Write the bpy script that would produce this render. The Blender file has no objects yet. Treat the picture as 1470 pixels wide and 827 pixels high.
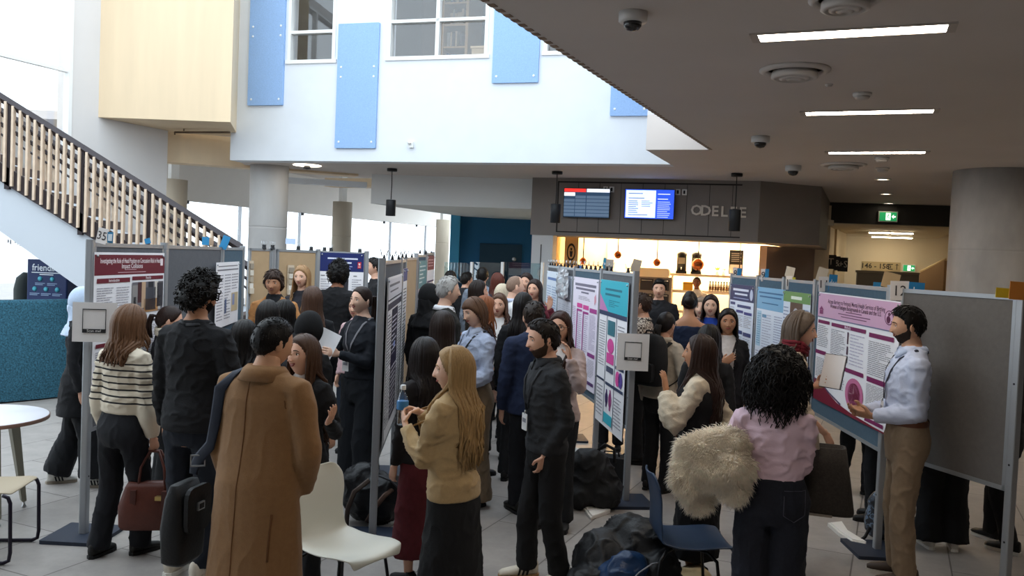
import bpy, bmesh, math, random
import numpy as np
from mathutils import Vector, Matrix, noise
from mathutils.bvhtree import BVHTree
V = Vector
SC = bpy.context.scene
COL = SC.collection
rnd = random.Random(7)
R = math.radians

# ------------------------------------------------------------------ camera
FPX, CAMZ = 1240.0, 2.05
ROLL, PITCH = math.atan(.0413), math.atan(44.46 / FPX)
_fw = V((0, math.cos(PITCH), -math.sin(PITCH)))
_u0 = V((0, math.sin(PITCH), math.cos(PITCH)))
_r0 = V((1, 0, 0))
_rt = _r0 * math.cos(ROLL) + _u0 * math.sin(ROLL)
_up = _u0 * math.cos(ROLL) - _r0 * math.sin(ROLL)
cam = bpy.data.objects.new('camera', bpy.data.cameras.new('camera'))
COL.objects.link(cam)
m = Matrix((_rt, _up, -_fw)).transposed().to_4x4()
m.translation = V((0, 0, CAMZ))
cam.matrix_world = m
cam.data.sensor_width = 36
cam.data.lens = 36 * FPX / 1470
cam.data.clip_end = 300
SC.camera = cam


def ray(px, py):
    return _fw + _rt * ((px - 735) / FPX) - _up * ((py - 413.5) / FPX)


def atz(px, py, z=0.0):
    d = ray(px, py)
    t = (z - CAMZ) / d.z
    return V((d.x * t, d.y * t, z))


def aty(px, py, Y):
    d = ray(px, py)
    t = Y / d.y
    return V((d.x * t, Y, CAMZ + d.z * t))


def onwall(px, py, A, B, off=0.0):
    """point where the sight line meets the vertical plane through A, B (moved off metres towards the viewer)"""
    d = ray(px, py)
    u = V((B[0] - A[0], B[1] - A[1])).normalized()
    n = V((u.y, -u.x))
    c = n.dot(V((A[0], A[1]))) + off
    t = c / (n.x * d.x + n.y * d.y)
    return V((d.x * t, d.y * t, CAMZ + d.z * t))


# ------------------------------------------------------------------ materials
def lin(c):
    if isinstance(c, str):
        c = tuple(int(c[i:i + 2], 16) / 255 for i in (0, 2, 4))
    return tuple(x / 12.92 if x <= .04045 else ((x + .055) / 1.055) ** 2.4 for x in c)


_mats = {}


def mat(col, rough=.8, nscale=0, nvar=.12, bump=0, bscale=None, metal=0, emit=0, stretch=None, spec=.4, sheen=0):
    key = (col, rough, nscale, nvar, bump, bscale, metal, emit, stretch, spec, sheen)
    if key in _mats:
        return _mats[key]
    mt = bpy.data.materials.new('mat_' + str(col))
    mt.use_nodes = True
    nt = mt.node_tree
    b = nt.nodes['Principled BSDF']
    c = lin(col)
    b.inputs['Base Color'].default_value = (*c, 1)
    b.inputs['Roughness'].default_value = rough
    b.inputs['Metallic'].default_value = metal
    b.inputs['Specular IOR Level'].default_value = spec
    if sheen:
        b.inputs['Sheen Weight'].default_value = sheen
        b.inputs['Sheen Roughness'].default_value = .5
    if emit:
        b.inputs['Emission Color'].default_value = (*c, 1)
        b.inputs['Emission Strength'].default_value = emit
    if nscale or bump:
        tc = nt.nodes.new('ShaderNodeTexCoord')
        mp = nt.nodes.new('ShaderNodeMapping')
        nt.links.new(tc.outputs['Object'], mp.inputs[0])
        if stretch:
            mp.inputs['Scale'].default_value = stretch
    if nscale:
        nz = nt.nodes.new('ShaderNodeTexNoise')
        nz.inputs['Scale'].default_value = nscale
        nz.inputs['Detail'].default_value = 5
        nt.links.new(mp.outputs[0], nz.inputs['Vector'])
        mr = nt.nodes.new('ShaderNodeMapRange')
        mr.inputs[1].default_value = .3
        mr.inputs[2].default_value = .7
        mr.inputs[3].default_value = 1 - nvar
        mr.inputs[4].default_value = 1 + nvar
        nt.links.new(nz.outputs['Fac'], mr.inputs[0])
        mx = nt.nodes.new('ShaderNodeVectorMath')
        mx.operation = 'SCALE'
        mx.inputs[0].default_value = c
        nt.links.new(mr.outputs[0], mx.inputs['Scale'])
        nt.links.new(mx.outputs[0], b.inputs['Base Color'])
    if bump:
        n2 = nt.nodes.new('ShaderNodeTexNoise')
        n2.inputs['Scale'].default_value = bscale or 60
        n2.inputs['Detail'].default_value = 3
        nt.links.new(mp.outputs[0], n2.inputs['Vector'])
        bp = nt.nodes.new('ShaderNodeBump')
        bp.inputs['Strength'].default_value = bump
        bp.inputs['Distance'].default_value = .01
        nt.links.new(n2.outputs['Fac'], bp.inputs['Height'])
        nt.links.new(bp.outputs[0], b.inputs['Normal'])
    _mats[key] = mt
    return mt


def glass_mat(name, tint=(1, 1, 1), gloss=.08):
    mt = bpy.data.materials.new(name)
    mt.use_nodes = True
    nt = mt.node_tree
    nt.nodes.clear()
    o = nt.nodes.new('ShaderNodeOutputMaterial')
    t = nt.nodes.new('ShaderNodeBsdfTransparent')
    t.inputs[0].default_value = (*tint, 1)
    g = nt.nodes.new('ShaderNodeBsdfGlossy')
    g.inputs['Roughness'].default_value = .02
    mx = nt.nodes.new('ShaderNodeMixShader')
    mx.inputs[0].default_value = gloss
    nt.links.new(t.outputs[0], mx.inputs[1])
    nt.links.new(g.outputs[0], mx.inputs[2])
    nt.links.new(mx.outputs[0], o.inputs[0])
    return mt


GLASS = glass_mat('clear_glass')
GLASS_T = glass_mat('partition_glass', (.80, .90, .92), .12)
CLEARPL = glass_mat('clear_plastic', (.82, .88, .92), .16)


def hair_mat(col, dark=.45, rough=.42):
    key = ('hair', col, dark, rough)
    if key in _mats:
        return _mats[key]
    mt = bpy.data.materials.new('hair_' + str(col))
    mt.use_nodes = True
    nt = mt.node_tree
    b = nt.nodes['Principled BSDF']
    c = lin(col)
    tc = nt.nodes.new('ShaderNodeTexCoord')
    mp = nt.nodes.new('ShaderNodeMapping')
    mp.inputs['Scale'].default_value = (1, 1, .06)
    nt.links.new(tc.outputs['Object'], mp.inputs[0])
    nz = nt.nodes.new('ShaderNodeTexNoise')
    nz.inputs['Scale'].default_value = 190
    nz.inputs['Detail'].default_value = 3
    nt.links.new(mp.outputs[0], nz.inputs['Vector'])
    cr = nt.nodes.new('ShaderNodeMix')
    cr.data_type = 'RGBA'
    cr.inputs[6].default_value = (*(x * dark for x in c), 1)
    cr.inputs[7].default_value = (*(min(1, x * 1.35) for x in c), 1)
    nt.links.new(nz.outputs['Fac'], cr.inputs[0])
    nt.links.new(cr.outputs[2], b.inputs['Base Color'])
    b.inputs['Roughness'].default_value = rough
    b.inputs['Specular IOR Level'].default_value = .2
    bp = nt.nodes.new('ShaderNodeBump')
    bp.inputs['Strength'].default_value = .5
    bp.inputs['Distance'].default_value = .004
    nt.links.new(nz.outputs['Fac'], bp.inputs['Height'])
    nt.links.new(bp.outputs[0], b.inputs['Normal'])
    _mats[key] = mt
    return mt


def skin_mat(col):
    key = ('skin', col)
    if key in _mats:
        return _mats[key]
    mt = mat(col, .55, 9, .06, .04, 220, spec=.35)
    b = mt.node_tree.nodes['Principled BSDF']
    b.inputs['Subsurface Weight'].default_value = .08
    b.inputs['Subsurface Radius'].default_value = (.012, .005, .003)
    _mats[key] = mt
    return mt


# ------------------------------------------------------------------ mesh builder
class MB:
    def __init__(self):
        self.v, self.f, self.mi, self.sm, self.mats = [], [], [], [], []

    def slot(self, mt):
        if mt not in self.mats:
            self.mats.append(mt)
        return self.mats.index(mt)

    def add(self, vs, fs, mt=None, smooth=False, M=None):
        b = len(self.v)
        k = self.slot(mt) if mt is not None else 0
        if M is not None:
            vs = [M @ V(p) for p in vs]
        self.v.extend([tuple(p) for p in vs])
        self.f.extend([tuple(b + i for i in f) for f in fs])
        self.mi.extend([k] * len(fs))
        self.sm.extend([smooth] * len(fs))
        return self

    def box(self, lo, hi, mt=None, M=None):
        x0, y0, z0 = lo
        x1, y1, z1 = hi
        vs = [(x0, y0, z0), (x1, y0, z0), (x1, y1, z0), (x0, y1, z0), (x0, y0, z1), (x1, y0, z1), (x1, y1, z1), (x0, y1, z1)]
        fs = [(0, 3, 2, 1), (4, 5, 6, 7), (0, 1, 5, 4), (1, 2, 6, 5), (2, 3, 7, 6), (3, 0, 4, 7)]
        return self.add(vs, fs, mt, False, M)

    def rbox(self, lo, hi, r, mt=None, M=None, axis=2, seg=3):
        """box whose edges along one axis are rounded"""
        a, b = [i for i in range(3) if i != axis]
        pts = []
        for cx, cy, a0 in ((hi[a] - r, hi[b] - r, 0), (lo[a] + r, hi[b] - r, 90), (lo[a] + r, lo[b] + r, 180), (hi[a] - r, lo[b] + r, 270)):
            for k in range(seg + 1):
                t = R(a0 + 90 * k / seg)
                pts.append((cx + r * math.cos(t), cy + r * math.sin(t)))
        n = len(pts)
        vs = []
        for h in (lo[axis], hi[axis]):
            for p in pts:
                q = [0, 0, 0]
                q[a], q[b], q[axis] = p[0], p[1], h
                vs.append(q)
        fs = [tuple(range(n - 1, -1, -1)), tuple(range(n, 2 * n))]
        fs += [(i, (i + 1) % n, n + (i + 1) % n, n + i) for i in range(n)]
        if axis == 1:
            fs = [tuple(reversed(f)) for f in fs]
        return self.add(vs, fs, mt, False, M)

    def prism(self, pts, z0, z1, mt=None, M=None):
        n = len(pts)
        ar = sum(pts[i][0] * pts[(i + 1) % n][1] - pts[(i + 1) % n][0] * pts[i][1] for i in range(n))
        if ar < 0:
            pts = list(reversed(pts))
        vs = [(p[0], p[1], z0) for p in pts] + [(p[0], p[1], z1) for p in pts]
        fs = [tuple(range(n - 1, -1, -1)), tuple(range(n, 2 * n))] + [(i, (i + 1) % n, n + (i + 1) % n, n + i) for i in range(n)]
        return self.add(vs, fs, mt, False, M)

    def tube(self, pts, rad, n=8, mt=None, M=None, smooth=True, cap=True):
        pts = [V(p) for p in pts]
        if not isinstance(rad, (list, tuple)):
            rad = [rad] * len(pts)
        rings = tube_rings(pts, [(r, r) if not isinstance(r, tuple) else r for r in rad])
        vs, fs = loft(rings, n, cap)
        return self.add(vs, fs, mt, smooth, M)

    def lathe(self, prof, n=20, mt=None, M=None, smooth=True):
        """profile of (radius, z), closed with caps"""
        rings = [(V((0, 0, z)), V((max(r, 1e-4), 0, 0)), V((0, max(r, 1e-4), 0))) for r, z in prof]
        vs, fs = loft(rings, n, True)
        return self.add(vs, fs, mt, smooth, M)

    def quad(self, a, b, c, d, mt=None, M=None):
        return self.add([a, b, c, d], [(0, 1, 2, 3)], mt, False, M)

    def mesh(self, name):
        me = bpy.data.meshes.new(name)
        me.from_pydata(self.v, [], self.f)
        for mt in self.mats:
            me.materials.append(mt)
        if self.f:
            me.polygons.foreach_set('material_index', self.mi)
            me.polygons.foreach_set('use_smooth', self.sm)
        me.update()
        return me

    def build(self, name, parent=None, mt=None):
        if mt is not None and not self.mats:
            self.mats = [mt]
        o = bpy.data.objects.new(name, self.mesh(name))
        COL.objects.link(o)
        if parent is not None:
            o.parent = parent
        return o


def tube_rings(pts, radii, ref=None):
    n = len(pts)
    rings = []
    x = None
    for i in range(n):
        if i == 0:
            d = pts[1] - pts[0]
        elif i == n - 1:
            d = pts[-1] - pts[-2]
        else:
            d = (pts[i + 1] - pts[i]).normalized() + (pts[i] - pts[i - 1]).normalized()
        if d.length < 1e-9:
            d = V((0, 0, 1))
        d.normalize()
        if x is None:
            x = V(ref) if ref is not None else (V((1, 0, 0)) if abs(d.x) < .8 else V((0, 1, 0)))
        x = x - d * x.dot(d)
        if x.length < 1e-6:
            x = d.orthogonal()
        x.normalize()
        y = d.cross(x)
        rings.append((pts[i], x * radii[i][0], y * radii[i][1]))
    return rings


def ribbon(mb, pts, nrm, hw, th, mt):
    rings = []
    for i, p in enumerate(pts):
        d = (pts[min(i + 1, len(pts) - 1)] - pts[max(i - 1, 0)]).normalized()
        s = d.cross(nrm[i])
        s = s.normalized() if s.length > 1e-6 else d.orthogonal()
        rings.append((p, s * hw, d.cross(s) * th))
    vs, fs = loft(rings, 8, True)
    mb.add(vs, fs, mt, True)


def loft(rings, n=12, cap=True):
    vs, fs = [], []
    cs = [(math.cos(2 * math.pi * k / n), math.sin(2 * math.pi * k / n)) for k in range(n)]
    for c, ax, ay in rings:
        for a, b in cs:
            vs.append(c + ax * a + ay * b)
    for i in range(len(rings) - 1):
        for k in range(n):
            k2 = (k + 1) % n
            fs.append((i * n + k, i * n + k2, (i + 1) * n + k2, (i + 1) * n + k))
    if cap:
        fs.append(tuple(range(n - 1, -1, -1)))
        b = (len(rings) - 1) * n
        fs.append(tuple(range(b, b + n)))
    return vs, fs


# ------------------------------------------------------------------ scene objects
def tag(o, label, cat, group=None, kind=None):
    o['label'] = label
    o['category'] = cat
    if group:
        o['group'] = group
    if kind:
        o['kind'] = kind
    return o


def thing(name, label, cat, loc=(0, 0, 0), rot=0, group=None):
    o = bpy.data.objects.new(name, None)
    COL.objects.link(o)
    o.location = loc
    o.rotation_euler = (0, 0, rot)
    o.empty_display_size = .1
    return tag(o, label, cat, group)


def struct(name, mb, label, cat='structure', mt=None):
    o = mb.build(name, None, mt)
    o['kind'] = 'structure'
    o['label'] = label
    o['category'] = cat
    return o


_tcache = {}


def text_geo(s, size, bold=0.0):
    """flat letters in the XZ plane, centred; returns verts, faces, width"""
    key = (s, bold)
    if key not in _tcache:
        cu = bpy.data.curves.new('txt', 'FONT')
        cu.body = s
        cu.align_x = 'CENTER'
        cu.align_y = 'CENTER'
        cu.size = 1
        cu.resolution_u = 2
        cu.offset = bold
        o = bpy.data.objects.new('txt', cu)
        COL.objects.link(o)
        bpy.context.view_layer.update()
        me = bpy.data.meshes.new_from_object(o.evaluated_get(bpy.context.evaluated_depsgraph_get()))
        vs = [v.co.copy() for v in me.vertices]
        fs = [tuple(p.vertices) for p in me.polygons]
        bpy.data.objects.remove(o)
        bpy.data.meshes.remove(me)
        bpy.data.curves.remove(cu)
        _tcache[key] = (vs, fs)
    vs, fs = _tcache[key]
    return [(p.x * size, 0, p.y * size) for p in vs], fs


def put_text(mb, s, x, z, size, mt, y=0.0, maxw=None, bold=0.0, align='c', depth=0):
    vs, fs = text_geo(s, size, bold)
    if not vs:
        return
    xs = [p[0] for p in vs]
    w = max(xs) - min(xs)
    k = min(1, maxw / w) if maxw else 1
    dx = 0 if align == 'c' else (-min(xs) * k if align == 'l' else -max(xs) * k)
    vv = [(p[0] * k + dx + x, y, p[2] + z) for p in vs]
    mb.add(vv, fs, mt)
    if depth:
        mb.add([(p[0], y + depth, p[2]) for p in vv], [tuple(reversed(f)) for f in fs], mt)
        from collections import Counter
        ed = Counter()
        for f in fs:
            for i in range(len(f)):
                ed[tuple(sorted((f[i], f[(i + 1) % len(f)])))] += 1
        sv, sf = [], []
        for (a, b), c in ed.items():
            if c == 1:
                q = len(sv)
                pa, pb = vv[a], vv[b]
                sv += [pa, pb, (pb[0], y + depth, pb[2]), (pa[0], y + depth, pa[2])]
                sf.append((q, q + 1, q + 2, q + 3))
        mb.add(sv, sf, mt)


def wallframe(A, B):
    """matrix whose x runs from A to B, y points away from the viewer's side, z up"""
    a = math.atan2(B[1] - A[1], B[0] - A[0])
    return Matrix.Translation(V((A[0], A[1], 0))) @ Matrix.Rotation(a, 4, 'Z'), math.hypot(B[0] - A[0], B[1] - A[1]), a


def wall_local(px, py, A, B, off=0.0):
    p = onwall(px, py, A, B, off)
    Mx, L, a = wallframe(A, B)
    q = Mx.inverted() @ p
    return q.x, q.z


def wall_with_openings(A, B, z0, z1, th, ops, mt, s0=0.0, s1=None):
    Mx, L, a = wallframe(A, B)
    s1 = L if s1 is None else s1
    ss = sorted({s0, s1} | {o[0] for o in ops} | {o[2] for o in ops})
    zs = sorted({z0, z1} | {o[1] for o in ops} | {o[3] for o in ops})
    ss = [s for s in ss if s0 <= s <= s1]
    zs = [z for z in zs if z0 <= z <= z1]
    mb = MB()
    for i in range(len(ss) - 1):
        for j in range(len(zs) - 1):
            cx, cz = (ss[i] + ss[i + 1]) / 2, (zs[j] + zs[j + 1]) / 2
            if any(o[0] < cx < o[2] and o[1] < cz < o[3] for o in ops):
                continue
            mb.box((ss[i], 0, zs[j]), (ss[i + 1], th, zs[j + 1]), mt, Mx)
    return mb
# ------------------------------------------------------------------ light
w = bpy.data.worlds.new('daylight')
SC.world = w
w.use_nodes = True
bg = w.node_tree.nodes['Background']
bg.inputs[0].default_value = (.80, .91, 1, 1)
bg.inputs[1].default_value = 2.05
SC.view_settings.view_transform = 'Standard'
SC.view_settings.look = 'None'
SC.view_settings.gamma = 1
SC.view_settings.use_curve_mapping = False
SC.view_settings.exposure = 0.55
SC.cycles.use_denoising = True
SC.cycles.max_bounces = 8
SC.cycles.diffuse_bounces = 5
SC.cycles.transparent_max_bounces = 12
SC.cycles.sample_clamp_indirect = 6

CEIL = 3.5
d1 = V((.4067, .9135))            # the building runs along this direction
d2 = V((.9135, -.4067))
WA, WB = V((-4.896, 14.788)), V((2.267, 12.696))     # upper white wall
M_white = mat('dde1e6', .75, 3, .02)
M_gray = mat('cfcac6', .8, 2, .03)
M_ceil = mat('cfc6c0', .85, 1.2, .03)
M_conc = mat('c4c2c0', .8, 2.2, .12, .15, 18, stretch=(1, 1, .35))
M_conct = mat('bdb2a0', .8, 2.2, .12, .15, 18, stretch=(1, 1, .35))
M_steel = mat('b9bcc0', .35, metal=.85)
M_alu = mat('a9adb2', .4, metal=.7)
M_dark = mat('1c1c1f', .5)
M_black = mat('101012', .45)
M_paper = mat('f1eff0', .7)
M_whiteplastic = mat('e9e9e6', .4)

# ---- floor: large stone tiles
mt = bpy.data.materials.new('stone_tiles')
mt.use_nodes = True
nt = mt.node_tree
b = nt.nodes['Principled BSDF']
tc = nt.nodes.new('ShaderNodeTexCoord')
mp = nt.nodes.new('ShaderNodeMapping')
mp.inputs['Rotation'].default_value = (0, 0, -R(66.0))
nt.links.new(tc.outputs['Object'], mp.inputs[0])
br = nt.nodes.new('ShaderNodeTexBrick')
br.inputs['Color1'].default_value = (*lin('9c9691'), 1)
br.inputs['Color2'].default_value = (*lin('a7a19c'), 1)
br.inputs['Mortar'].default_value = (*lin('67625e'), 1)
br.inputs['Scale'].default_value = 1
br.inputs['Mortar Size'].default_value = .006
br.inputs['Brick Width'].default_value = 1.25
br.inputs['Row Height'].default_value = .635
br.inputs['Mortar Smooth'].default_value = .3
mp.inputs['Location'].default_value = (.2, -.187, 0)
nt.links.new(mp.outputs[0], br.inputs['Vector'])
nz = nt.nodes.new('ShaderNodeTexNoise')
nz.inputs['Scale'].default_value = 5
nz.inputs['Detail'].default_value = 9
nz.inputs['Roughness'].default_value = .7
nt.links.new(tc.outputs['Object'], nz.inputs['Vector'])
mr = nt.nodes.new('ShaderNodeMapRange')
mr.inputs[1].default_value = .3
mr.inputs[2].default_value = .7
mr.inputs[3].default_value = .84
mr.inputs[4].default_value = 1.12
nt.links.new(nz.outputs['Fac'], mr.inputs[0])
mx = nt.nodes.new('ShaderNodeVectorMath')
mx.operation = 'SCALE'
nt.links.new(br.outputs['Color'], mx.inputs[0])
nt.links.new(mr.outputs[0], mx.inputs['Scale'])
nt.links.new(mx.outputs[0], b.inputs['Base Color'])
b.inputs['Roughness'].default_value = .42
b.inputs['Specular IOR Level'].default_value = .35
mb = MB()
mb.box((-22, -7, -.2), (24, 42, 0), mt)
struct('floor', mb, 'grey stone tile floor of the hall', 'floor')
# paved ground outside the glazing
mb = MB()
mb.box((-90, -30, -.5), (90, 120, -.25), mat('d8dadd', .9, 1, .05))
struct('ground_outside', mb, 'pale snowy ground outside the windows', 'ground')

# ---- lower ceiling with its ribbed edge
E0 = V((-.208, 5.022)) - d1 * 12.2
mb = MB()
mb.prism([tuple(E0), (2.406, 10.927), (1.647, 11.179), (2.35, 12.98), (-4.81, 15.07), (-4.87, 15.55), (-2.75, 17.35),
          (-2.6, 24), (14, 26), (16, -6.2)], CEIL, CEIL + .45, M_ceil)
Mx, L, a = wallframe(E0, (2.406, 10.927))
M_rib = mat('8d7460', .7, 14, .2)
k = 0.0
while k < L:
    mb.box((k, -.045, CEIL - .004), (k + .055, -.0, CEIL + .44), M_rib, Mx)
    k += .11
struct('ceiling', mb, 'low grey-brown ceiling with a ribbed edge along the atrium', 'ceiling')
mb = MB()   # pale return of the upper storey beside the ceiling edge
mb.prism([(1.647, 11.179), (2.43, 10.92), (3.2, 12.62), (2.2675, 12.696)], CEIL + .001, 8.0, mat('d3d0d8', .8))
struct('wall_return', mb, 'pale vertical return between white wall and low ceiling', 'wall')
# unseen slab added over the near atrium to darken the foreground
mb = MB()
mb.prism([(-14, -6.2), tuple(E0 - V((.02, 0))), (-.66, 4.0), (-11.2, 4.0)], CEIL, CEIL + .44, M_ceil)
struct('ceiling_shading_slab', mb, 'unseen slab added over the near end of the hall to keep skylight off', 'ceiling')
# higher ceiling over the window side
mb = MB()
mb.prism([(-4.95, 15.5), (-2.6, 17.3), (-2.6, 34), (-12, 34), (-12, 15.2)], 4.15, 4.3, M_ceil)
struct('ceiling_window_side', mb, 'raised ceiling beside the window wall', 'ceiling')

# ---- upper white wall with office windows
Mx, WL, wa = wallframe(WA, WB)
ops, wins = [], []
for nm, x0, x1, yb in (('w', 413, 481, 86), ('w', 556, 700, 80), ('w', 781, 850, 73)):
    s0 = wall_local(x0, yb, WA, WB)[0]
    s1 = wall_local(x1, yb, WA, WB)[0]
    zb = wall_local((x0 + x1) / 2, yb, WA, WB)[1]
    ops.append((s0, zb, s1, 6.75))
mb = wall_with_openings(WA, WB, CEIL, 8.0, .3, ops, M_white)
struct('wall_upper', mb, 'tall white upper wall facing the atrium', 'wall')
for i, (s0, z0, s1, z1) in enumerate(ops):
    fr = MB()
    t, dpt = .055, .09
    nm = 2 if i == 1 else 1
    fr.box((s0 - .03, -.03, z0 - .06), (s1 + .03, .12, z0), M_whiteplastic, Mx)
    fr.box((s0 - .03, -.03, z1), (s1 + .03, .12, z1 + .06), M_whiteplastic, Mx)
    fr.box((s0, -.02, z0), (s0 + t, .1, z1), M_whiteplastic, Mx)
    fr.box((s1 - t, -.02, z0), (s1, .1, z1), M_whiteplastic, Mx)
    zt = z0 + (.46 if i != 1 else .56)
    zz = z0
    k = 0
    while zt < z1 - .2:
        fr.box((s0, -.01, zt - .025), (s1, .1, zt + .025), M_whiteplastic, Mx)
        zt += .75
    if nm == 2:
        c = (s0 + s1) / 2
        fr.box((c - .03, -.01, z0), (c + .03, .1, z1), M_whiteplastic, Mx)
    o = struct('window_%d' % (i + 1), fr, ('narrow office window with white frame in the upper wall', 'wide four-pane office window with white frame in the upper wall',
               'office window corner cut off by the ribbed ceiling edge')[i], 'window')
    g = MB()
    g.box((s0 + .02, .05, z0), (s1 - .02, .06, z1), GLASS, Mx)
    g.build('pane', o)
    # the office room behind
    rm = MB()
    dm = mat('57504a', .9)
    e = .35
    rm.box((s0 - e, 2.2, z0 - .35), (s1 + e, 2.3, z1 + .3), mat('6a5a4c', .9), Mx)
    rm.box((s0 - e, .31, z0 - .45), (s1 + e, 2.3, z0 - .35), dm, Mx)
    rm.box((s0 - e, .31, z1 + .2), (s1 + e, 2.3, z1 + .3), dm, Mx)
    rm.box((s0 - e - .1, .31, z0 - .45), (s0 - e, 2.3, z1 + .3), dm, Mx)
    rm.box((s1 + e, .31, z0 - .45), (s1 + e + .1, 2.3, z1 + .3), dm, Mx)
    struct('room_office_%d' % (i + 1), rm, 'dim office room behind an upper window', 'room')
    if i < 2:
        tx, sw = ('dark wooden bookcase seen through the narrow upper window', .75) if i == 0 else ('tall bookcase seen through the left half of the wide upper window', .42)
        bc = thing('bookcase', tx, 'bookcase', Mx @ V((s0 + .35 + (.05 if i else 0), 1.75, z0 - .35)), wa)
        cs = MB()
        wd = mat('b08a5e' if i else '5b4032', .7)
        cs.box((-.03, -.4, 0), (.02, .4, 2.6), wd)
        cs.box((sw, -.4, 0), (sw + .05, .4, 2.6), wd)
        cs.box((0, .36, 0), (sw, .4, 2.6), wd)
        cs.build('case', bc)
        for q in range(7):
            s_ = MB()
            s_.box((.02, -.38, .05 + q * .38), (sw, .36, .08 + q * .38), wd)
            s_.build('shelf', bc)
        rr = random.Random(i)
        for q in range(7):
            x = .06
            while x < sw - .1:
                t_ = rr.uniform(.03, .06)
                if rr.random() < .75:
                    bk = MB()
                    bk.box((0, -.12, 0), (t_ * .9, .12, rr.uniform(.2, .28)), mat(rr.choice(['d9d4c8', '4a3b36', '8a8076', '39414d', 'a58c70']), .8))
                    o = bk.build('book')
                    o.matrix_world = Mx @ Matrix.Translation(V((s0 + .35 + (.05 if i else 0) + x, 1.55, z0 - .266 + q * .38)))
                    tag(o, 'book on the shelves behind the %s upper window' % ('wide' if i else 'narrow'), 'book', 'books behind the %s upper window' % ('wide' if i else 'narrow'))
                x += t_
    if i == 1:
        cb = MB()
        cb.box((s1 - .62, 1.0, z0 - .35), (s1 - .02, 1.5, z0 + .35), mat('cdb08a', .6, 6, .06), Mx)
        cb.box((s1 - .64, .98, z0 + .35), (s1, 1.52, z0 + .385), mat('d9bd97', .6), Mx)
        tag(cb.build('cabinet'), 'low light wood cabinet behind the right half of the wide upper window', 'cabinet')
        ct = MB()
        for q in range(8):
            x = s1 - .78 + q * .1
            ct.tube([Mx @ V((x, 2.1 + .02 * (q % 2), z0 - .3)), Mx @ V((x, 2.1 + .02 * (q % 2), z1))], .05, 8, mat('3e5a66' if q != 2 else 'b0703f', .9))
        tag(ct.build('curtain'), 'blue-grey curtain with a rust stripe behind the wide upper window', 'curtain')

# felt panels on the white wall
M_felt = mat('94b4de', .95, 60, .08, .25, 160)
for i, (x0, x1, yb, zt, lab) in enumerate((
        (357, 407, 152, 7.3, 'light blue felt wall panel left of the narrow upper window'),
        (482, 540, 213, 5.72, 'tallest light blue felt wall panel between the two upper windows'),
        (707, 773, 120, 7.3, 'light blue felt wall panel right of the wide upper window'),
        (876, 932, 167, 7.3, 'light blue felt wall panel farthest right, cut by the ceiling edge'))):
    s0 = wall_local(x0, yb, WA, WB)[0]
    s1 = wall_local(x1, yb, WA, WB)[0]
    zb = wall_local(x0, yb, WA, WB)[1]
    p = MB()
    p.rbox((s0, -.045, zb), (s1, -.002, zt), .012, M_felt, Mx, 1)
    o = tag(p.build('acoustic_panel'), lab, 'wall panel')
    zs = [zb + .1]
    z = zb + 1.15
    while z < zt - .2:
        zs += [z, z + .16]
        z += 1.3
    for z in zs:
        for s in (s0 + .07, s1 - .07):
            sc = MB()
            sc.tube([Mx @ V((s, -.053, z)), Mx @ V((s, -.044, z))], [.014, .02], 8, M_whiteplastic, smooth=False)
            sc.build('screw', o)
p = MB()
s, z = wall_local(591, 208, WA, WB)
p.rbox((s - .04, -.05, z - .05), (s + .04, 0, z + .05), .012, M_whiteplastic, Mx, 1)
p.tube([Mx @ V((s - .01, -.1, z + .02)), Mx @ V((s - .01, -.05, z + .02))], .025, 10, M_whiteplastic)
tag(p.build('wall_sensor'), 'tiny white sensor low on the white upper wall', 'sensor')

# ---- wood-clad box and beam left of the white wall
M_ply = mat('e0c9a8', .6, 5, .04, stretch=(1, 1, .12))
fl, fr_ = aty(135, 170, 13.6), aty(331, 167, 13.55)
zb = 3.97
bl = V((-6.02, 14.75))
mb = MB()
mb.prism([(fl.x, 13.6), (fr_.x, 13.55), (-4.80, 14.79), (-5.0, 15.3), (bl.x - .1, bl.y + .4)], zb, 8.0, M_ply)
struct('wall_wood_box', mb, 'large pale plywood-clad box hanging above the stairs', 'wall')
# ---- left building wall with glazing
GA = V((-12.56, 0))


def gx(y):
    return -6.58 + .44 * (y - 13.6)


Lw0, Lw1 = V((gx(-6), -6)), V((gx(14.9), 14.9))
Mg, GL, ga = wallframe(Lw0, Lw1)
s_end = (V((gx(13.15), 13.15)) - Lw0).length
mb = wall_with_openings(Lw0, Lw1, 0, 8.0, .3, [(1, .15, s_end, 7.8)], mat('d5d1ce', .8, 2, .02))
struct('wall_left', mb, 'light grey wall behind the staircase', 'wall')
mb = MB()
q = s_end
while q > 1:
    mb.box((q - .06, -.02, .15), (q, .1, 7.8), M_whiteplastic, Mg)
    q -= 1.9
for z in (.15, 1.05, 4.55, 7.74):
    mb.box((1, 0, z), (s_end, .08, z + .05), M_whiteplastic, Mg)
o = struct('window_4', mb, 'tall glazed wall with thin white mullions behind the stairs', 'window')
g = MB()
g.box((1, .03, .2), (s_end - .05, .045, 7.75), GLASS, Mg)
g.build('pane', o)
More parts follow.
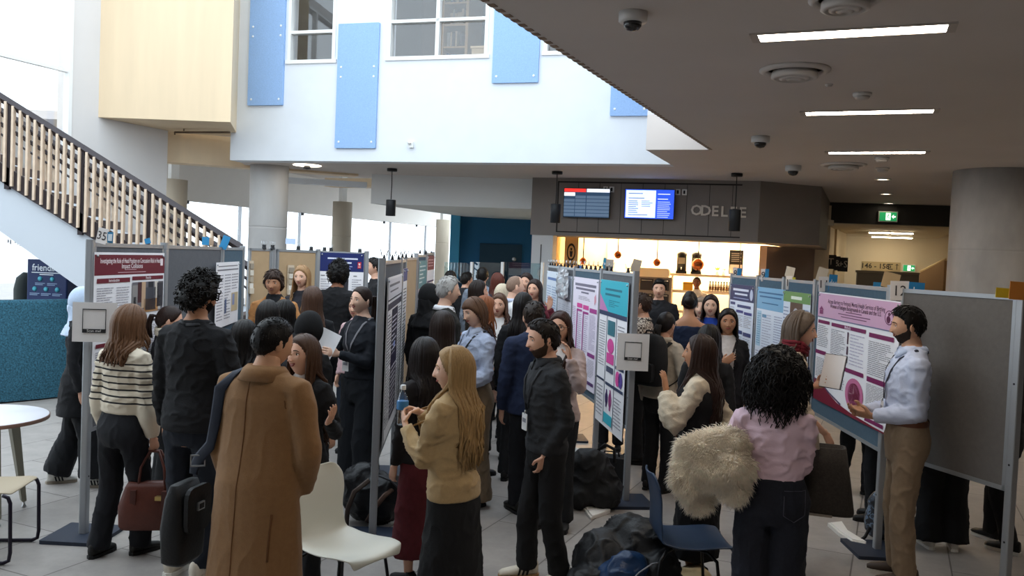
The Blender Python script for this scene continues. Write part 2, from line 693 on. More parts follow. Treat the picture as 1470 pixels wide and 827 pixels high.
# far window wall with header
H0, H1 = V((-8.93 + .0, 15.6)), V((-8.93 + .403 * 20.4, 36.0))
H0 = V((-7.9 + .403 * (15.0 - 20.7), 15.0))
H1 = V((-7.9 + .403 * (36.0 - 20.7), 36.0))
Mh, HL, ha = wallframe(H0, H1)
mb = wall_with_openings(H0, H1, 0, 4.2, .25, [(.4, .45, HL - .3, 3.08)], mat('e0dcd6', .8, 2, .02))
struct('wall_far_left', mb, 'grey wall band above the long far windows', 'wall')
mb = MB()
q = .4
while q < HL:
    mb.box((q, .05, .45), (q + .06, .12, 3.08), M_alu, Mh)
    q += 2.6
mb.box((.4, .04, .45), (HL - .3, .12, .5), M_alu, Mh)
o = struct('window_5', mb, 'long bright window wall behind the far columns', 'window')
g = MB()
g.box((.4, .08, .5), (HL - .3, .09, 3.06), GLASS, Mh)
g.build('pane', o)
for q in range(6):   # blind brackets under the header
    p = MB()
    s = 6.2 + q * 2.3
    p.box((s - .03, -.06, 3.0), (s + .03, 0, 3.08), M_dark, Mh)
    p.build('bracket', o)
# wood beam under the box, running from the grey wall behind the white wall
mb = MB()
p0, p1 = aty(229, 210, 15.1), aty(345, 210, 15.6)
Mq, L, a = wallframe(p0, p1 + (p1 - p0) * 1.6)
mb.box((0, 0, aty(240, 232, 15.1).z), (L, .4, zb + .02), M_ply, Mq)
struct('wall_wood_beam', mb, 'pale wood-clad beam under the plywood box', 'wall')
mb = MB()
p0, p1 = aty(476, 262, 20.5), aty(526, 264, 20.2)
Mq, L, a = wallframe(p0 - (p1 - p0) * .2, p1 + (p1 - p0))
z1_, z0_ = aty(500, 256, 20.4).z, aty(500, 268, 20.4).z
mb.box((0, 0, z0_), (L, .4, z1_), M_ply, Mq)
struct('trim_1', mb, 'small wood-clad beam above the thin far column', 'beam')
mb = MB()
p0, p1 = aty(405, 258, 17.5), aty(527, 264, 18.0)
Mq, L, a = wallframe(p0, p1)
mb.box((0, 0, p0.z - .05), (L, .25, p0.z + .06), M_white, Mq)
struct('trim_2', mb, 'thin white strip along the raised ceiling edge', 'trim')

# sprinkler pipe and rail under the wood box
p = MB()
a_, b_ = aty(251, 190, 14.6), aty(330, 190, 14.4)
p.tube([a_, b_], .018, 8, mat('6b5a48', .5, metal=.5))
p.tube([a_ - V((0, 0, .04)), a_ + V((0, 0, .01))], .014, 8, mat('6b5a48', .5, metal=.5))
c_ = aty(264, 188, 14.57)
p.tube([c_, V((c_.x, c_.y, zb))], .012, 6, mat('6b5a48', .5, metal=.5))
tag(p.build('sprinkler_pipe'), 'thin brown pipe hanging under the plywood box', 'pipe')


def column(x, y, r, z1, mt, lab, z0=0, stub=None):
    mb = MB()
    prof = [(r, z0)]
    z = z0 + 1.2
    while z < z1 - .2:
        prof += [(r, z - .03), (r, z - .008), (r - .004, z - .004), (r - .004, z + .004), (r, z + .008), (r, z + .03)]
        z += 1.2
    prof += [(r, z1)]
    mb.lathe(prof, 40, mt, Matrix.Translation(V((x, y, 0))))
    if stub:
        mb.tube([(x, y, z1 - .01), (x, y, stub)], r * .42, 4, M_whiteplastic, smooth=False)
    return struct('column', mb, lab, 'column')


column(-4.43, 15.55, .335, CEIL + .3, M_conc, 'round grey concrete column under the white wall')
p = aty(249, 258, 17.3)
column(p.x, 17.3, .27, p.z, M_conct, 'short-topped concrete column at the foot of the stairs', stub=4.1)
p = aty(492, 290, 22.5)
column(p.x, 22.5, .25, p.z, M_conct, 'thin concrete column in front of the far windows', stub=4.1)
p = aty(636, 320, 28)
column(p.x, 28, .22, p.z + .1, M_conct, 'most distant concrete column beside the blue wall', stub=4.1)
column(6.62, 11.95, .56, CEIL, mat('aaa6a2', .8, 2.6, .2, .15, 18, stretch=(1, 1, .5)), 'thick concrete column at the right of the hall')

# grey-white bulkhead in the centre
p0, p1 = V((-2.73, 16.35)), V((.6, 15.95))
mb = MB()
mb.prism([p0, p1, (.9, 21), (-1.2, 20.2)], aty(640, 296, 16.2).z, CEIL + .001, mat('e6e8e8', .8))
struct('wall_bulkhead', mb, 'pale grey bulkhead hanging in front of the blue wall', 'wall')
# blue back wall
M_blue = mat('1f5a82', .8, 2, .05)
mb = MB()
mb.box((-1.35, 20.5, 0), (2.5, 20.7, 3.5), M_blue)
struct('wall_blue', mb, 'dark blue wall at the back', 'wall')
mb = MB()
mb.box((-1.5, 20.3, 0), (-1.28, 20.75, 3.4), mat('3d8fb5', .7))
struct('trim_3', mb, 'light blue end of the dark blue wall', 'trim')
dr = thing('door', 'dark blue door with a porthole in the blue back wall', 'door', (-.3, 20.44, 0))
p = MB()
p.box((-.5, 0, 0), (.5, .05, 2.35), mat('123448', .7))
p.build('leaf', dr)
p = MB()
p.tube([(.32, -.03, 2.0), (.32, .0, 2.0)], .05, 12, M_steel)
p.build('closer', dr)
# glass partition before it
for i, (xa, xb, lab) in enumerate(((636, 678, 'clear glass partition pane left of the first white post'), (679, 722, 'clear glass partition pane between two white posts'), (723, 779, 'clear glass partition pane nearest the cafe pillar'))):
    a_, b_ = aty(xa, 376, 15.2 - i * .15), aty(xb, 378, 15.05 - i * .15)
    Mq, L, a = wallframe(a_, b_)
    t = thing('glass_partition', lab, 'glass partition', (a_.x, a_.y, 0), a)
    g = MB()
    g.box((.03, -.006, .05), (L - .03, .006, a_.z), GLASS_T)
    g.build('pane', t)
    q = MB()
    q.rbox((L - .03, -.03, 0), (L + .02, .03, a_.z + .02), .01, M_whiteplastic)
    q.build('post', t)
    q = MB()
    q.box((0, -.02, .02), (L, .02, .07), M_alu)
    q.build('bottom_rail', t)

# ---- cafe bulkhead
CA, CB = V((.29, 15.66)), V((4.112, 14.613))
M_taupe = mat('837b76', .75, 3, .04)
M_taupe2 = mat('7b726a', .75, 3, .04)
Mc, CL, ca = wallframe(CA, CB)
mb = MB()
mb.prism([tuple(CA), tuple(CB), (5.335, 15.145), (6.75, 18.6), (6.3, 18.8), (4.6, 15.9), (.55, 16.6)], 2.47, CEIL + .001, M_taupe)
s0, z1 = wall_local(801, 262, CA, CB)
s1, _ = wall_local(1066, 262, CA, CB)
_, z0 = wall_local(801, 330, CA, CB)
z0 = 2.55
gm = mat('2e2a28', .8)
for lo, hi in (((s0, z1), (s1, z1 + .025)), ((s0, z0 - .02), (s1, z0)), ((s0, z0), (s0 + .025, z1)),):
    mb.box((lo[0], -.006, lo[1]), (hi[0], .01, hi[1]), gm, Mc)
for k in range(1, 9):
    s = s0 + (s1 - s0) * k / 8.4
    mb.box((s - .004, -.004, z0), (s + .004, .01, z1), gm, Mc)
struct('wall_cafe_bulkhead', mb, 'taupe panelled bulkhead above the cafe counter', 'wall')
mb = MB()
mb.box((.03, .02, 0), (.42, .35, 2.47), mat('c9c9ca', .7), Mc)
mb.box((.2, .01, 0), (.215, .02, 2.3), gm, Mc)
struct('wall_cafe_pillar', mb, 'pale panel pillar at the left end of the cafe', 'wall')

# screens
sx0, sz1 = wall_local(812, 276, CA, CB)
sx1, sz0 = wall_local(875, 313, CA, CB)
sw_, sh = sx1 - sx0, .5
t = thing('menu_screen', 'wall screen with a dark blue timetable under a red header', 'screen', Mc @ V((sx0, -.1, (sz0 + sz1) / 2 - sh / 2 + .03)), ca)
p = MB()
p.box((-.012, 0, -.012), (sw_ + .012, .05, sh + .012), M_black)
p.box((sw_ * .3, .05, sh * .3), (sw_ * .7, .09, sh * .7), M_black)
p.build('housing', t)
p = MB()
em = lambda c, e: mat(c, .4, emit=e)
p.box((0, -.004, 0), (sw_, 0, sh), em('2c4663', .5))
p.box((0, -.006, sh * .88), (sw_ * .48, -.004, sh), em('d8302a', .9))
p.box((sw_ * .5, -.006, sh * .88), (sw_, -.004, sh), em('dfe6ee', .9))
p.box((0, -.006, sh * .74), (sw_ * .24, -.004, sh * .86), em('e6ecf0', .9))
for k in range(6):
    z = sh * (.03 + .125 * k)
    for x0, x1 in ((.0, .235), (.25, .48), (.5, 1)):
        if k == 5 and x0 == 0:
            continue
        p.box((sw_ * x0, -.006, z), (sw_ * x1, -.004, z + sh * .1), em('5a7089', .5))
p.build('display', t)
sx0, sz1 = wall_local(899, 278, CA, CB)
sx1, sz0 = wall_local(967, 316, CA, CB)
sw_ = sx1 - sx0
t = thing('menu_screen', 'wall screen with white text page beside a royal blue column', 'screen', Mc @ V((sx0, -.1, (sz0 + sz1) / 2 - sh / 2 + .04)), ca)
p = MB()
p.box((-.012, 0, -.012), (sw_ + .012, .05, sh + .012), M_black)
p.box((sw_ * .3, .05, sh * .3), (sw_ * .7, .09, sh * .7), M_black)
p.build('housing', t)
p = MB()
p.box((0, -.004, 0), (sw_, 0, sh), em('2a50d0', .9))
p.box((sw_ * .02, -.006, sh * .03), (sw_ * .63, -.004, sh * .97), em('c9dcff', 1.0))
rr = random.Random(3)
for x0, x1, za, zb_, n, c in ((.07, .45, .86, .7, 2, '5b6ea8'), (.07, .3, .6, .4, 4, '6f80b0'), (.34, .58, .6, .42, 4, '8a98c0'), (.07, .28, .34, .2, 3, '6f80b0'), (.07, .55, .12, .1, 1, '5b6ea8'),
                              (.67, .95, .85, .68, 2, 'e6edff'), (.67, .95, .58, .38, 4, 'a9bcf5'), (.67, .95, .32, .06, 5, 'a9bcf5')):
    for k in range(n):
        z = za + (zb_ - za) * k / max(1, n - 1)
        xe = x0 + (x1 - x0) * rr.uniform(.7, 1)
        p.box((sw_ * x0, -.008, sh * z - .008), (sw_ * xe, -.006, sh * z + .006), em(c, .7))
p.build('display', t)
for px in (874, 978):
    s, z = wall_local(px, 272 if px < 900 else 276, CA, CB)
    p = MB()
    for k in (-1, 1):
        p.box((s + k * .055 - .04, -.02, z - .05), (s + k * .055 + .04, 0, z + .05), M_whiteplastic, Mc)
        p.box((s + k * .055 - .018, -.024, z - .03), (s + k * .055 + .014, -.02, z + .03), M_dark, Mc)
    tag(p.build('wall_socket'), 'pair of white wall sockets above the %s screen' % ('timetable' if px < 900 else 'white and blue'), 'socket')
s0, z = wall_local(1028, 304, CA, CB)
for k, ch in enumerate('ODELEE'):
    s, z = wall_local(1000 + 13.2 * k, 302.5 + .7 * k, CA, CB)
    p = MB()
    put_text(p, ch, 0, 0, .245, mat('d8cec2', .5), bold=.02, depth=.03)
    o = p.build('sign_letter')
    o.matrix_world = Mc @ Matrix.Translation(V((s, -.035, z)))
    tag(o, 'raised metal letter %s of the cafe sign, %s' % (ch, ('first letter', 'second letter', 'first E', 'fourth letter', 'second E, beside the L', 'last E, by the black pendant')[k]), 'letter', 'raised letters of the cafe sign')

# black pendant lamps of the hall
for px, yc, y0, y1, r, lab in ((563, 242, 287, 310, .085, 'black cylinder pendant lamp hanging before the pale bulkhead'), (800, 246, 293, 320, .085, 'black cylinder pendant lamp at the left end of the cafe bulkhead'),
                               (1058, 249, 301, 332, .09, 'black cylinder pendant lamp in front of the cafe sign letters')):
    c = atz(px, yc, CEIL)
    zt, zb_ = aty(px, y0, c.y).z, aty(px, y1, c.y).z
    t = thing('pendant_lamp', lab, 'lamp', c)
    p = MB()
    p.lathe([(.085, -.05), (.09, -.04), (.09, 0)], 16, M_black)
    p.build('canopy', t)
    p = MB()
    p.tube([(0, 0, -.04), (.004, 0, (zt - c.z) / 2), (0, 0, zt - c.z + .01)], .008, 6, M_black)
    p.build('cord', t)
    p = MB()
    h0, h1 = zb_ - c.z, zt - c.z
    p.lathe([(r * .9, h0 + .03), (r * .9, h0), (r, h0), (r, h1 - .01), (r * .95, h1), (.02, h1 + .005)], 24, mat('26282c', .5))
    p.build('shade', t)

# ---- cafe interior
M_cream = mat('f0dfc0', .7, 6, .04, .2, 14)
mb = MB()
BA, BB = V((1.3, 19.6)), V((6.6, 18.1))
Mb, BL, ba = wallframe(BA, BB)
mb.box((-.35, 0, 0), (BL, .15, 3.4), M_cream, Mb)
struct('wall_cafe_back', mb, 'warm cream textured wall at the back of the cafe', 'wall')
mb = MB()
mb.prism([(.64, 16.0), (.76, 16.0), (1.0, 20.1), (.86, 20.1)], 0, 2.9, M_cream)
struct('wall_cafe_left', mb, 'cream side wall of the cafe', 'wall')
mb = MB()
mb.prism([(.5, 16.4), (4.5, 15.8), (6.7, 18.2), (1.3, 20.0)], 2.98, 3.1, mat('e8dfd0', .8))
struct('ceiling_cafe', mb, 'pale ceiling over the cafe', 'ceiling')
mb = MB()
for px in (812, 880, 935):
    s, z = wall_local(px, 360, BA, BB)
    mb.box((s - .1, -.12, 0), (s + .1, 0, 3.0), mat('ead9ba', .7), Mb)
struct('trim_4', mb, 'cream pilasters of the cafe back wall', 'trim')
lm = MB()
lm.box((.1, -.45, 2.93), (BL - 1.5, -.38, 2.97), mat('ffd9a0', .5, emit=40), Mb)
tag(lm.build('light_strip'), 'warm linear light washing the cafe back wall', 'light')
ld = bpy.data.lights.new('cafe_glow', 'AREA')
ld.shape = 'RECTANGLE'
ld.size, ld.size_y = 4.2, .25
ld.energy = 190
ld.color = (1, .78, .48)
lo = bpy.data.objects.new('cafe_glow', ld)
COL.objects.link(lo)
lo.matrix_world = Mb @ Matrix.Translation(V((2.9, -.75, 2.9))) @ Matrix.Rotation(R(28), 4, 'X')

for px, py, r, lab in ((837, 375, .07, 'copper ball pendant lamp over the posters, leftmost in the cafe'), (887, 366, .075, 'copper ball pendant lamp second from the left in the cafe'), (943, 377, .075, 'copper ball pendant lamp over the cream oven hood'),
                       (1002, 380, .12, 'largest copper pendant lamp beside the coffee brewers'), (1061, 395, .07, 'copper pendant lamp hidden behind the right poster boards')):
    c = aty(px, py, 16.9)
    t = thing('copper_pendant', lab, 'lamp', c)
    p = MB()
    p.tube([(0, 0, r * .9), (0, 0, 3.0 - c.z)], .01, 6, M_black)
    p.build('cord', t)
    p = MB()
    p.lathe([(r * .35, -r * .92), (r * .75, -r * .62), (r, 0), (r * .86, r * .5), (r * .5, r * .86), (.02, r * 1.02)], 20, mat('b0673f', .25, metal=.9))
    p.build('shade', t)
    p = MB()
    p.lathe([(r * .1, -r * .8), (r * .34, -r * .6), (r * .3, -r * .3)], 12, mat('ffe2b0', .5, emit=6))
    p.build('bulb', t)

# shelf with jars, right of the cafe
SA, SB = aty(962, 392, 17.9), aty(1062, 397, 17.6)
Ms, SL, sa = wallframe(SA, SB)
t = thing('wall_shelf', 'two-tier pale shelf along the cafe back wall', 'shelf', (SA.x, SA.y, 0), sa)
ztop = SA.z
zmid = aty(965, 416, 17.9).z
for z in (ztop, zmid, zmid - .42):
    p = MB()
    p.rbox((0, 0, z - .05), (SL, .42, z), .01, mat('d9cfc0', .6))
    p.build('shelf_board', t)
for x in (.03, SL - .06):
    p = MB()
    p.box((x, .02, 1.0), (x + .03, .4, ztop), mat('cfc4b4', .6))
    p.build('upright', t)
Tb = Matrix.Translation(V((SA.x, SA.y, 0))) @ Matrix.Rotation(sa, 4, 'Z')


def brewer(x, lab):
    o = thing('coffee_brewer', lab, 'coffee brewer', Tb @ V((x, .2, ztop)), sa)
    p = MB()
    p.rbox((-.11, -.12, 0), (.11, .12, .05), .02, M_black)
    p.lathe([(.1, .05), (.1, .36), (.105, .38), (.105, .42), (.06, .46), (.02, .48)], 16, mat('1e1c1c', .35))
    p.build('body', o)
    p = MB()
    p.box((-.07, -.112, .2), (.07, -.098, .33), mat('8c8986', .4))
    p.build('label_plate', o)
    p = MB()
    p.tube([(0, -.1, .12), (0, -.14, .12), (0, -.145, .08)], .012, 8, M_steel)
    p.build('tap', o)


brewer(.22, 'dark coffee brewer on the cafe shelf, the one farther left')
brewer(.52, 'dark coffee brewer on the cafe shelf beside the copper lamp')
rr = random.Random(11)
items = [('yellow_box', .3)]
p = MB()
p.rbox((0, 0, 0), (.2, .16, .17), .015, mat('d8a520', .5))
p.rbox((-.004, -.004, .13), (.204, .164, .15), .015, mat('b88a18', .5))
o = p.build('storage_box')
o.matrix_world = Tb @ Matrix.Translation(V((.27, .1, zmid)))
tag(o, 'yellow box on the lower cafe shelf', 'box')
jm = None
for k in range(15):
    x = .62 + k * .056
    if x > SL - .08:
        break
    t2 = thing('jar', 'syrup bottle in the row on the lower cafe shelf', 'bottle', Tb @ V((x + .2, .14 + .03 * (k % 2), zmid)), sa, 'bottles on the lower cafe shelf')
    if jm is None:
        q = MB()
        q.lathe([(.024, 0), (.026, .01), (.026, .13), (.012, .16), (.011, .19)], 10, mat('d9d2c6', .4))
        jm = q.mesh('bottle_body')
        q = MB()
        q.lathe([(.014, .185), (.014, .21)], 10, M_black)
        jc = q.mesh('cap')
        q = MB()
        q.lathe([(.0268, .03), (.0268, .1)], 10, mat('7a5a3a', .6))
        jl = q.mesh('label_band')
    for nm, me in (('bottle_body', jm), ('cap', jc), ('label_band', jl)):
        c = bpy.data.objects.new(nm, me)
        COL.objects.link(c)
        c.parent = t2
for x, cc, lab in ((.95, '8fae3a', 'small green plant cup on the top cafe shelf'), (1.08, 'e6e0d2', 'small white cup on the top cafe shelf')):
    o = thing('cup', lab, 'cup', Tb @ V((x, .2, ztop)), sa)
    p = MB()
    p.lathe([(.03, 0), (.042, .1), (.038, .1), (.028, .01)], 14, M_whiteplastic)
    p.build('cup_body', o)
    p = MB()
    for j in range(7):
        an = j * 2.4
        p.tube([(0, 0, .07), (math.cos(an) * .03, math.sin(an) * .03, .13), (math.cos(an) * .055, math.sin(an) * .055, .15 + .01 * (j % 3))], [.006, .014, .003], 5, mat(cc, .7))
    p.build('sprig', o)
# framed menu poster
c0, c1 = aty(1047, 371, 17.9), aty(1067, 371, 17.85)
Mq, L, a = wallframe(c0, c1)
t = thing('framed_menu', 'black and grey menu board standing on the top cafe shelf', 'menu board', (c0.x, c0.y, ztop + .03), a)
p = MB()
p.box((0, 0, 0), (L, .03, .5), M_dark)
p.build('board', t)
p = MB()
p.box((.015, -.004, .02), (L - .015, 0, .2), mat('b9b1a8', .7))
for k in range(5):
    p.box((.04, -.004, .26 + k * .04), (L - .04 - .03 * (k % 2), 0, .275 + k * .04), mat('8d8a88', .7))
p.build('print', t)
# oven with cream hood
c0 = aty(914, 384, 17.6)
t = thing('cafe_oven', 'cream-hooded double oven at the back of the cafe', 'oven', (c0.x, c0.y, 0), sa)
p = MB()
p.rbox((0, .05, .3), (.72, .6, c0.z - .18), .02, mat('8e8377', .5))
p.build('body', t)
p = MB()
p.rbox((-.04, 0, c0.z - .18), (.66, .6, c0.z), .05, mat('e8ddc4', .5), None, 1)
p.build('hood', t)
for j, (x, z) in enumerate(((.08, .75), (.4, .75), (.08, .45), (.4, .45))):
    p = MB()
    zz = c0.z - 1.1 + z
    p.rbox((x, .03, zz - .1), (x + .27, .06, zz + .13), .015, mat('35302d', .3))
    o = p.build('door', t)
    p = MB()
    p.tube([(x + .03, .0, zz + .1), (x + .24, .0, zz + .1)], .008, 6, M_steel)
    p.build('handle', o)
# counter
t0, t1 = aty(800, 470, 16.2), aty(1150, 470, 15.2)
Mq, L, a = wallframe(t0, t1)
t = thing('cafe_counter', 'long pale cafe counter behind the crowd', 'counter', (t0.x, t0.y, 0), a)
p = MB()
p.box((0, .1, 0), (L, .7, 1.0), mat('9a8f85', .6))
p.build('body', t)
p = MB()
p.rbox((-.03, 0, 1.0), (L + .03, .75, 1.05), .02, mat('d9cfc0', .4))
p.build('worktop', t)
# round logo plaque: plain ring and blot
c = aty(820, 362, 16.6)
t = thing('wall_plaque', 'tan plaque with a dark oval emblem at the left end of the cafe', 'plaque', c, ca)
p = MB()
p.box((-.13, 0, -.28), (.13, .03, .3), mat('cdb083', .6))
p.build('board', t)
p = MB()
for k in range(24):
    a0, a1 = k * math.pi / 12, (k + 1) * math.pi / 12
    q = lambda an, r_: (math.cos(an) * r_ * .085, -.004, math.sin(an) * r_ * .17)
    p.quad(q(a0, 1), q(a1, 1), q(a1, .74), q(a0, .74), M_dark)
p.quad((-.02, -.004, -.09), (.02, -.004, -.09), (.03, -.004, .02), (-.03, -.004, .02), M_dark)
p.quad((-.014, -.004, .03), (.014, -.004, .03), (.018, -.004, .08), (-.018, -.004, .08), M_dark)
p.box((-.09, -.004, -.24), (.09, 0, -.22), M_dark)
p.build('emblem', t)

# ---- corridor at the right
M_corr = mat('d9c9ad', .8, 2, .02)
mb = MB()
h0, h1 = V((6.6, 18.55)), V((9.9, 18.0))
Mq, L, a = wallframe(h0, h1)
zh = 3.07
mb.box((0, 0, zh), (L, .3, CEIL), mat('3a3836', .7), Mq)
struct('wall_corridor_header', mb, 'dark header band above the corridor', 'wall')
mb = MB()
mb.prism([(9.75, 17.9), (10.0, 17.8), (14, 26), (13.5, 26)], 0, 3.3, M_corr)
struct('wall_corridor_right', mb, 'cream right wall of the corridor', 'wall')
mb = MB()
mb.prism([(6.6, 18.8), (9.5, 18.3), (13, 27), (9, 27)], zh, zh + .15, mat('c6b69a', .8))
struct('ceiling_corridor', mb, 'cream corridor ceiling', 'ceiling')
K0, K1 = V((9.0, 25.5)), V((13.5, 24.3))
Mk, KL, ka = wallframe(K0, K1)
mb = MB()
mb.box((-1.2, 0, 0), (KL, .2, 3.3), M_corr, Mk)
struct('wall_corridor_end', mb, 'cream end wall of the corridor', 'wall')
mb = MB()
pA, pB = aty(1180, 380, 19.5), aty(1213, 380, 24)
Mp, PL, pa = wallframe(pA, pB)
mb.box((0, 0, 0), (PL, .2, 3.3), M_corr, Mp)
mb.box((.2, -.05, 0), (.6, 0, 2.3), mat('b8a792', .7), Mp)
mb.box((2.2, -.05, 0), (2.6, 0, 3.1), mat('cdbb9d', .7), Mp)
struct('wall_corridor_left', mb, 'cream left wall of the corridor with pilasters', 'wall')
mb = MB()
pA, pB = aty(1100, 380, 16.6), aty(1185, 380, 18.6)
Mp, PL, pa = wallframe(pA, pB)
mb.box((0, 0, 0), (PL, .15, 2.47), mat('b59f93', .8), Mp)
struct('wall_cafe_right', mb, 'beige wall at the right end of the cafe', 'wall')
for (xa, ya, xb, yb, Y, lab) in ((1248, 331, 1277, 332, 21.5, 'short corridor light tube, left of the front pair'), (1280, 332, 1311, 333, 21.3, 'short corridor light tube, right of the front pair'), (1253, 338, 1310, 339, 24.0, 'long corridor light tube at the back')):
    c0, c1 = aty(xa, ya, Y), aty(xb, yb, Y - .15)
    Mq, L, a = wallframe(c0, c1)
    t = thing('corridor_light', lab, 'light', (c0.x, c0.y, zh - .06), a)
    p = MB()
    p.box((-.02, 0, .02), (L + .02, .12, .06), M_whiteplastic)
    p.build('housing', t)
    p = MB()
    p.box((0, .01, 0), (L, .11, .03), mat('fff0d0', .5, emit=30))
    p.build('diffuser', t)


def exit_sign(c, w_, h_, a, lab):
    t = thing('exit_sign', lab, 'exit sign', c, a)
    p = MB()
    p.box((-w_ / 2 - .02, 0, -h_ / 2 - .02), (w_ / 2 + .02, .05, h_ / 2 + .02), mat('d9ded6', .5))
    p.build('housing', t)
    p = MB()
    gmt = mat('1f8a50', .5, emit=.7)
    wmt = mat('eaf6ee', .5, emit=1.1)
    p.box((-w_ / 2, -.004, -h_ / 2), (w_ / 2, 0, h_ / 2), gmt)
    p.box((-w_ * .14, -.006, -h_ * .42), (w_ * .14, -.004, h_ * .42), wmt)
    # running figure
    k = h_ * .4
    p.lathe([(k * .02, -k * .12), (k * .16, 0), (k * .02, k * .12)], 10, gmt, Matrix.Translation(V((0, -.008, k * .62))) @ Matrix.Rotation(R(90), 4, 'X') @ Matrix.Scale(.08, 4, (0, 0, 1)))
    for pts in (((0, .45), (-.08, -.1)), ((-.08, -.1), (.3, -.35)), ((.3, -.35), (.15, -.8)), ((-.08, -.1), (-.35, -.5)), ((0, .35), (.4, .15)), ((0, .35), (-.35, .1))):
        p.tube([(q[0] * k, -.007, q[1] * k) for q in pts], k * .09, 5, gmt, smooth=False)
    p.add([(w_ * .2, -.006, 0), (w_ * .32, -.006, h_ * .25), (w_ * .32, -.006, h_ * .08), (w_ * .44, -.006, h_ * .08), (w_ * .44, -.006, -h_ * .08), (w_ * .32, -.006, -h_ * .08), (w_ * .32, -.006, -h_ * .25)], [tuple(range(6, -1, -1))], wmt)
    p.build('face', t)


c = onwall(1275, 311, h0, h1, .06)
exit_sign(c, .34, .18, wallframe(h0, h1)[2], 'green running-man exit sign on the dark corridor header')
c = onwall(1305, 385, K0, K1, .06)
exit_sign(c, .3, .17, ka, 'green running-man exit sign on the corridor end wall')
c = onwall(1265, 382.5, K0, K1, .04)
t = thing('room_sign', 'tan room number sign reading 146 - 158 in the corridor', 'sign', c, ka)
p = MB()
p.box((-.52, 0, -.13), (.52, .03, .13), mat('b29d76', .6))
p.build('plate', t)
p = MB()
tm = mat('2f2a22', .6)
put_text(p, '146 - 158', -.16, 0, .2, tm, -.003, bold=.02)
for q in (((.2, -.07), (.2, .07)), ((.2, .07), (.3, .07)), ((.2, -.07), (.3, -.07)), ((.25, -.03), (.25, .03))):
    p.box((min(q[0][0], q[1][0]) - .012, -.004, min(q[0][1], q[1][1]) - .012), (max(q[0][0], q[1][0]) + .012, -.002, max(q[0][1], q[1][1]) + .012), tm)
p.box((.41, -.004, -.08), (.43, -.002, .06), tm)
p.add([(.36, -.004, .03), (.42, -.004, .09), (.48, -.004, .03), (.42, -.004, .06)], [(0, 1, 2, 3)], tm)
p.build('lettering', t)
for px, wd, s, lab in ((1191, .26, 'IT', 'black hanging sign board nearest the cafe'), (1202, .12, '&', 'small black sign square with an ampersand'), (1210, .2, '+S', 'black hanging sign board nearest the corridor')):
    c = aty(px, 376 + (px - 1191) * .2, 18.4)
    t = thing('hanging_sign', lab, 'sign', c, R(-12))
    p = MB()
    p.box((-wd / 2, 0, -.15), (wd / 2, .04, .15), mat('23201e', .6))
    p.build('plate', t)
    p = MB()
    put_text(p, s, 0, 0, .2, mat('cfc6b8', .6), -.004, maxw=wd * .85)
    p.build('lettering', t)
# dark counter and stair wall at the end of the corridor
c0, c1 = aty(1231, 388, 23.5), aty(1320, 391, 23)
Mq, L, a = wallframe(c0, c1)
t = thing('reception_desk', 'dark low desk wall at the end of the corridor', 'desk', (c0.x, c0.y, 0), a)
p = MB()
p.box((0, 0, 0), (L, .5, c0.z - .06), mat('4a443e', .6))
p.build('body', t)
p = MB()
p.box((-.03, -.03, c0.z - .06), (L + .03, .53, c0.z), mat('5a5148', .5))
p.build('desk_top', t)
mb = MB()
c0, c1 = aty(1319, 412, 21.5), aty(1356, 374, 21)
Mq, L, a = wallframe(c0, c1)
mb.add([(0, 0, 0), (L, 0, 0), (L, 0, c1.z), (0, 0, c0.z + .35), (0, .12, 0), (L, .12, 0), (L, .12, c1.z), (0, .12, c0.z + .35)],
       [(0, 1, 2, 3), (7, 6, 5, 4), (3, 2, 6, 7), (0, 3, 7, 4), (1, 5, 6, 2)], mat('8a6d50', .7), False, Mq)
mb.tube([Mq @ V((0, .06, c0.z + .38)), Mq @ V((L, .06, c1.z + .03))], .04, 8, mat('c9ad84', .6))
struct('wall_stair_side', mb, 'brown sloping stair wall at the end of the corridor', 'wall')

# outer shell behind the camera and at the right
mb = MB()
mb.box((-15, -6.4, 0), (16, -6.2, CEIL + .4), mat('b5aca5', .8))
struct('wall_back', mb, 'wall behind the photographer', 'wall')
mb = MB()
mb.box((14, -6.4, 0), (14.2, 27, CEIL + .4), mat('a59c95', .8))
struct('wall_right', mb, 'right wall of the hall', 'wall')

# ---- ceiling fittings
d2a = math.atan2(d2.y, d2.x)
for i, (xa, ya, xb, yb, lab) in enumerate(((1090, 53, 1360, 38, 'bright recessed ceiling light bar, largest of the three'), (1157, 162, 1340, 158, 'bright recessed ceiling light bar, middle of the three'), (1190, 218.5, 1328, 218, 'bright recessed ceiling light bar, farthest of the three'))):
    c0, c1 = atz(xa, ya, CEIL), atz(xb, yb, CEIL)
    c = (c0 + c1) / 2
    a = math.atan2(c1.y - c0.y, c1.x - c0.x)
    L = (c1 - c0).length
    t = thing('ceiling_light', lab, 'ceiling light', c, a)
    p = MB()
    for lo, hi in (((-L / 2 - .05, -.1, -.012), (-L / 2, .1, .0)), ((L / 2, -.1, -.012), (L / 2 + .05, .1, .0)), ((-L / 2, .085, -.012), (L / 2, .1, 0)), ((-L / 2, -.1, -.012), (L / 2, -.085, 0))):
        p.box(lo, hi, mat('b7ada4', .6))
    p.build('frame', t)
    p = MB()
    p.box((-L / 2, -.085, -.008), (L / 2, .085, -.002), mat('fff3e2', .5, emit=25))
    p.build('diffuser', t)


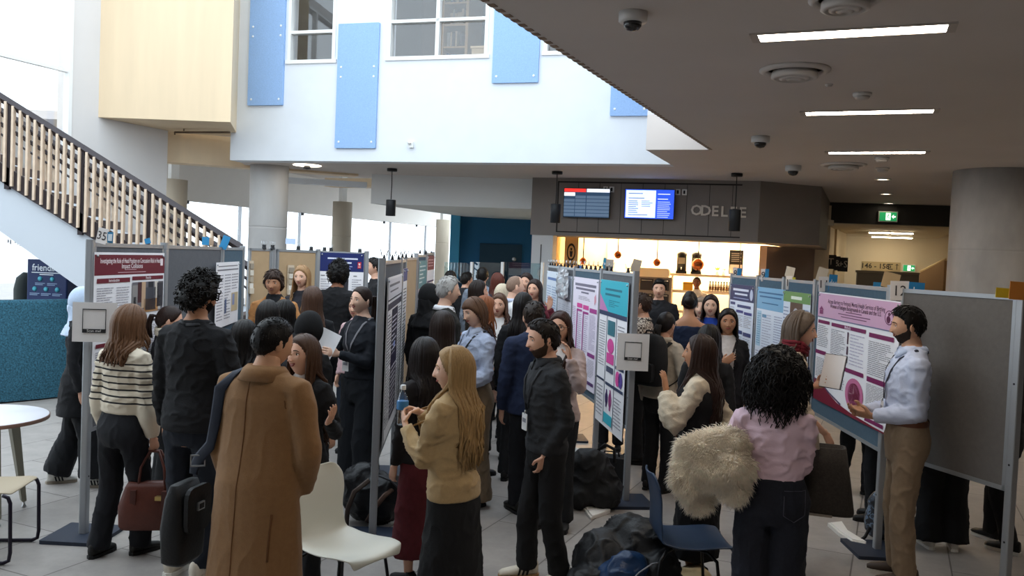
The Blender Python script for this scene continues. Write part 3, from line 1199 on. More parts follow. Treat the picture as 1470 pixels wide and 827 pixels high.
# extra bars out of view, added overhead and right to lift the indoor light
for k, (dx, dy) in enumerate(((-1.2, -2.7), (4.4, 1.2), (5.6, 3.9))):
    c = V((1.95 + dx, 5.25 + dy, CEIL))
    if True:
        t = thing('ceiling_light', 'unseen ceiling light bar added overhead or to the right to brighten the hall', 'ceiling light', c, math.atan2(d2.y, d2.x), 'unseen light bars added for brightness')
        p = MB()
        p.box((-.6, -.1, -.012), (.6, -.085, 0), mat('b7ada4', .6))
        p.box((-.6, .085, -.012), (.6, .1, 0), mat('b7ada4', .6))
        p.build('frame', t)
        p = MB()
        p.box((-.54, -.085, -.008), (.54, .085, -.002), mat('fff3e2', .5, emit=25))
        p.build('diffuser', t)


def diffuser(px, py, r, lab):
    t = thing('air_diffuser', lab, 'air diffuser', atz(px, py, CEIL))
    dm = mat('cfc8c2', .6)
    p = MB()
    p.lathe([(r, 0), (r, -.012), (r * .86, -.03), (r * .78, -.012), (r * .76, 0)], 40, dm)
    p.build('rim', t)
    for q in (.64, .42, .22):
        p = MB()
        p.lathe([(r * q, -.02), (r * (q + .02), -.05 - .03 * (1 - q)), (r * (q - .12), -.06 - .03 * (1 - q)), (r * (q - .14), -.02)], 36, dm)
        p.build('cone', t)
    p = MB()
    p.lathe([(r * .6, 0), (r * .6, -.018), (.01, -.019)], 24, mat('6e6560', .8))
    p.build('throat', t)


diffuser(1141, 100, .25, 'large round air diffuser under the brightest light bar')
diffuser(1211, 236, .3, 'round air diffuser near the farthest light bar')
diffuser(1214, -3, .19, 'round air diffuser cut off by the top of the picture')


def dome(px, py, r, lab):
    t = thing('dome_camera', lab, 'security camera', atz(px, py, CEIL))
    p = MB()
    p.lathe([(r, 0), (r, -r * .62), (r * .93, -r * .7), (r * .5, -r * .7)], 28, mat('d6d3d0', .4))
    p.build('housing', t)
    p = MB()
    p.lathe([(r * .66, -r * .66), (r * .62, -r * .95), (r * .42, -r * 1.2), (.004, -r * 1.3)], 24, mat('141214', .12, spec=.8))
    p.build('lens_dome', t)


dome(909, 18, .083, 'white dome camera with black lens, the nearest on the ceiling')
dome(1092, 196, .1, 'white dome camera near the ceiling edge above the cafe sign')
dome(1139, 238, .11, 'small dome camera above the taupe cafe corner')
for px, py, r, lab in ((1238, 134, .075, 'smoke detector between the first two light bars'), (1267, 241, .09, 'smoke detector nearest the round downlights'), (1190, 121, .03, 'tiny sprinkler cover right of the large air diffuser'), (1266, 226, .09, 'flat white disc just below the farthest light bar')):
    t = thing('smoke_detector', lab, 'smoke detector', atz(px, py, CEIL))
    p = MB()
    p.lathe([(r, 0), (r, -r * .2), (r * .9, -r * .35)], 24, mat('cfcac5', .5))
    p.build('base', t)
    p = MB()
    p.lathe([(r * .85, -r * .3), (r * .7, -r * .6), (r * .3, -r * .7), (.003, -r * .72)], 20, mat('bdb6b0', .5))
    p.build('cover', t)
for px, py, lab in ((1267.5, 257, 'round recessed downlight, nearest of the three'), (1272, 278, 'round recessed downlight, middle of the three'), (1276, 291.5, 'round recessed downlight, farthest of the three')):
    t = thing('downlight', lab, 'downlight', atz(px, py, CEIL))
    p = MB()
    p.lathe([(.12, 0), (.12, -.012), (.085, -.014), (.085, -.002)], 24, M_whiteplastic)
    p.build('ring', t)
    p = MB()
    p.lathe([(.086, -.003), (.004, -.006)], 20, mat('fff0d4', .5, emit=8))
    p.build('lens', t)
t = thing('track_light', 'small round light under the soffit beside the grey column', 'light', atz(441, 237, CEIL))
p = MB()
p.lathe([(.24, 0), (.24, -.012), (.02, -.013)], 24, mat('fff3df', .5, emit=3))
p.build('diffuser', t)
p = MB()
p.lathe([(.05, -.01), (.07, -.06), (.02, -.07)], 14, M_dark)
p.build('hub', t)

# ---- staircase (runs across the picture, falling to the right)
SY, SWD = 10.9, 1.25
rt_ = aty(0, 137, SY)
rb_ = aty(335, 347, SY)
slope = (rb_.z - rt_.z) / (rb_.x - rt_.x)
x_lo, x_hi = rb_.x + .1, rt_.x - 1.6


def railz(x):
    return rt_.z + slope * (x - rt_.x)


t = thing('staircase', 'staircase with dark railing and wooden pickets falling to the right', 'staircase', (0, 0, 0))
M_pick = mat('d3bda6', .6, 8, .1)
M_rail = mat('2b2226', .45)
st = MB()
dn, up_ = 1.02, 0
pa_, pb_ = x_hi, x_lo
st.add([(pa_, SY + .02, railz(pa_) - 1.55), (pb_, SY + .02, max(0, railz(pb_) - 1.95)), (pb_, SY + .02, railz(pb_) - 1.02), (pa_, SY + .02, railz(pa_) - 1.02),
        (pa_, SY + SWD, railz(pa_) - 1.55), (pb_, SY + SWD, max(0, railz(pb_) - 1.95)), (pb_, SY + SWD, railz(pb_) - 1.02), (pa_, SY + SWD, railz(pa_) - 1.02)],
       [(0, 1, 2, 3), (7, 6, 5, 4), (0, 4, 5, 1), (3, 2, 6, 7), (0, 3, 7, 4), (1, 5, 6, 2)], mat('c3c9d0', .7))
st.build('stringer', t)
n = int((x_lo - x_hi) / .29)
tr = MB()
for k in range(n):
    x = x_hi + .29 * k
    z = railz(x + .14) - 1.02
    tr.box((x, SY + .05, z - .17), (x + .3, SY + SWD - .03, z + .02), mat('584c48', .7))
tr.build('treads', t)
for yy, nm in ((SY, 0), (SY + SWD, .42)):
    railz0 = railz
    railz = (lambda f, d: (lambda x: f(x) - d))(railz0, nm)
    p = MB()
    p.add([(pa_, yy - .03, railz(pa_) - 1.05), (pb_, yy - .03, railz(pb_) - 1.05), (pb_, yy - .03, railz(pb_) - .82), (pa_, yy - .03, railz(pa_) - .82),
           (pa_, yy + .03, railz(pa_) - 1.05), (pb_, yy + .03, railz(pb_) - 1.05), (pb_, yy + .03, railz(pb_) - .82), (pa_, yy + .03, railz(pa_) - .82)],
          [(0, 1, 2, 3), (7, 6, 5, 4), (0, 4, 5, 1), (3, 2, 6, 7)], mat('33292b', .6))
    p.build('skirt', t)
    p = MB()
    p.tube([(pa_, yy, railz(pa_) - .02), (pb_, yy, railz(pb_) - .02)], (.055), 4, M_rail, smooth=False)
    p.build('handrail', t)
    p = MB()
    p.tube([(pa_, yy, railz(pa_) - .2), (pb_, yy, railz(pb_) - .2)], .022, 6, M_rail, smooth=False)
    p.tube([(pa_, yy, railz(pa_) - .33), (pb_, yy, railz(pb_) - .33)], .016, 6, M_rail, smooth=False)
    p.build('rail_bar', t)
    railz = railz0
pm = MB()
pm.box((-.014, -.03, -1.0), (.014, .03, .0), M_pick)
pme = pm.mesh('picket')
k = 0
for yy in (SY - .035, SY + SWD + .035):
    x = x_hi + .3
    while x < x_lo - .1 and k < 100:
        if aty(40, 300, yy).x - 1.4 < x:
            c = bpy.data.objects.new('picket', pme)
            COL.objects.link(c)
            c.parent = t
            c.location = (x, yy, railz(x) - .02 - (.42 if yy > SY + .5 else 0))
            k += 1
        x += .0935 if yy < SY + .5 else .12
po = MB()
for x in (rt_.x + .12, aty(118, 250, SY).x, aty(214, 300, SY).x):
    q = MB()
    q.box((x - .03, SY - .03, railz(x) - 1.1), (x + .03, SY + .03, railz(x)), M_rail)
    q.build('newel', t)

# ---- curved teal booth wall, bins, table at the left
M_teal = mat('2c5768', .95, 55, .55, .5, 110)
ctr = V((-7.6, 13.4))
pts_o, pts_i = [], []
pe = atz(132, 566, 0)
ps = atz(0, 580, 0)
r_ = 3.6
# circle through ps, pe with given radius, bulging towards the viewer
mid = (V((ps.x, ps.y)) + V((pe.x, pe.y))) / 2
hd = V((pe.x - ps.x, pe.y - ps.y))
nn = V((-hd.y, hd.x)).normalized()
cc = mid + nn * math.sqrt(r_ ** 2 - (hd.length / 2) ** 2)
a1 = math.atan2(pe.y - cc.y, pe.x - cc.x)
a0 = math.atan2(ps.y - cc.y, ps.x - cc.x)
aa = [a0 - .3 + (a1 + .45 - a0 + .3) * k / 30 for k in range(31)]
pts = [(cc.x + math.cos(q) * r_, cc.y + math.sin(q) * r_) for q in aa]
pin = [(cc.x + math.cos(q) * (r_ - .16), cc.y + math.sin(q) * (r_ - .16)) for q in aa]
t = thing('booth_screen', 'curved teal upholstered booth wall at the left', 'booth', (0, 0, 0))
zt_ = 1.27
p = MB()
n = len(pts)
vs, fs = [], []
for ring, zz in ((pts, .02), (pts, zt_ - .03), (pts, zt_), (pin, zt_), (pin, .02)):
    pass
prof = [(0, .02), (0, zt_ - .05), (.02, zt_ - .015), (.06, zt_), (.1, zt_), (.14, zt_ - .015), (.16, zt_ - .05), (.16, .02)]
for q in aa:
    for dr_, z in prof:
        vs.append((cc.x + math.cos(q) * (r_ - dr_), cc.y + math.sin(q) * (r_ - dr_), z))
m_ = len(prof)
for i in range(n - 1):
    for j in range(m_ - 1):
        fs.append((i * m_ + j, (i + 1) * m_ + j, (i + 1) * m_ + j + 1, i * m_ + j + 1))
fs += [tuple(range(m_)), tuple(range((n - 1) * m_ + m_ - 1, (n - 1) * m_ - 1, -1))]
p.add(vs, fs, M_teal, True)
p.build('upholstery', t)
p = MB()
vs = []
for q in aa:
    vs += [(cc.x + math.cos(q) * (r_ - .03), cc.y + math.sin(q) * (r_ - .03), 0), (cc.x + math.cos(q) * (r_ - .03), cc.y + math.sin(q) * (r_ - .03), .03)]
p.add(vs, [(2 * i, 2 * i + 2, 2 * i + 3, 2 * i + 1) for i in range(n - 1)], M_black)
p.build('plinth', t)

# collection bins
c0, c1 = aty(39, 372, 11.75), aty(97, 373, 11.7)
Mq, L, a = wallframe(c0, c1)
t = thing('collection_bin', 'navy blue return bin reading friendlier behind the booth', 'bin', (c0.x, c0.y, 0), a)
M_navy = mat('1b2d5c', .5)
p = MB()
p.rbox((0, 0, .05), (L, .5, c0.z), .02, M_navy)
p.build('body', t)
p = MB()
p.box((.03, -.006, .06), (L - .03, 0, .3), mat('a32638', .5))
p.build('base_band', t)
p = MB()
wm = mat('e8eef5', .5)
cm = mat('4fb3c8', .5)
put_text(p, 'friendlier', L / 2, c0.z - .11, .13, wm, -.004, maxw=L * .74, bold=.012)
for z, x0, x1 in ((.175, .12, .88), (.2, .32, .66)):
    p.box((L * x0, -.004, c0.z - z - .006), (L * x1, -.002, c0.z - z + .006), wm)
for x, z in ((.3, .26), (.6, .26), (.17, .4), (.45, .4), (.73, .4)):
    p.lathe([(.035, 0), (.002, .002)], 14, cm, Matrix.Translation(V((L * x + .02, -.003, c0.z - z))) @ Matrix.Rotation(R(90), 4, 'X'))
    for k in range(2):
        p.box((L * x - .05, -.004, c0.z - z - .065 - .02 * k), (L * x + .09 - .03 * k, -.002, c0.z - z - .055 - .02 * k), mat('8fa6c4', .5))
p.build('print', t)
c0, c1 = aty(107, 373, 12.75), aty(137, 373, 12.75)
Mq, L, a = wallframe(c0, c1)
t = thing('collection_bin', 'navy blue bin with a coloured picture on top, beside the pole of board 35', 'bin', (c0.x, c0.y, 0), a)
p = MB()
p.rbox((0, 0, .05), (L, .45, c0.z), .02, M_navy)
p.build('body', t)
p = MB()
p.box((.02, -.004, c0.z - .16), (L, 0, c0.z - .02), mat('23344a', .5))
for k in range(9):
    x, z = .05 + rr.random() * (L - .07), c0.z - .14 + rr.random() * .1
    p.lathe([(.022, 0), (.002, .002)], 9, mat(rr.choice(['d7c93c', '6fb04a', '4fb3c8', 'e6e6e0']), .5), Matrix.Translation(V((x, -.005 - .0005 * k, z))) @ Matrix.Rotation(R(90), 4, 'X'))
for k in range(4):
    p.box((.06, -.004, c0.z - .25 - .075 * k), (.06 + .17 - .03 * (k % 2), -.002, c0.z - .215 - .075 * k), wm)
p.build('print', t)
# dark bag beside the bin
p = MB()
q = aty(36, 405, 12.1)
p.tube([(q.x, q.y, 0), (q.x - .01, q.y, q.z - .1), (q.x, q.y, q.z + .05), (q.x + .02, q.y, q.z + .13)], [(.1, .16), (.12, .17), (.1, .14), (.04, .06)], 12, mat('39403f', .8))
tag(p.build('litter_bin'), 'dark rounded bin half hidden behind the friendlier bin', 'bin')
# small print on the glazing
p = MB()
q = onwall(26, 342, Lw0, Lw1, .03)
Mq = Matrix.Translation(q) @ Matrix.Rotation(ga, 4, 'Z')
for k in range(9):
    for j in range(3):
        if (k * 7 + j * 5) % 4:
            p.box((-.16 + .036 * k, -.002, .1 - .085 * j - .02 * (k % 3)), (-.14 + .036 * k, 0, .145 - .085 * j), mat('8b8f98', .6))
o = p.build('glass_decal')
o.matrix_world = Mq
tag(o, 'small grey lettering on the glass under the stairs', 'decal')
# ------------------------------------------------------------------ poster boards
def P2(px, Y, py=372):
    p = aty(px, py, Y)
    return V((p.x, p.y))


M_fab = mat('5f6064', .95, 30, .06, .2, 220)
M_fabt = mat('4a5f6e', .95, 30, .06, .2, 220)
M_fabw = mat('66625f', .95, 30, .06, .2, 220)
M_cork = mat('b59a78', .9, 8, .05, .1, 120)
M_frame = mat('a5a8ac', .45, metal=.55)


def trim(A, B, d=.075):
    return V(A) + (V(B) - V(A)).normalized() * d


M_basep = mat('232c3d', .55)


def board(A, B, z0, z1, fab, label, posts='', base=True, group=None, th=.032):
    """A is the viewer's left end"""
    A, B = V((A[0], A[1])), V((B[0], B[1]))
    _, L, a = wallframe(A, B)
    t = thing('display_board', label, 'display board', (A.x, A.y, 0), a, group)
    p = MB()
    p.box((.02, -th * .35, z0 + .02), (L - .02, th * .35, z1 - .02), fab)
    p.build('panel', t)
    p = MB()
    p.box((0, -th / 2, z0), (L, th / 2, z0 + .028), M_frame)
    p.box((0, -th / 2, z1 - .028), (L, th / 2, z1), M_frame)
    p.box((0, -th / 2, z0), (.025, th / 2, z1), M_frame)
    p.box((L - .025, -th / 2, z0), (L, th / 2, z1), M_frame)
    p.build('frame', t)
    for side in posts:
        x = -.028 if side == 'l' else L + .028
        p = MB()
        p.rbox((x - .026, -.026, 0), (x + .026, .026, z1 + .02), .01, M_frame)
        for z in (.42, .9, 1.4):
            p.tube([(x, -.0275, z), (x, -.026, z)], .007, 8, M_dark, smooth=False)
        p.build('post', t)
        if base:
            p = MB()
            p.rbox((x - .2, -.2, 0), (x + .2, .2, .025), .012, M_basep)
            p.build('base_plate', t)
    return t


def poster(A, B, x0, y0, x1, y1, label, ops, bg_='f3f1f4', rect=None, seed=1, curl=0):
    """pixel corners (top left, bottom right) on the panel through A, B, or rect = s0, z1, s1, z0"""
    off = .032
    if rect is None:
        s0, z1 = wall_local(x0, y0, A, B, off)
        s1, z0 = wall_local(x1, y1, A, B, off)
    else:
        s0, z1, s1, z0 = rect
    Mx, L, a = wallframe(A, B)
    w_, h_ = s1 - s0, z1 - z0
    p = MB()
    p.box((0, 0, 0), (w_, .004, h_), mat(bg_, .55))
    rr = random.Random(seed)
    lay = [0]

    def yy():
        lay[0] += 1
        return -.0008 - .0003 * min(lay[0], 14)
    for op in ops:
        k = op[0]
        if k == 'r':
            _, a0, b0, a1, b1, c = op
            y = yy()
            p.quad((a0 * w_, y, b0 * h_), (a1 * w_, y, b0 * h_), (a1 * w_, y, b1 * h_), (a0 * w_, y, b1 * h_), mat(c, .55))
        elif k == 'l':      # rows of print
            _, a0, b0, a1, b1, n, c = op
            y = yy()
            for i in range(n):
                z = b1 - (b1 - b0) * (i + .5) / n
                hh = (b1 - b0) / n * .16
                x = a0
                end = a0 + (a1 - a0) * (rr.uniform(.45, .8) if rr.random() < .2 else rr.uniform(.88, 1))
                while x < end - .004:
                    xe = min(end, x + (a1 - a0) * rr.uniform(.12, .4))
                    p.quad((x * w_, y, (z - hh) * h_), (xe * w_, y, (z - hh) * h_), (xe * w_, y, (z + hh) * h_), (x * w_, y, (z + hh) * h_), mat(c, .6))
                    x = xe + (a1 - a0) * .025
        elif k == 't':
            _, s, x, z, sz, c, mw = op
            put_text(p, s, x * w_, z * h_, sz, mat(c, .6), yy() - .0005, maxw=mw * w_, bold=.012)
        elif k == 'e':
            _, x, z, rx, rz, c = op
            y = yy()
            vs = [(x * w_ + rx * w_ * math.cos(q * math.pi / 12), y, z * h_ + rz * h_ * math.sin(q * math.pi / 12)) for q in range(24)]
            p.add(vs, [tuple(range(24))], mat(c, .55))
        elif k == 'p':
            _, pl, c = op
            y = yy()
            p.add([(q[0] * w_, y, q[1] * h_) for q in pl], [tuple(range(len(pl)))], mat(c, .55))
    o = p.build('poster')
    o.matrix_world = Mx @ Matrix.Translation(V((s0, -off, z0)))
    tag(o, label, 'poster')
    for q in ((.03, h_ - .025), (w_ - .03, h_ - .025)):
        c = MB()
        c.tube([(q[0], -.012, q[1]), (q[0], .001, q[1])], .008, 8, M_steel)
        c.build('push_pin', o)
    return o


L0 = V((-2.888, 5.931))
L1, L2, L3 = P2(232, 7.0), P2(316, 8.35), P2(347, 9.4)
L4, L5, L6, L7 = P2(388, 9.75), P2(454, 10.3), P2(456, 10.5), P2(523, 10.75)
N = 'dark grey'
board(L0, L1, .72, 2.03, M_fab, 'grey display board carrying the maroon-headed poster 35', 'l')
board(trim(L1, L2), L2, .72, 2.03, M_fab, 'blank grey display board beside the maroon-headed poster board', 'l', base=False)
board(trim(L2, L3), L3, .72, 2.03, M_fabt, 'blue-grey display board with a small white poster next to the cork boards', 'lr')
board(L3 + V((.05, .08)), L4, .72, 2.03, M_cork, 'narrow tan cork board next to the blue-grey board', 'r')
board(L4 + V((.06, .04)), L5, .72, 2.03, M_cork, 'wide tan cork board next to the navy-headed poster board', '')
board(L6 + V((.03, .0)), L7, .72, 2.03, M_fab, 'grey display board carrying the navy-headed poster', 'lr')
G, GD, BK = '98969e', '77757d', '4a4850'
MR = '6e1f2d'
poster(L0, L1, 136, 362, 231, 560, 'poster with maroon title band about head position and collisions on board 35', [
    ('r', 0, .855, 1, .985, MR), ('t', 'Investigating the Role of Head Position on Concussion Risk in Head', .5, .945, .05, 'f3e6e8', .86), ('t', 'Impact Collisions', .5, .91, .05, 'f3e6e8', .3),
    ('r', .4, .886, .56, .89, 'd9b5bb'), ('r', .3, .868, .7, .872, 'd9b5bb'), ('r', .93, .91, .97, .96, 'f3e6e8'),
    ('r', .03, .805, .47, .835, MR), ('r', .5, .815, .98, .84, MR), ('t', 'Introduction', .25, .82, .03, 'f3e6e8', .3), ('t', 'Results', .74, .828, .03, 'f3e6e8', .2),
    ('l', .03, .45, .25, .78, 22, G), ('l', .28, .45, .46, .78, 20, 'aaa8b0'),
    ('r', .5, .59, .98, .8, '6d6a70'), ('r', .5, .6, .58, .78, '94908e'), ('r', .58, .66, .64, .8, '4b2b2f'), ('r', .64, .62, .7, .8, 'c9a98a'), ('r', .7, .6, .86, .76, '4a4c55'), ('r', .74, .66, .82, .8, '23252b'), ('r', .68, .59, .9, .68, 'b08050'), ('r', .88, .62, .98, .79, '39383f'), ('r', .84, .68, .9, .8, 'd8cfc4'), ('r', .52, .62, .56, .7, '2f2f36'), ('r', .9, .6, .94, .7, 'c2bdb8'),
    ('r', .56, .52, .98, .535, BK), ('l', .52, .3, .97, .5, 16, G), ('r', .03, .4, .47, .425, MR), ('l', .03, .06, .46, .38, 22, G), ('r', .5, .25, .98, .275, MR), ('l', .52, .05, .97, .23, 14, G)], seed=5)
poster(L2, L3, 311, 377, 341, 461, 'small white landscape poster on the blue-grey board', [
    ('r', .08, .93, .92, .945, GD), ('r', .04, .87, .96, .89, GD), ('l', .04, .1, .3, .82, 16, G), ('l', .35, .1, .62, .82, 16, G), ('l', .66, .55, .96, .82, 6, G), ('r', .66, .2, .96, .5, 'c8b48f'), ('r', .7, .3, .8, .48, '8a94b8'), ('r', .36, .2, .44, .42, '5c6a8c')], seed=6)
NV = '1d2a66'
poster(L6, L7, 459, 362, 519, 470, 'white poster with navy title band and a red crest behind the man in black', [
    ('r', 0, .75, 1, 1, NV), ('r', .18, .915, .86, .935, 'dfe4f5'), ('r', .33, .86, .72, .88, 'dfe4f5'), ('r', .3, .815, .74, .825, 'aab4dd'), ('r', .35, .785, .7, .795, 'aab4dd'),
    ('r', .86, .8, .94, .885, 'c8303c'), ('r', .88, .84, .92, .87, 'efdada'), ('r', .875, .815, .925, .825, 'efdada'), ('r', .04, .69, .13, .7, BK), ('r', .27, .69, .33, .7, BK), ('r', .77, .69, .85, .7, BK),
    ('l', .04, .1, .24, .66, 18, 'a8a6b0'), ('l', .3, .1, .68, .3, 8, 'a8a6b0'), ('l', .74, .1, .96, .66, 18, 'a8a6b0'), ('r', .32, .35, .66, .65, '2c2c36')], seed=7)
for px, py, w_, h_, lab in ((361, 398, .06, .36, 'small tan leaflet holder on the narrow cork board'), (418, 402, .09, .34, 'pale leaflet holder on the wide cork board, left one'), (432, 400, .11, .3, 'pale leaflet holder on the wide cork board, behind the blonde woman')):
    A_, B_ = (L3 + V((.05, .08)), L4) if px < 388 else (L4 + V((.06, .04)), L5)
    s, z = wall_local(px, py, A_, B_, .04)
    Mx, L, a = wallframe(A_, B_)
    t = thing('leaflet_holder', lab, 'leaflet holder', Mx @ V((s, -.035, z)), a)
    p = MB()
    p.box((-w_ / 2, 0, -h_ / 2), (w_ / 2, .012, h_ / 2), mat('cbbba5', .6))
    p.box((-w_ / 2, -.02, -h_ / 2), (w_ / 2, 0, -h_ / 2 + .06), mat('d8cbb8', .5))
    p.build('holder', t)
    p = MB()
    for k in range(4):
        p.box((-w_ * .4, -.012 - .001 * k, -h_ * .35 + k * h_ * .2), (w_ * .4, -.004, -h_ * .18 + k * h_ * .2), mat(('e8e2d8', 'b8ab98', 'dcd4c6', 'a09484')[k], .6))
    p.build('leaflets', t)

# centre row, seen along its length
C0 = V((-.924, 6.121))
C1, C2, C3, C4, C5 = P2(574, 7.9), P2(581, 8.5), P2(597, 10.2), P2(610, 11.5), P2(621, 12.7)
board(C0, C1, .55, 1.985, M_fab, 'grey display board with a black-and-white poster, nearest in the centre row', 'l')
board(trim(C1, C2), C2, .55, 1.985, M_fab, 'narrow grey display board between the black-and-white poster and the tan panel', 'l')
board(trim(C2, C3), C3, .55, 2.0, M_cork, 'tan panel in the middle of the centre row', '')
board(trim(C3, C4), C4, .55, 2.03, M_fabt, 'display board with a teal poster in the centre row', 'l')
board(trim(C4, C5), C5, .55, 2.06, M_fab, 'display board with a maroon poster at the far end of the centre row', 'lr')
poster(C0, C1, 546, 396, 573, 0, 'black-and-white poster on the nearest board of the centre row', [
    ('r', .03, .87, .97, .985, 'e2e0e6'), ('r', .1, .94, .8, .955, GD), ('r', .15, .905, .7, .915, GD), ('r', .02, .855, .98, .865, BK), ('r', .05, .8, .95, .84, '4a4653'),
    ('r', .3, .08, .7, .79, '35303f'), ('l', .33, .1, .67, .75, 22, 'd8d4e0'), ('r', .3, .42, .7, .5, '2c2440'), ('e', .5, .55, .06, .02, '8fa0d8'),
    ('l', .05, .08, .27, .78, 36, BK), ('l', .74, .08, .96, .78, 36, BK), ('r', 0, 0, .02, 1, '6a6870'), ('r', .98, 0, 1, 1, '6a6870')], rect=(.16, 1.86, 1.72, .62), seed=9)
poster(C1, C2, 575, 380, 580, 0, 'tall white and blue poster on the narrow board of the centre row', [
    ('r', 0, .9, 1, 1, '3b4a86'), ('l', .1, .1, .9, .85, 30, BK)], rect=(.1, 1.9, .58, .7), seed=10)
poster(C3, C4, 0, 0, 0, 0, 'teal and pink poster on a board far down the centre row', [
    ('r', 0, .72, 1, 1, '4e8a94'), ('l', .1, .76, .9, .96, 5, 'c9dfe2'), ('l', .08, .35, .92, .7, 20, G), ('e', .55, .2, .4, .14, 'e0405f'), ('r', 0, 0, 1, .06, 'b8b6be')], rect=(.1, 1.96, 1.24, .75), seed=11, bg_='a9a9b4')
poster(C4, C5, 0, 0, 0, 0, 'maroon-headed poster at the far end of the centre row', [
    ('r', 0, .84, 1, 1, '7a2638'), ('l', .1, .87, .9, .97, 3, 'd8b5bd'), ('r', 0, .7, 1, .72, '4a3560'), ('l', .08, .1, .92, .68, 24, G)], rect=(.08, 2.02, 1.12, .8), seed=12)

# right-of-centre row
R0 = V((1.041, 7.283))
R1, R2, R3, R4 = P2(868, 8.5), P2(828, 9.75), P2(806, 11.0), P2(789, 12.2)
board(R1, trim(R0, R1, .03), .62, 1.955, M_fab, 'grey display board with the cyan poster, nearest to the scan sign', 'r')
board(R2, trim(R1, R2), .62, 1.955, M_fabt, 'grey-blue display board with the pink and white poster', 'r')
board(R3, trim(R2, R3), .62, 1.955, M_fab, 'display board with a crumpled silvery sheet beyond the pink poster', 'r')
board(R4, trim(R3, R4), .62, 1.955, M_fab, 'farthest display board of the row beyond the pink poster', 'rl')
PK, CY = 'd94f9c', '35b3c6'
poster(R1, R0, 0, 0, 0, 0, 'cyan and pink headed tall poster beside the scan sign', [
    ('r', 0, .78, 1, 1, CY), ('p', [(0, .78), (.35, .78), (0, .9)], 'c583b8'), ('r', .2, .93, .8, .945, '1f7386'), ('r', .2, .895, .75, .91, '1f7386'), ('l', .35, .82, .75, .87, 4, '1f7386'),
    ('r', 0, .755, 1, .785, '33405e'), ('r', .31, .02, .325, .755, '33405e'), ('r', .66, .02, .675, .755, '33405e'),
    ('l', .04, .4, .28, .72, 18, G), ('l', .72, .5, .96, .72, 10, G), ('r', .36, .63, .62, .73, '33707e'), ('e', .49, .56, .12, .05, PK), ('r', .36, .44, .62, .51, PK), ('r', .37, .38, .62, .42, '4a5068'),
    ('r', .7, .43, .98, .45, '33405e'), ('e', .78, .37, .07, .05, PK), ('e', .88, .37, .07, .05, '5a4a98'), ('r', .36, .29, .98, .31, '33405e'), ('r', 0, .3, .3, .315, '33405e'),
    ('e', .42, .2, .05, .04, '4a3a70'), ('e', .55, .2, .05, .05, 'b05090'), ('r', .4, .14, .44, .26, '4a3a70'), ('r', .53, .13, .57, .27, 'b05090'), ('r', .34, .03, .64, .1, CY), ('l', .04, .05, .28, .27, 9, G), ('l', .7, .05, .96, .25, 9, G)],
    rect=(.03, 1.87, 1.12, .5), seed=13)
poster(R2, R1, 0, 0, 0, 0, 'lilac-white poster with pink boxes and brackets', [
    ('r', .08, .92, .92, .945, '7a7688'), ('r', .12, .885, .88, .905, '7a7688'), ('r', .35, .855, .65, .87, '7a7688'), ('l', .25, .79, .75, .83, 3, G), ('p', [(.88, .77), (.94, .8), (.92, .87), (.87, .84)], 'e0a0b0'),
    ('r', .2, .715, .42, .755, PK), ('r', .46, .71, .68, .75, PK), ('r', .72, .695, .98, .735, 'a8408c'), ('r', .2, .3, .235, .7, 'a33a86'), ('r', .2, .68, .42, .7, 'a33a86'), ('r', .46, .3, .49, .69, 'a33a86'), ('r', .46, .67, .68, .69, 'a33a86'), ('r', .2, .29, .49, .305, 'a33a86'),
    ('l', .02, .3, .17, .72, 24, 'b5a8c0'), ('l', .26, .32, .44, .66, 18, 'b5a8c0'), ('l', .51, .32, .68, .66, 18, 'b5a8c0'), ('l', .73, .36, .97, .68, 26, 'a89cb4'), ('r', .0, .27, .17, .3, 'a8408c'), ('r', .7, .3, .97, .335, '8a3a80'), ('l', .72, .12, .97, .28, 12, G), ('r', .46, .05, .68, .23, PK), ('l', .18, .06, .42, .23, 10, 'b5a8c0'), ('r', .72, .05, .97, .08, '5a3a70')],
    rect=(.04, 1.86, 1.2, .72), seed=14, bg_='ece4f2')
poster(R3, R2, 0, 0, 0, 0, 'pale grey poster with fine print beyond the pink poster', [
    ('r', .02, .74, .98, .76, GD), ('l', .06, .05, .3, .7, 30, 'a9abb8'), ('l', .36, .05, .62, .7, 30, 'a9abb8'), ('l', .68, .05, .95, .7, 30, 'a9abb8'), ('l', .1, .8, .9, .96, 4, 'b4b6c2')], rect=(.05, 1.86, 1.18, .7), seed=15, bg_='c9ccd6')
poster(R4, R3, 0, 0, 0, 0, 'pale blue-white poster on the farthest board beyond the pink poster', [
    ('r', .1, .9, .9, .93, '5a78b0'), ('l', .06, .1, .45, .84, 26, '8fa4c8'), ('l', .55, .1, .95, .84, 26, '8fa4c8'), ('r', .45, .3, .5, .7, '4a68a8')], rect=(.05, 1.88, 1.14, .7), seed=16, bg_='dfe8f4')

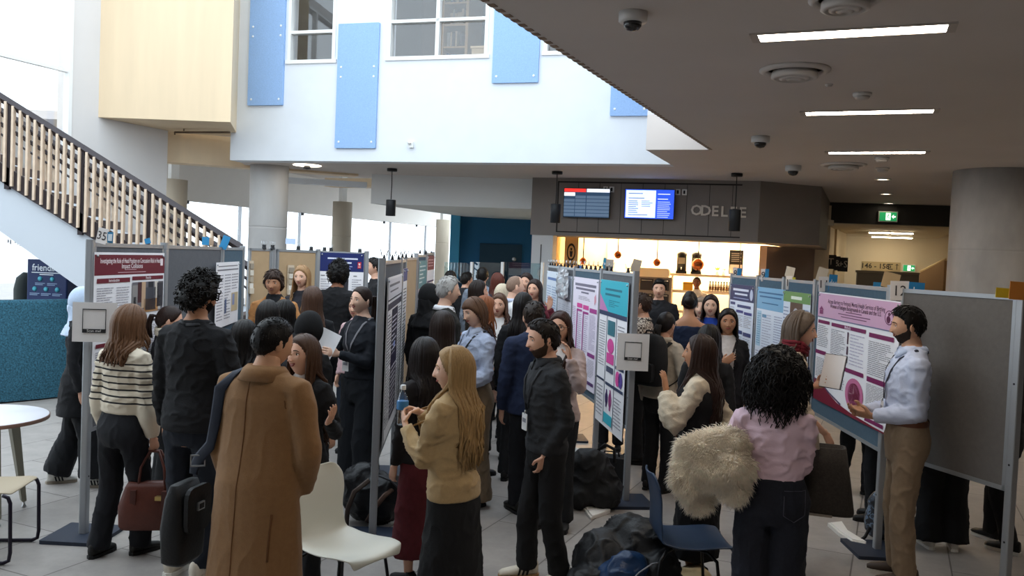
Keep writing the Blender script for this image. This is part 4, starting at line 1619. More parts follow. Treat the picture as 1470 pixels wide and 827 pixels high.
# right row
S0 = V((2.754, 6.228))
S1, S2, S3, S4 = P2(1176, 7.95, 385), P2(1130, 8.9, 385), P2(1092, 9.8, 383), P2(1053, 10.85, 382)
T0 = P2(1464, 5.3, 400)
board(S1, trim(S0, S1), .73, 1.94, M_fabt, 'blue-grey display board carrying the pink-headed poster 11', 'r')
board(S2, trim(S1, S2), .73, 1.94, M_fabt, 'display board with the green-topped poster numbered 10', 'r')
board(S3, trim(S2, S3), .73, 1.94, M_fabt, 'display board with the light blue poster in the right row', 'r')
board(S4, trim(S3, S4), .73, 1.94, M_fabt, 'farthest display board of the right row with the navy-headed poster', 'rl')
board(S0 + V((.05, -.03)), T0, .73, 1.94, M_fabw, 'large blank grey display board behind the man in the white shirt', 'r', base=True)
PP = '7a1f57'
poster(S1, S0, 1176, 419, 1282, 630, 'large pink-headed poster with a red seal about birthing people in Canada and the U.S.', [
    ('r', 0, .775, 1, .99, 'd6a9c6'), ('t', 'Access Barriers to Perinatal Mental Health Services of Birthing', .5, .925, .05, '4a2440', .86), ('t', 'Women of Refugee Backgrounds in Canada and the U.S.', .5, .885, .05, '4a2440', .8),
    ('r', .4, .85, .6, .857, '6d3a60'), ('r', .3, .828, .7, .835, '6d3a60'), ('r', .34, .806, .66, .813, '6d3a60'),
    ('p', [(.02, .84), (.055, .875), (.09, .84)], '8a3a70'), ('r', .03, .8, .08, .838, '8a3a70'), ('e', .9, .87, .045, .055, '5a1a48'), ('e', .9, .87, .038, .048, 'd6a9c6'), ('e', .9, .895, .012, .014, '5a1a48'), ('e', .895, .855, .02, .028, '5a1a48'),
    ('r', 0, .768, 1, .777, '6d6f92'), ('r', .02, .715, .19, .745, PP), ('r', .22, .71, .66, .742, PP), ('r', .7, .695, .96, .73, PP), ('t', 'Methods', .44, .726, .04, 'f0dbe8', .3),
    ('l', .02, .5, .18, .7, 12, GD), ('r', 0, .43, .16, .465, PP), ('l', .02, .22, .17, .4, 13, GD), ('l', .22, .42, .42, .69, 18, GD), ('r', .44, .59, .455, .69, '4a2440'), ('r', .44, .5, .455, .57, '4a2440'), ('r', .44, .43, .455, .48, '4a2440'), ('l', .48, .42, .66, .69, 10, 'c2bdd0'),
    ('l', .7, .4, .96, .67, 18, GD), ('r', .7, .345, .96, .385, PP), ('r', .2, .355, .66, .39, PP), ('l', .21, .18, .44, .33, 11, GD), ('l', .7, .15, .96, .33, 15, GD), ('r', .7, .1, .96, .135, PP), ('r', .7, .03, .9, .06, PP),
    ('e', .56, .19, .11, .135, 'c9709a'), ('e', .56, .19, .075, .095, '8a1238'), ('p', [(.545, .2), (.555, .275), (.565, .2)], 'd9a0b0'), ('p', [(.5, .185), (.56, .195), (.5, .195)], 'e0b8c0'), ('p', [(.52, .12), (.55, .17), (.53, .12)], 'd9a0b0'), ('p', [(.59, .12), (.57, .17), (.6, .13)], 'd9a0b0'), ('p', [(.6, .22), (.57, .2), (.61, .23)], 'd9a0b0'),
    ('p', [(0, 0), (0, .19), (.1, .17), (.22, .11), (.35, .06), (.55, .03), (.8, .015), (1, .012), (1, 0)], '7a1230'), ('p', [(0, .19), (0, .2), (.1, .182), (.24, .12), (.4, .068), (.4, .05), (.22, .11), (.1, .17)], '5a4a68')],
    seed=21)
poster(S2, S1, 0, 0, 0, 0, 'poster with green top band and dark photograph on board 10', [
    ('r', 0, .9, 1, 1, '6f9a5c'), ('r', .3, .93, .7, .96, 'e6efe0'), ('r', .28, .62, .74, .9, '5a443c'), ('e', .5, .76, .12, .09, 'b8b8c4'), ('e', .52, .74, .07, .06, '3a4a78'),
    ('l', .03, .1, .24, .86, 22, '8a98b4'), ('l', .8, .5, .97, .86, 10, '8a98b4'), ('l', .3, .1, .75, .58, 16, '8a98b4'), ('l', .8, .1, .97, .44, 10, '8a98b4')], rect=(.04, 1.82, .86, .78), seed=22, bg_='dfe6f2')
poster(S3, S2, 0, 0, 0, 0, 'light blue headed poster with pale columns in the right row', [
    ('r', 0, .78, 1, 1, '7fb4d6'), ('r', .06, .94, .94, .955, '2f6a98'), ('r', .1, .9, .9, .915, '2f6a98'), ('r', .2, .84, .8, .85, '2f6a98'), ('r', .03, .4, .2, .76, 'b4d2e4'), ('l', .05, .42, .19, .74, 14, '6a98b8'), ('l', .25, .05, .6, .74, 26, 'b9bccd'), ('l', .68, .4, .96, .74, 14, 'a0a6be'), ('r', .68, .2, .96, .3, '8fc0d8'), ('l', .04, .05, .2, .36, 12, 'a0a6be'), ('r', .24, .7, .4, .73, '6a98b8')], rect=(.04, 1.83, .97, .74), seed=23, bg_='e6ecf6')
poster(S4, S3, 0, 0, 0, 0, 'navy-headed poster with small blue text boxes behind the woman in the black blazer', [
    ('r', 0, .82, 1, 1, '2f3a66'), ('r', .12, .93, .78, .955, 'dfe4f2'), ('r', .2, .885, .74, .905, 'dfe4f2'), ('r', .15, .845, .8, .855, '9aa6cc'), ('e', .9, .9, .06, .06, 'c9d0e4'),
    ('r', .03, .77, .24, .8, '39467a'), ('r', .34, .75, .9, .78, '39467a'), ('r', .3, .69, .6, .72, '4a4a88'), ('r', .64, .68, .95, .71, '4a4a88'), ('l', .3, .54, .6, .67, 7, G), ('l', .64, .54, .95, .67, 7, G), ('l', .03, .52, .24, .75, 10, G), ('r', .3, .46, .6, .5, '39467a'), ('r', .64, .45, .95, .49, '39467a'), ('r', .03, .47, .24, .5, '39467a'),
    ('l', .3, .24, .6, .44, 9, G), ('l', .64, .28, .95, .43, 8, G), ('l', .03, .1, .24, .45, 14, G), ('r', .3, .19, .5, .22, '39467a'), ('r', .7, .2, .95, .23, '39467a'), ('l', .3, .04, .62, .17, 6, G), ('r', .76, .05, .94, .16, '9ab0d8')], rect=(.04, 1.83, .97, .74), seed=24, bg_='e2e8f4')

# ---- number cards and clips on the board tops


def card(c, w_, h_, col, label, txt=None, tcol='3a3436', tilt=0, lean=0, yaw=0, tsz=None):
    o = thing('number_card', label, 'card', c, yaw)
    p = MB()
    M = Matrix.Rotation(R(tilt), 4, 'Y') @ Matrix.Rotation(R(lean), 4, 'X')
    p.box((-w_ / 2, 0, -h_ * .4), (w_ / 2, .003, h_ * .6), mat(col, .6), M)
    p.build('card', o)
    if txt:
        p = MB()
        put_text(p, txt, 0, h_ * .08, tsz or h_ * .75, mat(tcol, .6), -.002, maxw=w_ * .86, bold=.0)
        q = p.build('lettering', o)
        q.matrix_local = M
    return o


def px_card(px0, py0, px1, py1, Y, col, label, txt=None, tcol='3a3436', tilt=2, tsz=None):
    a_, b_ = aty(px0, py0, Y), aty(px1, py1, Y)
    w_, h_ = b_.x - a_.x, a_.z - b_.z
    c = V(((a_.x + b_.x) / 2, Y, b_.z + h_ * .4))
    return card(c, w_, h_, col, label, txt, tcol, tilt, tsz=tsz)


WC = 'efe9e6'
px_card(139, 327, 153, 350, 5.88, WC, 'white card numbered 35 on the maroon poster board', '35', tilt=12)
px_card(154, 333, 162, 349, 5.88, '3f83ab', 'small blue card next to the number 35', None)
px_card(155.2, 336, 160.5, 346, 5.87, 'dbe6ee', 'white slip on the small blue card next to the number 35', None)
px_card(1279, 403, 1304, 432, 6.18, WC, 'white card numbered 12 on the post by the man in white shirt', '12', tilt=-1)
px_card(1305, 405, 1326, 432, 6.17, '2f86c0', 'blue card lettered dsc on the post by the man in white shirt', 'dsc', 'f2f4f6', tsz=.09)
px_card(1176, 397, 1189, 419, 7.72, WC, 'white card numbered 11 above the pink-headed poster', '11', tilt=-2)
px_card(1190.5, 394, 1201, 418, 7.62, '2f86c0', 'blue card lettered dsc above the pink-headed poster', 'dsc', 'f2f4f6', tsz=.085)
px_card(1129, 396, 1137, 416, 8.78, WC, 'white card numbered 10 on the green-topped poster board', '10', tilt=-3)
px_card(1137.5, 398, 1141, 416, 8.7, 'c9c24a', 'narrow yellow card beside the number 10', None)
px_card(1093, 386, 1098.5, 404, 9.65, WC, 'white card numbered 9 above the light blue poster', '9', tilt=-2)
px_card(1098.5, 386, 1103, 404, 9.6, '2f86c0', 'plain blue card above the light blue poster', None)
px_card(1053, 384, 1058, 401, 10.8, WC, 'white card numbered 8 above the navy-headed poster', '8', tilt=-2)
px_card(1058.5, 385, 1064, 402, 10.7, '2f86c0', 'plain blue card above the navy-headed poster of the right row', None)
px_card(1267, 391, 1290, 414, 6.5, 'd8b98c', 'curled tan sheet standing behind the number 12 board', None, tilt=12)
px_card(1254, 405, 1265, 412, 6.6, '2f86c0', 'blue card edge behind the pink-headed poster board', None)
px_card(1173, 384, 1187, 404, 7.9, 'dcd0bd', 'curled pale sheet standing behind the number 11 card', None, tilt=14)
px_card(1128, 383, 1140, 398, 8.9, 'd8cfc0', 'pale sheet standing behind the number 10 card', None, tilt=10)
px_card(1430, 413, 1451, 428, 5.3, 'd9c02f', 'yellow card on top of the large blank board', None)
px_card(1450, 404, 1476, 431, 5.2, 'd98a3c', 'orange card on top of the large blank board', None, tilt=2)
px_card(208, 342, 216, 350, 6.85, '2f86b8', 'blue tape tab on top of the maroon poster board', None, tilt=-15)
px_card(290, 340, 300, 352, 7.95, '2f86b8', 'blue card on top of the blank grey board', None)
px_card(297, 341, 305, 352, 8.0, 'c2a184', 'tan card on top of the blank grey board', None, tilt=8)
px_card(317, 338, 327, 358, 8.35, '2f86b8', 'torn blue card where the blank board meets the blue-grey board', None, tilt=20)
px_card(410, 342, 424, 351, 10.1, 'bdd0ee', 'pale blue card on the wide cork board by the concrete column', None)
px_card(866, 370, 870, 386, 8.9, '3a9cc0', 'narrow blue card on top of the pink poster board', None)
px_card(870, 372, 880, 390, 8.7, 'cfc4b8', 'pale card between the pink and the cyan poster boards', None)
px_card(907, 372, 919, 392, 7.6, 'd4c6b2', 'tan sheet standing behind the post of the cyan poster board', None, tilt=12)
px_card(833, 381, 838, 397, 9.6, '3f7ac0', 'small blue framed tag on top of the pink poster board', None, tilt=-8)
# crumpled foil-like sheet on the far board
A_, B_ = R3, R2
Mx, L, a = wallframe(A_, B_)
p = MB()
vs, fs = [], []
rr = random.Random(4)
nx, nz_ = 14, 9
for j in range(nz_ + 1):
    for i in range(nx + 1):
        u_, v_ = i / nx, j / nz_
        vs.append((.2 + u_ * .95, -.055 - .03 * rr.random() - .02 * math.sin(u_ * 9), 1.6 + v_ * .33 + .03 * math.sin(u_ * 7) * (1 - v_)))
for j in range(nz_):
    for i in range(nx):
        q = j * (nx + 1) + i
        fs.append((q, q + 1, q + nx + 2, q + nx + 1))
p.add(vs, fs, mat('d4d8de', .22, metal=.4), False, Mx)
o = p.build('plastic_sheet')
tag(o, 'crumpled shiny plastic sheet on the board beyond the pink poster', 'sheet')

clip_mb = MB()
clip_mb.prism([(-.012, -.02), (.012, -.02), (.002, .02), (-.002, .02)], -.016, .016, M_dark, Matrix.Rotation(R(90), 4, 'Y') @ Matrix.Rotation(R(90), 4, 'Z'))
clip_mb.tube([(-.01, -.012, .01), (-.012, -.02, .045), (.012, -.02, .045), (.01, -.012, .01)], .002, 5, M_steel)
clip_mb.tube([(-.01, .012, .01), (-.012, .022, .05), (.012, .022, .05), (.01, .012, .01)], .002, 5, M_steel)
cme = clip_mb.mesh('binder_clip')


def clips(A, B, z, ss, lab, group):
    Mx, L, a = wallframe(A, B)
    for s in ss:
        o = bpy.data.objects.new('binder_clip', cme)
        COL.objects.link(o)
        o.location = Mx @ V((s, 0, z + .018))
        o.rotation_euler = (0, 0, a)
        o.scale = (1.3, 1.3, 1.3)
        tag(o, lab, 'clip', group)


clips(C0, C1, 1.985, (.12, .9, 1.62), 'binder clip on top of the nearest board of the centre row', 'clips on the nearest centre board')
clips(C1, C3, 2.0, (.3, .75, 1.6), 'binder clip over the tan panel of the centre row', 'clips on the tan panel')
clips(C3, C5, 2.05, (.5, 1.3, 2.2), 'binder clip on the far boards of the centre row', 'clips on the far centre boards')
clips(R1, R0, 1.955, (.12, .3, .95), 'binder clip above the cyan poster', 'clips above the cyan poster')
clips(R2, R1, 1.955, (.1, .3, .5, .7, .9, 1.1), 'binder clip above the pink and white poster', 'clips above the pink poster')
clips(R4, R2, 1.955, (.1, .35, .6, .9, 1.2, 1.5, 1.8, 2.1), 'binder clip on the two boards beyond the pink poster', 'clips beyond the pink poster')
clips(L6, L7, 2.03, (.08, .16, .52), 'binder clip above the navy-headed poster', 'clips above the navy poster')
clips(L3, L5, 2.03, (.3, .42, .8, 1.0), 'binder clip on top of the tan cork boards', 'clips on the cork boards')


def scan_sign(px0, py0, px1, py1, Y, lab):
    a_, b_ = aty(px0, py0, Y), aty(px1, py1, Y)
    w_, h_ = b_.x - a_.x, a_.z - b_.z
    t = thing('scan_sign', lab, 'sign', V(((a_.x + b_.x) / 2, Y, (a_.z + b_.z) / 2)), math.atan2(-(a_.x + b_.x) / 2, Y) * .5)
    p = MB()
    n = 8
    for i in range(n):
        u0_, u1_ = i / n, (i + 1) / n
        f = lambda u: .012 * math.sin(u * 3.1)
        for (y0_, y1_) in ((f(u0_), f(u1_)),):
            p.add([((u0_ - .5) * w_, -y0_, -h_ / 2), ((u1_ - .5) * w_, -y1_, -h_ / 2), ((u1_ - .5) * w_, -y1_, h_ / 2), ((u0_ - .5) * w_, -y0_, h_ / 2),
                   ((u0_ - .5) * w_, .002 - y0_, -h_ / 2), ((u1_ - .5) * w_, .002 - y1_, -h_ / 2), ((u1_ - .5) * w_, .002 - y1_, h_ / 2), ((u0_ - .5) * w_, .002 - y0_, h_ / 2)],
                  [(0, 1, 2, 3), (7, 6, 5, 4), (0, 4, 5, 1), (3, 2, 6, 7)], mat('dcd8d6', .55))
    p.build('sheet', t)
    p = MB()
    k = w_ * .265
    zc = .01
    for lo, hi in (((-k, zc - k * 1.1), (k, zc - k * .75)), ((-k, zc + k * 1.0), (k, zc + k * 1.08)), ((-k, zc - k), (-k * .94, zc + k * 1.05)), ((k * .94, zc - k), (k, zc + k * 1.05))):
        p.box((lo[0], -.016, lo[1]), (hi[0], -.014, hi[1]), M_dark)
    put_text(p, 'Scan me!', 0, zc - k * .92, k * .34, mat('e8e6e4', .6), -.018, maxw=k * 1.5)
    p.build('print', t)


scan_sign(107, 433, 165, 492, 5.86, 'white sheet with a black-framed empty square taped to the pole of board 35')
scan_sign(887, 478, 930, 533, 7.2, 'white sheet with a black-framed empty square taped to the pole of the cyan poster board')
# ------------------------------------------------------------------ people
def remesh(vs, fs, vox, smooth=6, name='m'):
    me = bpy.data.meshes.new(name)
    me.from_pydata([tuple(v) for v in vs], [], fs)
    o = bpy.data.objects.new('tmp', me)
    COL.objects.link(o)
    md = o.modifiers.new('r', 'REMESH')
    md.mode = 'VOXEL'
    md.voxel_size = vox
    md.use_smooth_shade = True
    if smooth:
        sm = o.modifiers.new('s', 'SMOOTH')
        sm.factor = .5
        sm.iterations = smooth
    dg = bpy.context.evaluated_depsgraph_get()
    ev = o.evaluated_get(dg)
    out = bpy.data.meshes.new_from_object(ev)
    bpy.data.objects.remove(o)
    bpy.data.meshes.remove(me)
    n = len(out.vertices)
    co = np.empty(n * 3, dtype=np.float32)
    out.vertices.foreach_get('co', co)
    co = co.reshape(-1, 3)
    no = np.empty(n * 3, dtype=np.float32)
    out.vertices.foreach_get('normal', no)
    faces = [tuple(p.vertices) for p in out.polygons]
    bpy.data.meshes.remove(out)
    return co, no.reshape(-1, 3), faces


def folds(co, no, amp, fr=(7, 7, 12), seed=0.0, calm=None):
    if amp <= 0:
        return co
    o = V((seed * 3.1, seed * 1.7, seed))
    out = co.copy()
    for i, p in enumerate(co):
        q = V((p[0] * fr[0], p[1] * fr[1], p[2] * fr[2])) + o
        r = 1 - 2.4 * abs(noise.noise(q * 1.5 + V((5, 2, 9))))
        d = .8 * noise.noise(q) + (.9 * r * r * r if r > 0 else .15 * r) - .2
        k = amp * d
        if calm is not None:
            k *= min(1, max(0, calm[1] * (p[2] - calm[0]) / .09))
        out[i] = p + no[i] * k
    return out


def mk(name, co, faces, mats, parent=None, smooth=True, mi=None):
    me = bpy.data.meshes.new(name)
    me.from_pydata([tuple(map(float, p)) for p in co], [], faces)
    for mt in (mats if isinstance(mats, (list, tuple)) else [mats]):
        me.materials.append(mt)
    me.polygons.foreach_set('use_smooth', [smooth] * len(faces))
    if mi is not None:
        me.polygons.foreach_set('material_index', mi)
    me.update()
    o = bpy.data.objects.new(name, me)
    COL.objects.link(o)
    if parent is not None:
        o.parent = parent
    return o


class Geo:
    def __init__(self):
        self.v, self.f = [], []

    def add(self, vf):
        b = len(self.v)
        self.v += [V(p) for p in vf[0]]
        self.f += [tuple(b + i for i in f) for f in vf[1]]
        return self


def sst(a, b, x):
    t = np.clip((x - a) / (b - a), 0, 1)
    return t * t * (3 - 2 * t)


# torso section table: height fraction, half width, half depth, centre y (fractions of stature)
TAB = {
    'm': [(.44, .070, .058, -.004), (.48, .090, .066, -.006), (.52, .095, .068, -.006), (.56, .090, .063, -.004), (.61, .086, .057, .0), (.66, .090, .058, .003), (.71, .098, .063, .005), (.76, .102, .062, .003), (.80, .097, .054, -.002),
          (.825, .078, .047, -.006), (.845, .053, .041, -.007), (.862, .034, .035, -.004), (.885, .0305, .033, .002)],
    'f': [(.44, .074, .058, -.004), (.48, .096, .068, -.008), (.52, .099, .070, -.008), (.56, .089, .062, -.004), (.61, .075, .051, .0), (.66, .078, .053, .004), (.715, .087, .066, .012), (.76, .088, .060, .006), (.80, .085, .050, -.002),
          (.825, .068, .043, -.006), (.845, .046, .036, -.007), (.862, .0295, .031, -.004), (.885, .027, .029, .002)]}


def tabat(tab, z):
    if z <= tab[0][0]:
        return tab[0][1:]
    for a, b in zip(tab, tab[1:]):
        if z <= b[0]:
            t = (z - a[0]) / (b[0] - a[0])
            return tuple(a[i] + (b[i] - a[i]) * t for i in (1, 2, 3))
    return tab[-1][1:]


NR, NC = 40, 48


def head_base(hh, sex, wide=1.0):
    th = np.linspace(.02, math.pi - .02, NR)
    ph = np.linspace(0, 2 * math.pi, NC, endpoint=False)
    TH, PH = np.meshgrid(th, ph, indexing='ij')
    z = np.cos(TH)
    s = np.sin(TH) ** .86
    sp = lambda q, e: np.sign(q) * np.abs(q) ** e
    x = sp(np.sin(PH), .93) * s
    y = sp(np.cos(PH), .93) * s
    b = hh / 2
    a = b * (.675 if sex == 'm' else .66) * wide
    d = b * .86
    low = np.clip(-z, 0, 1)
    X = a * x * (1 - (.26 if sex == 'm' else .33) * low ** 1.4) * (1 - .05 * np.clip(z, 0, 1))
    Y = np.where(y > 0, d * .90 * y * (1 - .05 * low), d * 1.06 * y * (1 - .55 * sst(.12, .95, low)))
    Z = b * z
    fr = sst(.15, .5, y)
    ax = np.abs(X)
    g = lambda cx, wx, cz, wz: np.exp(-((ax - cx) / wx) ** 2 - ((z - cz) / wz) ** 2)
    k = b / .112
    nr = np.clip((.20 - z) / .44, 0, 1) * np.clip((z + .36) / .09, 0, 1)
    nose = np.exp(-(X / ((.0085 + .006 * nr) * k)) ** 2) * (.003 + .021 * nr ** 1.3) * (nr > 0) * sst(0, .12, nr)
    dY = nose * k - .010 * g(.031 * k, .013 * k, .07, .10) + .004 * g(.024 * k, .02 * k, .22, .07) + .004 * g(.04 * k, .018 * k, -.2, .2) + .006 * g(0, .022 * k, -.5, .13) + .007 * g(0, .02 * k, -.86, .13)
    dY -= .003 * g(0, .018 * k, -.66, .06)
    Y = Y + dY * fr
    P = np.stack([X, Y, Z], -1).reshape(-1, 3)
    U = np.stack([x, y, z], -1).reshape(-1, 3)
    f = []
    for i in range(NR - 1):
        for j in range(NC):
            j2 = (j + 1) % NC
            f.append((i * NC + j, (i + 1) * NC + j, (i + 1) * NC + j2, i * NC + j2))
    f.append(tuple(range(NC)))
    f.append(tuple(range((NR - 1) * NC + NC - 1, (NR - 1) * NC - 1, -1)))
    return P, U, PH.reshape(-1), f, a, b, d


def sphere(c, r, n=10, m=7, sc=(1, 1, 1), half=None):
    vs, fs = [], []
    for i in range(m + 1):
        t = math.pi * (.001 + .998 * i / m)
        for j in range(n):
            p = 2 * math.pi * j / n
            vs.append(V((c[0] + r * sc[0] * math.sin(t) * math.cos(p), c[1] + r * sc[1] * math.sin(t) * math.sin(p), c[2] + r * sc[2] * math.cos(t))))
    for i in range(m):
        for j in range(n):
            fs.append((i * n + j, (i + 1) * n + j, (i + 1) * n + (j + 1) % n, i * n + (j + 1) % n))
    return vs, fs


def hairline(PH, kind):
    ph = np.abs((PH + math.pi) % (2 * math.pi) - math.pi)
    deg = np.degrees(ph)
    tabs = {'short': ([0, 35, 55, 70, 82, 95, 108, 140, 180], [.58, .56, .46, .30, -.18, -.12, -.40, -.62, -.66]),
            'receding': ([0, 30, 45, 62, 82, 95, 108, 140, 180], [.72, .78, .62, .36, -.2, -.12, -.42, -.62, -.66]),
            'long': ([0, 25, 45, 62, 80, 95, 120, 180], [.62, .56, .40, .10, -.30, -.6, -.9, -.95]),
            'bangs': ([0, 25, 42, 58, 80, 95, 120, 180], [.36, .36, .32, .15, -.3, -.6, -.9, -.95]),
            'tied': ([0, 25, 45, 62, 80, 95, 108, 140, 180], [.62, .58, .44, .2, -.06, .0, -.3, -.55, -.6]),
            'bald': ([0, 60, 80, 95, 108, 140, 180], [1.4, 1.2, -.1, .0, -.3, -.55, -.6])}[kind]
    return np.interp(deg, tabs[0], tabs[1]), deg


def hand_geo(W, e1, n, side, curl=.35, size=1.0, thumb=.5, spread=.0):
    e1 = e1.normalized()
    n = (n - e1 * n.dot(e1))
    if n.length < 1e-4:
        n = e1.orthogonal()
    n.normalize()
    e2 = e1.cross(n) * (1 if side > 0 else -1)
    s = size
    G = Geo()
    rings = []
    for t, rx, ry in ((-.03, .024, .019), (.0, .026, .019), (.025, .034, .018), (.055, .040, .015), (.082, .040, .0125), (.094, .036, .009)):
        rings.append((W + e1 * (t * s), e2 * (rx * s), n * (ry * s)))
    if side > 0:
        rings = [(c, a, -b) for c, a, b in rings]
    G.add(loft(rings, 12))
    for off, L, r in ((.0295, .070, .0084), (.0098, .079, .0087), (-.0098, .073, .0083), (-.0285, .057, .0074)):
        p = W + e1 * (.082 * s) + e2 * (off * s)
        ang = 0
        pts, rad = [p - e1 * .012 * s], [r * s]
        dirs = e1 + e2 * (off * (1.5 + spread * 10))
        pts.append(p)
        rad.append(r * s)
        for q, seg in enumerate((.44, .31, .25)):
            ang += curl * (.75 if q == 0 else 1.0) * (1 + .18 * (-off / .03))
            dd = (dirs.normalized() * math.cos(ang) + n * math.sin(ang)).normalized()
            p = p + dd * (L * s * seg)
            pts.append(p)
            rad.append(r * s * (.97, .9, .66)[q])
        G.add(loft(tube_rings(pts, [(q, q) for q in rad]), 8))
    p = W + e1 * (.022 * s) + e2 * (.026 * s)
    d_ = (e1 * .65 + e2 * (.75 - .35 * thumb) + n * (.25 + .6 * thumb)).normalized()
    d2_ = (e1 * .9 + e2 * (.3 - .6 * thumb) + n * (.2 + .5 * thumb)).normalized()
    pts = [p - d_ * .012 * s, p, p + d_ * .042 * s, p + d_ * .042 * s + d2_ * .020 * s, p + d_ * .042 * s + d2_ * .032 * s]
    G.add(loft(tube_rings(pts, [(q * s, q * s) for q in (.013, .0135, .0105, .0095, .0065)]), 8))
    return G


def ik(S, T, l1, l2, pole):
    d = T - S
    D = d.length
    mx_ = (l1 + l2) * .995
    if D > mx_:
        T = S + d * (mx_ / D)
        d = T - S
        D = d.length
    D = max(D, abs(l1 - l2) + .02)
    u = d.normalized()
    a = (l1 * l1 - l2 * l2 + D * D) / (2 * D)
    h = math.sqrt(max(0, l1 * l1 - a * a))
    p = pole - u * pole.dot(u)
    p.normalize()
    return S + u * a + p * h, T


SK = dict(light='d9a88e', fair='e0b59c', tan='bd8a6a', olive='c9997a', brown='8a5a40', dark='5e3d2c', east='d0a080')
PEOPLE = {}


def person(key, label, px, py, Y, az, sex='f', w=1.0, skin='light', hair=('long', '2a1d18'), top=None, bottom=None, shoes=None, larm=None, rarm=None,
           head=(0, 0, 0), lean=(0, 0), vox=.013, hh=None, stance=(0, 0, .0), beard=None, brow=None, smile=False, lanyard=None, glasses=None, scarf=None, inner=None, belt=None, H=None, step=0.0, locks=90, hem_dz=0, wide=1.0, group=None, turn_hips=0):
    P0 = aty(px, py, Y)
    H = H or P0.z
    seed = (hash_(key) % 1000) / 10
    rr = random.Random(hash_(key))
    root_loc = V((P0.x, Y, 0))
    rz = -R(az)
    tab = TAB[sex]
    hh = hh or (.236 if sex == 'm' else .226)
    k = H / 1.72
    lf, ls = R(lean[0]), R(lean[1])
    piv = V((0, 0, .50 * H))
    RL = Matrix.Rotation(-lf, 3, 'X') @ Matrix.Rotation(ls, 3, 'Y')

    def T(p):
        p = V(p)
        t = min(1, max(0, (p.z - .46 * H) / (.12 * H)))
        if t <= 0 or (lf == 0 and ls == 0):
            return p
        q = piv + RL @ (p - piv)
        return p.lerp(q, t)

    def Td(v):
        return RL @ V(v)
    # shift so the head ends up where it was asked for
    hc0 = V((0, .014 * H, H - hh * .5 - .012))
    hc = T(hc0)
    dxy = Matrix.Rotation(rz, 3, 'Z') @ V((hc.x, hc.y, 0))
    root_loc -= V((dxy.x, dxy.y, 0))
    if lf or ls:
        dz = hc0.z - hc.z      # keep the head at its height
    # ---------------- joints
    sw = (.100 if sex == 'm' else .087) * H * w
    SJ = {s: T((s * sw, -.006 * H, .798 * H)) for s in (-1, 1)}
    l1, l2 = .172 * H, .150 * H
    arms = {}
    for s, sp in ((-1, larm), (1, rarm)):
        sp = dict(sp or {})
        if 'to' in sp:
            t_ = V(sp['to']) * k
            t_ = V((t_.x, t_.y, t_.z)) if sp.get('abs') else T(t_)
        else:
            t_ = SJ[s] + V((s * .05 * k, .05 * k, -(l1 + l2) * .975))
        pole = V(sp.get('pole', (s * .45, -.8, -.3)))
        E, Wp = ik(SJ[s], t_, l1, l2, pole)
        fd = (Wp - E).normalized()
        hd = V(sp['hd']) if 'hd' in sp else (fd + V((0, .12, -.1))).normalized()
        pn = V(sp['pn']) if 'pn' in sp else V((-s, .15, 0))
        arms[s] = dict(S=SJ[s], E=E, W=Wp, hd=hd.normalized(), pn=pn, curl=sp.get('curl', .38), thumb=sp.get('thumb', .4), spread=sp.get('spread', 0), hide=sp.get('hide', False))
    hipx = .050 * H * w
    legs = {}
    for s in (-1, 1):
        fx = s * (.055 * H + stance[0])
        fy = s * step * .5
        hip = V((s * hipx, -.004 * H, .475 * H))
        ank = V((fx, fy - .012 * H, .048 * H))
        kn = hip.lerp(ank, .52) + V((0, .018 * H + abs(fy) * .12, 0))
        legs[s] = (hip, kn, ank)
    # ---------------- body
    G = Geo()
    rings = []
    for z, a, b, c in tab:
        kk = .92 if z < .8 else 1
        cc = T((0, c * H, z * H))
        rings.append((cc, Td((a * H * w * kk, 0, 0)) if z > .5 else V((a * H * w * kk, 0, 0)), Td((0, b * H * kk, 0)) if z > .5 else V((0, b * H * kk, 0))))
    M_h = Matrix.Translation(hc + Td((0, .05 * math.sin(R(max(0, head[1]))), 0))) @ RL.to_4x4() @ Matrix.Rotation(-R(head[0]), 4, 'Z') @ Matrix.Rotation(-R(head[1]), 4, 'X') @ Matrix.Rotation(R(head[2]), 4, 'Y')
    nk = M_h @ V((0, -.012, -.03))
    nr_ = (.0285 if sex == 'm' else .0255) * H
    rings.append((nk.lerp(rings[-1][0], .4), V((nr_, 0, 0)), V((0, nr_ * 1.06, 0))))
    rings.append((nk, V((nr_ * .93, 0, 0)), V((0, nr_, 0))))
    G.add(loft(rings, 16))
    AR = [(0, .0295), (.25, .0305), (.5, .0265), (.9, .0245), (1.0, .0235), (1.15, .0245), (1.4, .023), (1.8, .0175), (2.0, .0158)]
    fk = 1.0 if sex == 'm' else .88

    def armpath(s, t):
        A = arms[s]
        return A['S'].lerp(A['E'], t) if t <= 1 else A['E'].lerp(A['W'], t - 1)

    def arm_loft(s, t1, infl, ts=None, r0=1.0, cuff=None, puff=0):
        inn = T((s * sw * .5, -.006 * H, .806 * H))
        pts, rad = [inn], [(.027 * H * fk + infl)]
        for t, r in AR:
            if t > t1 + 1e-3:
                break
            pts.append(armpath(s, t))
            x = infl
            if puff:
                x += puff * math.exp(-((t - 1.45) / .45) ** 2)
            rad.append(r * H * fk * r0 + x)
        if pts[-1] != armpath(s, t1):
            pts.append(armpath(s, t1))
            rad.append(np.interp(t1, [q[0] for q in AR], [q[1] for q in AR]) * H * fk + infl)
        return loft(tube_rings([V(p) for p in pts], [(float(q), float(q)) for q in rad]), 12)
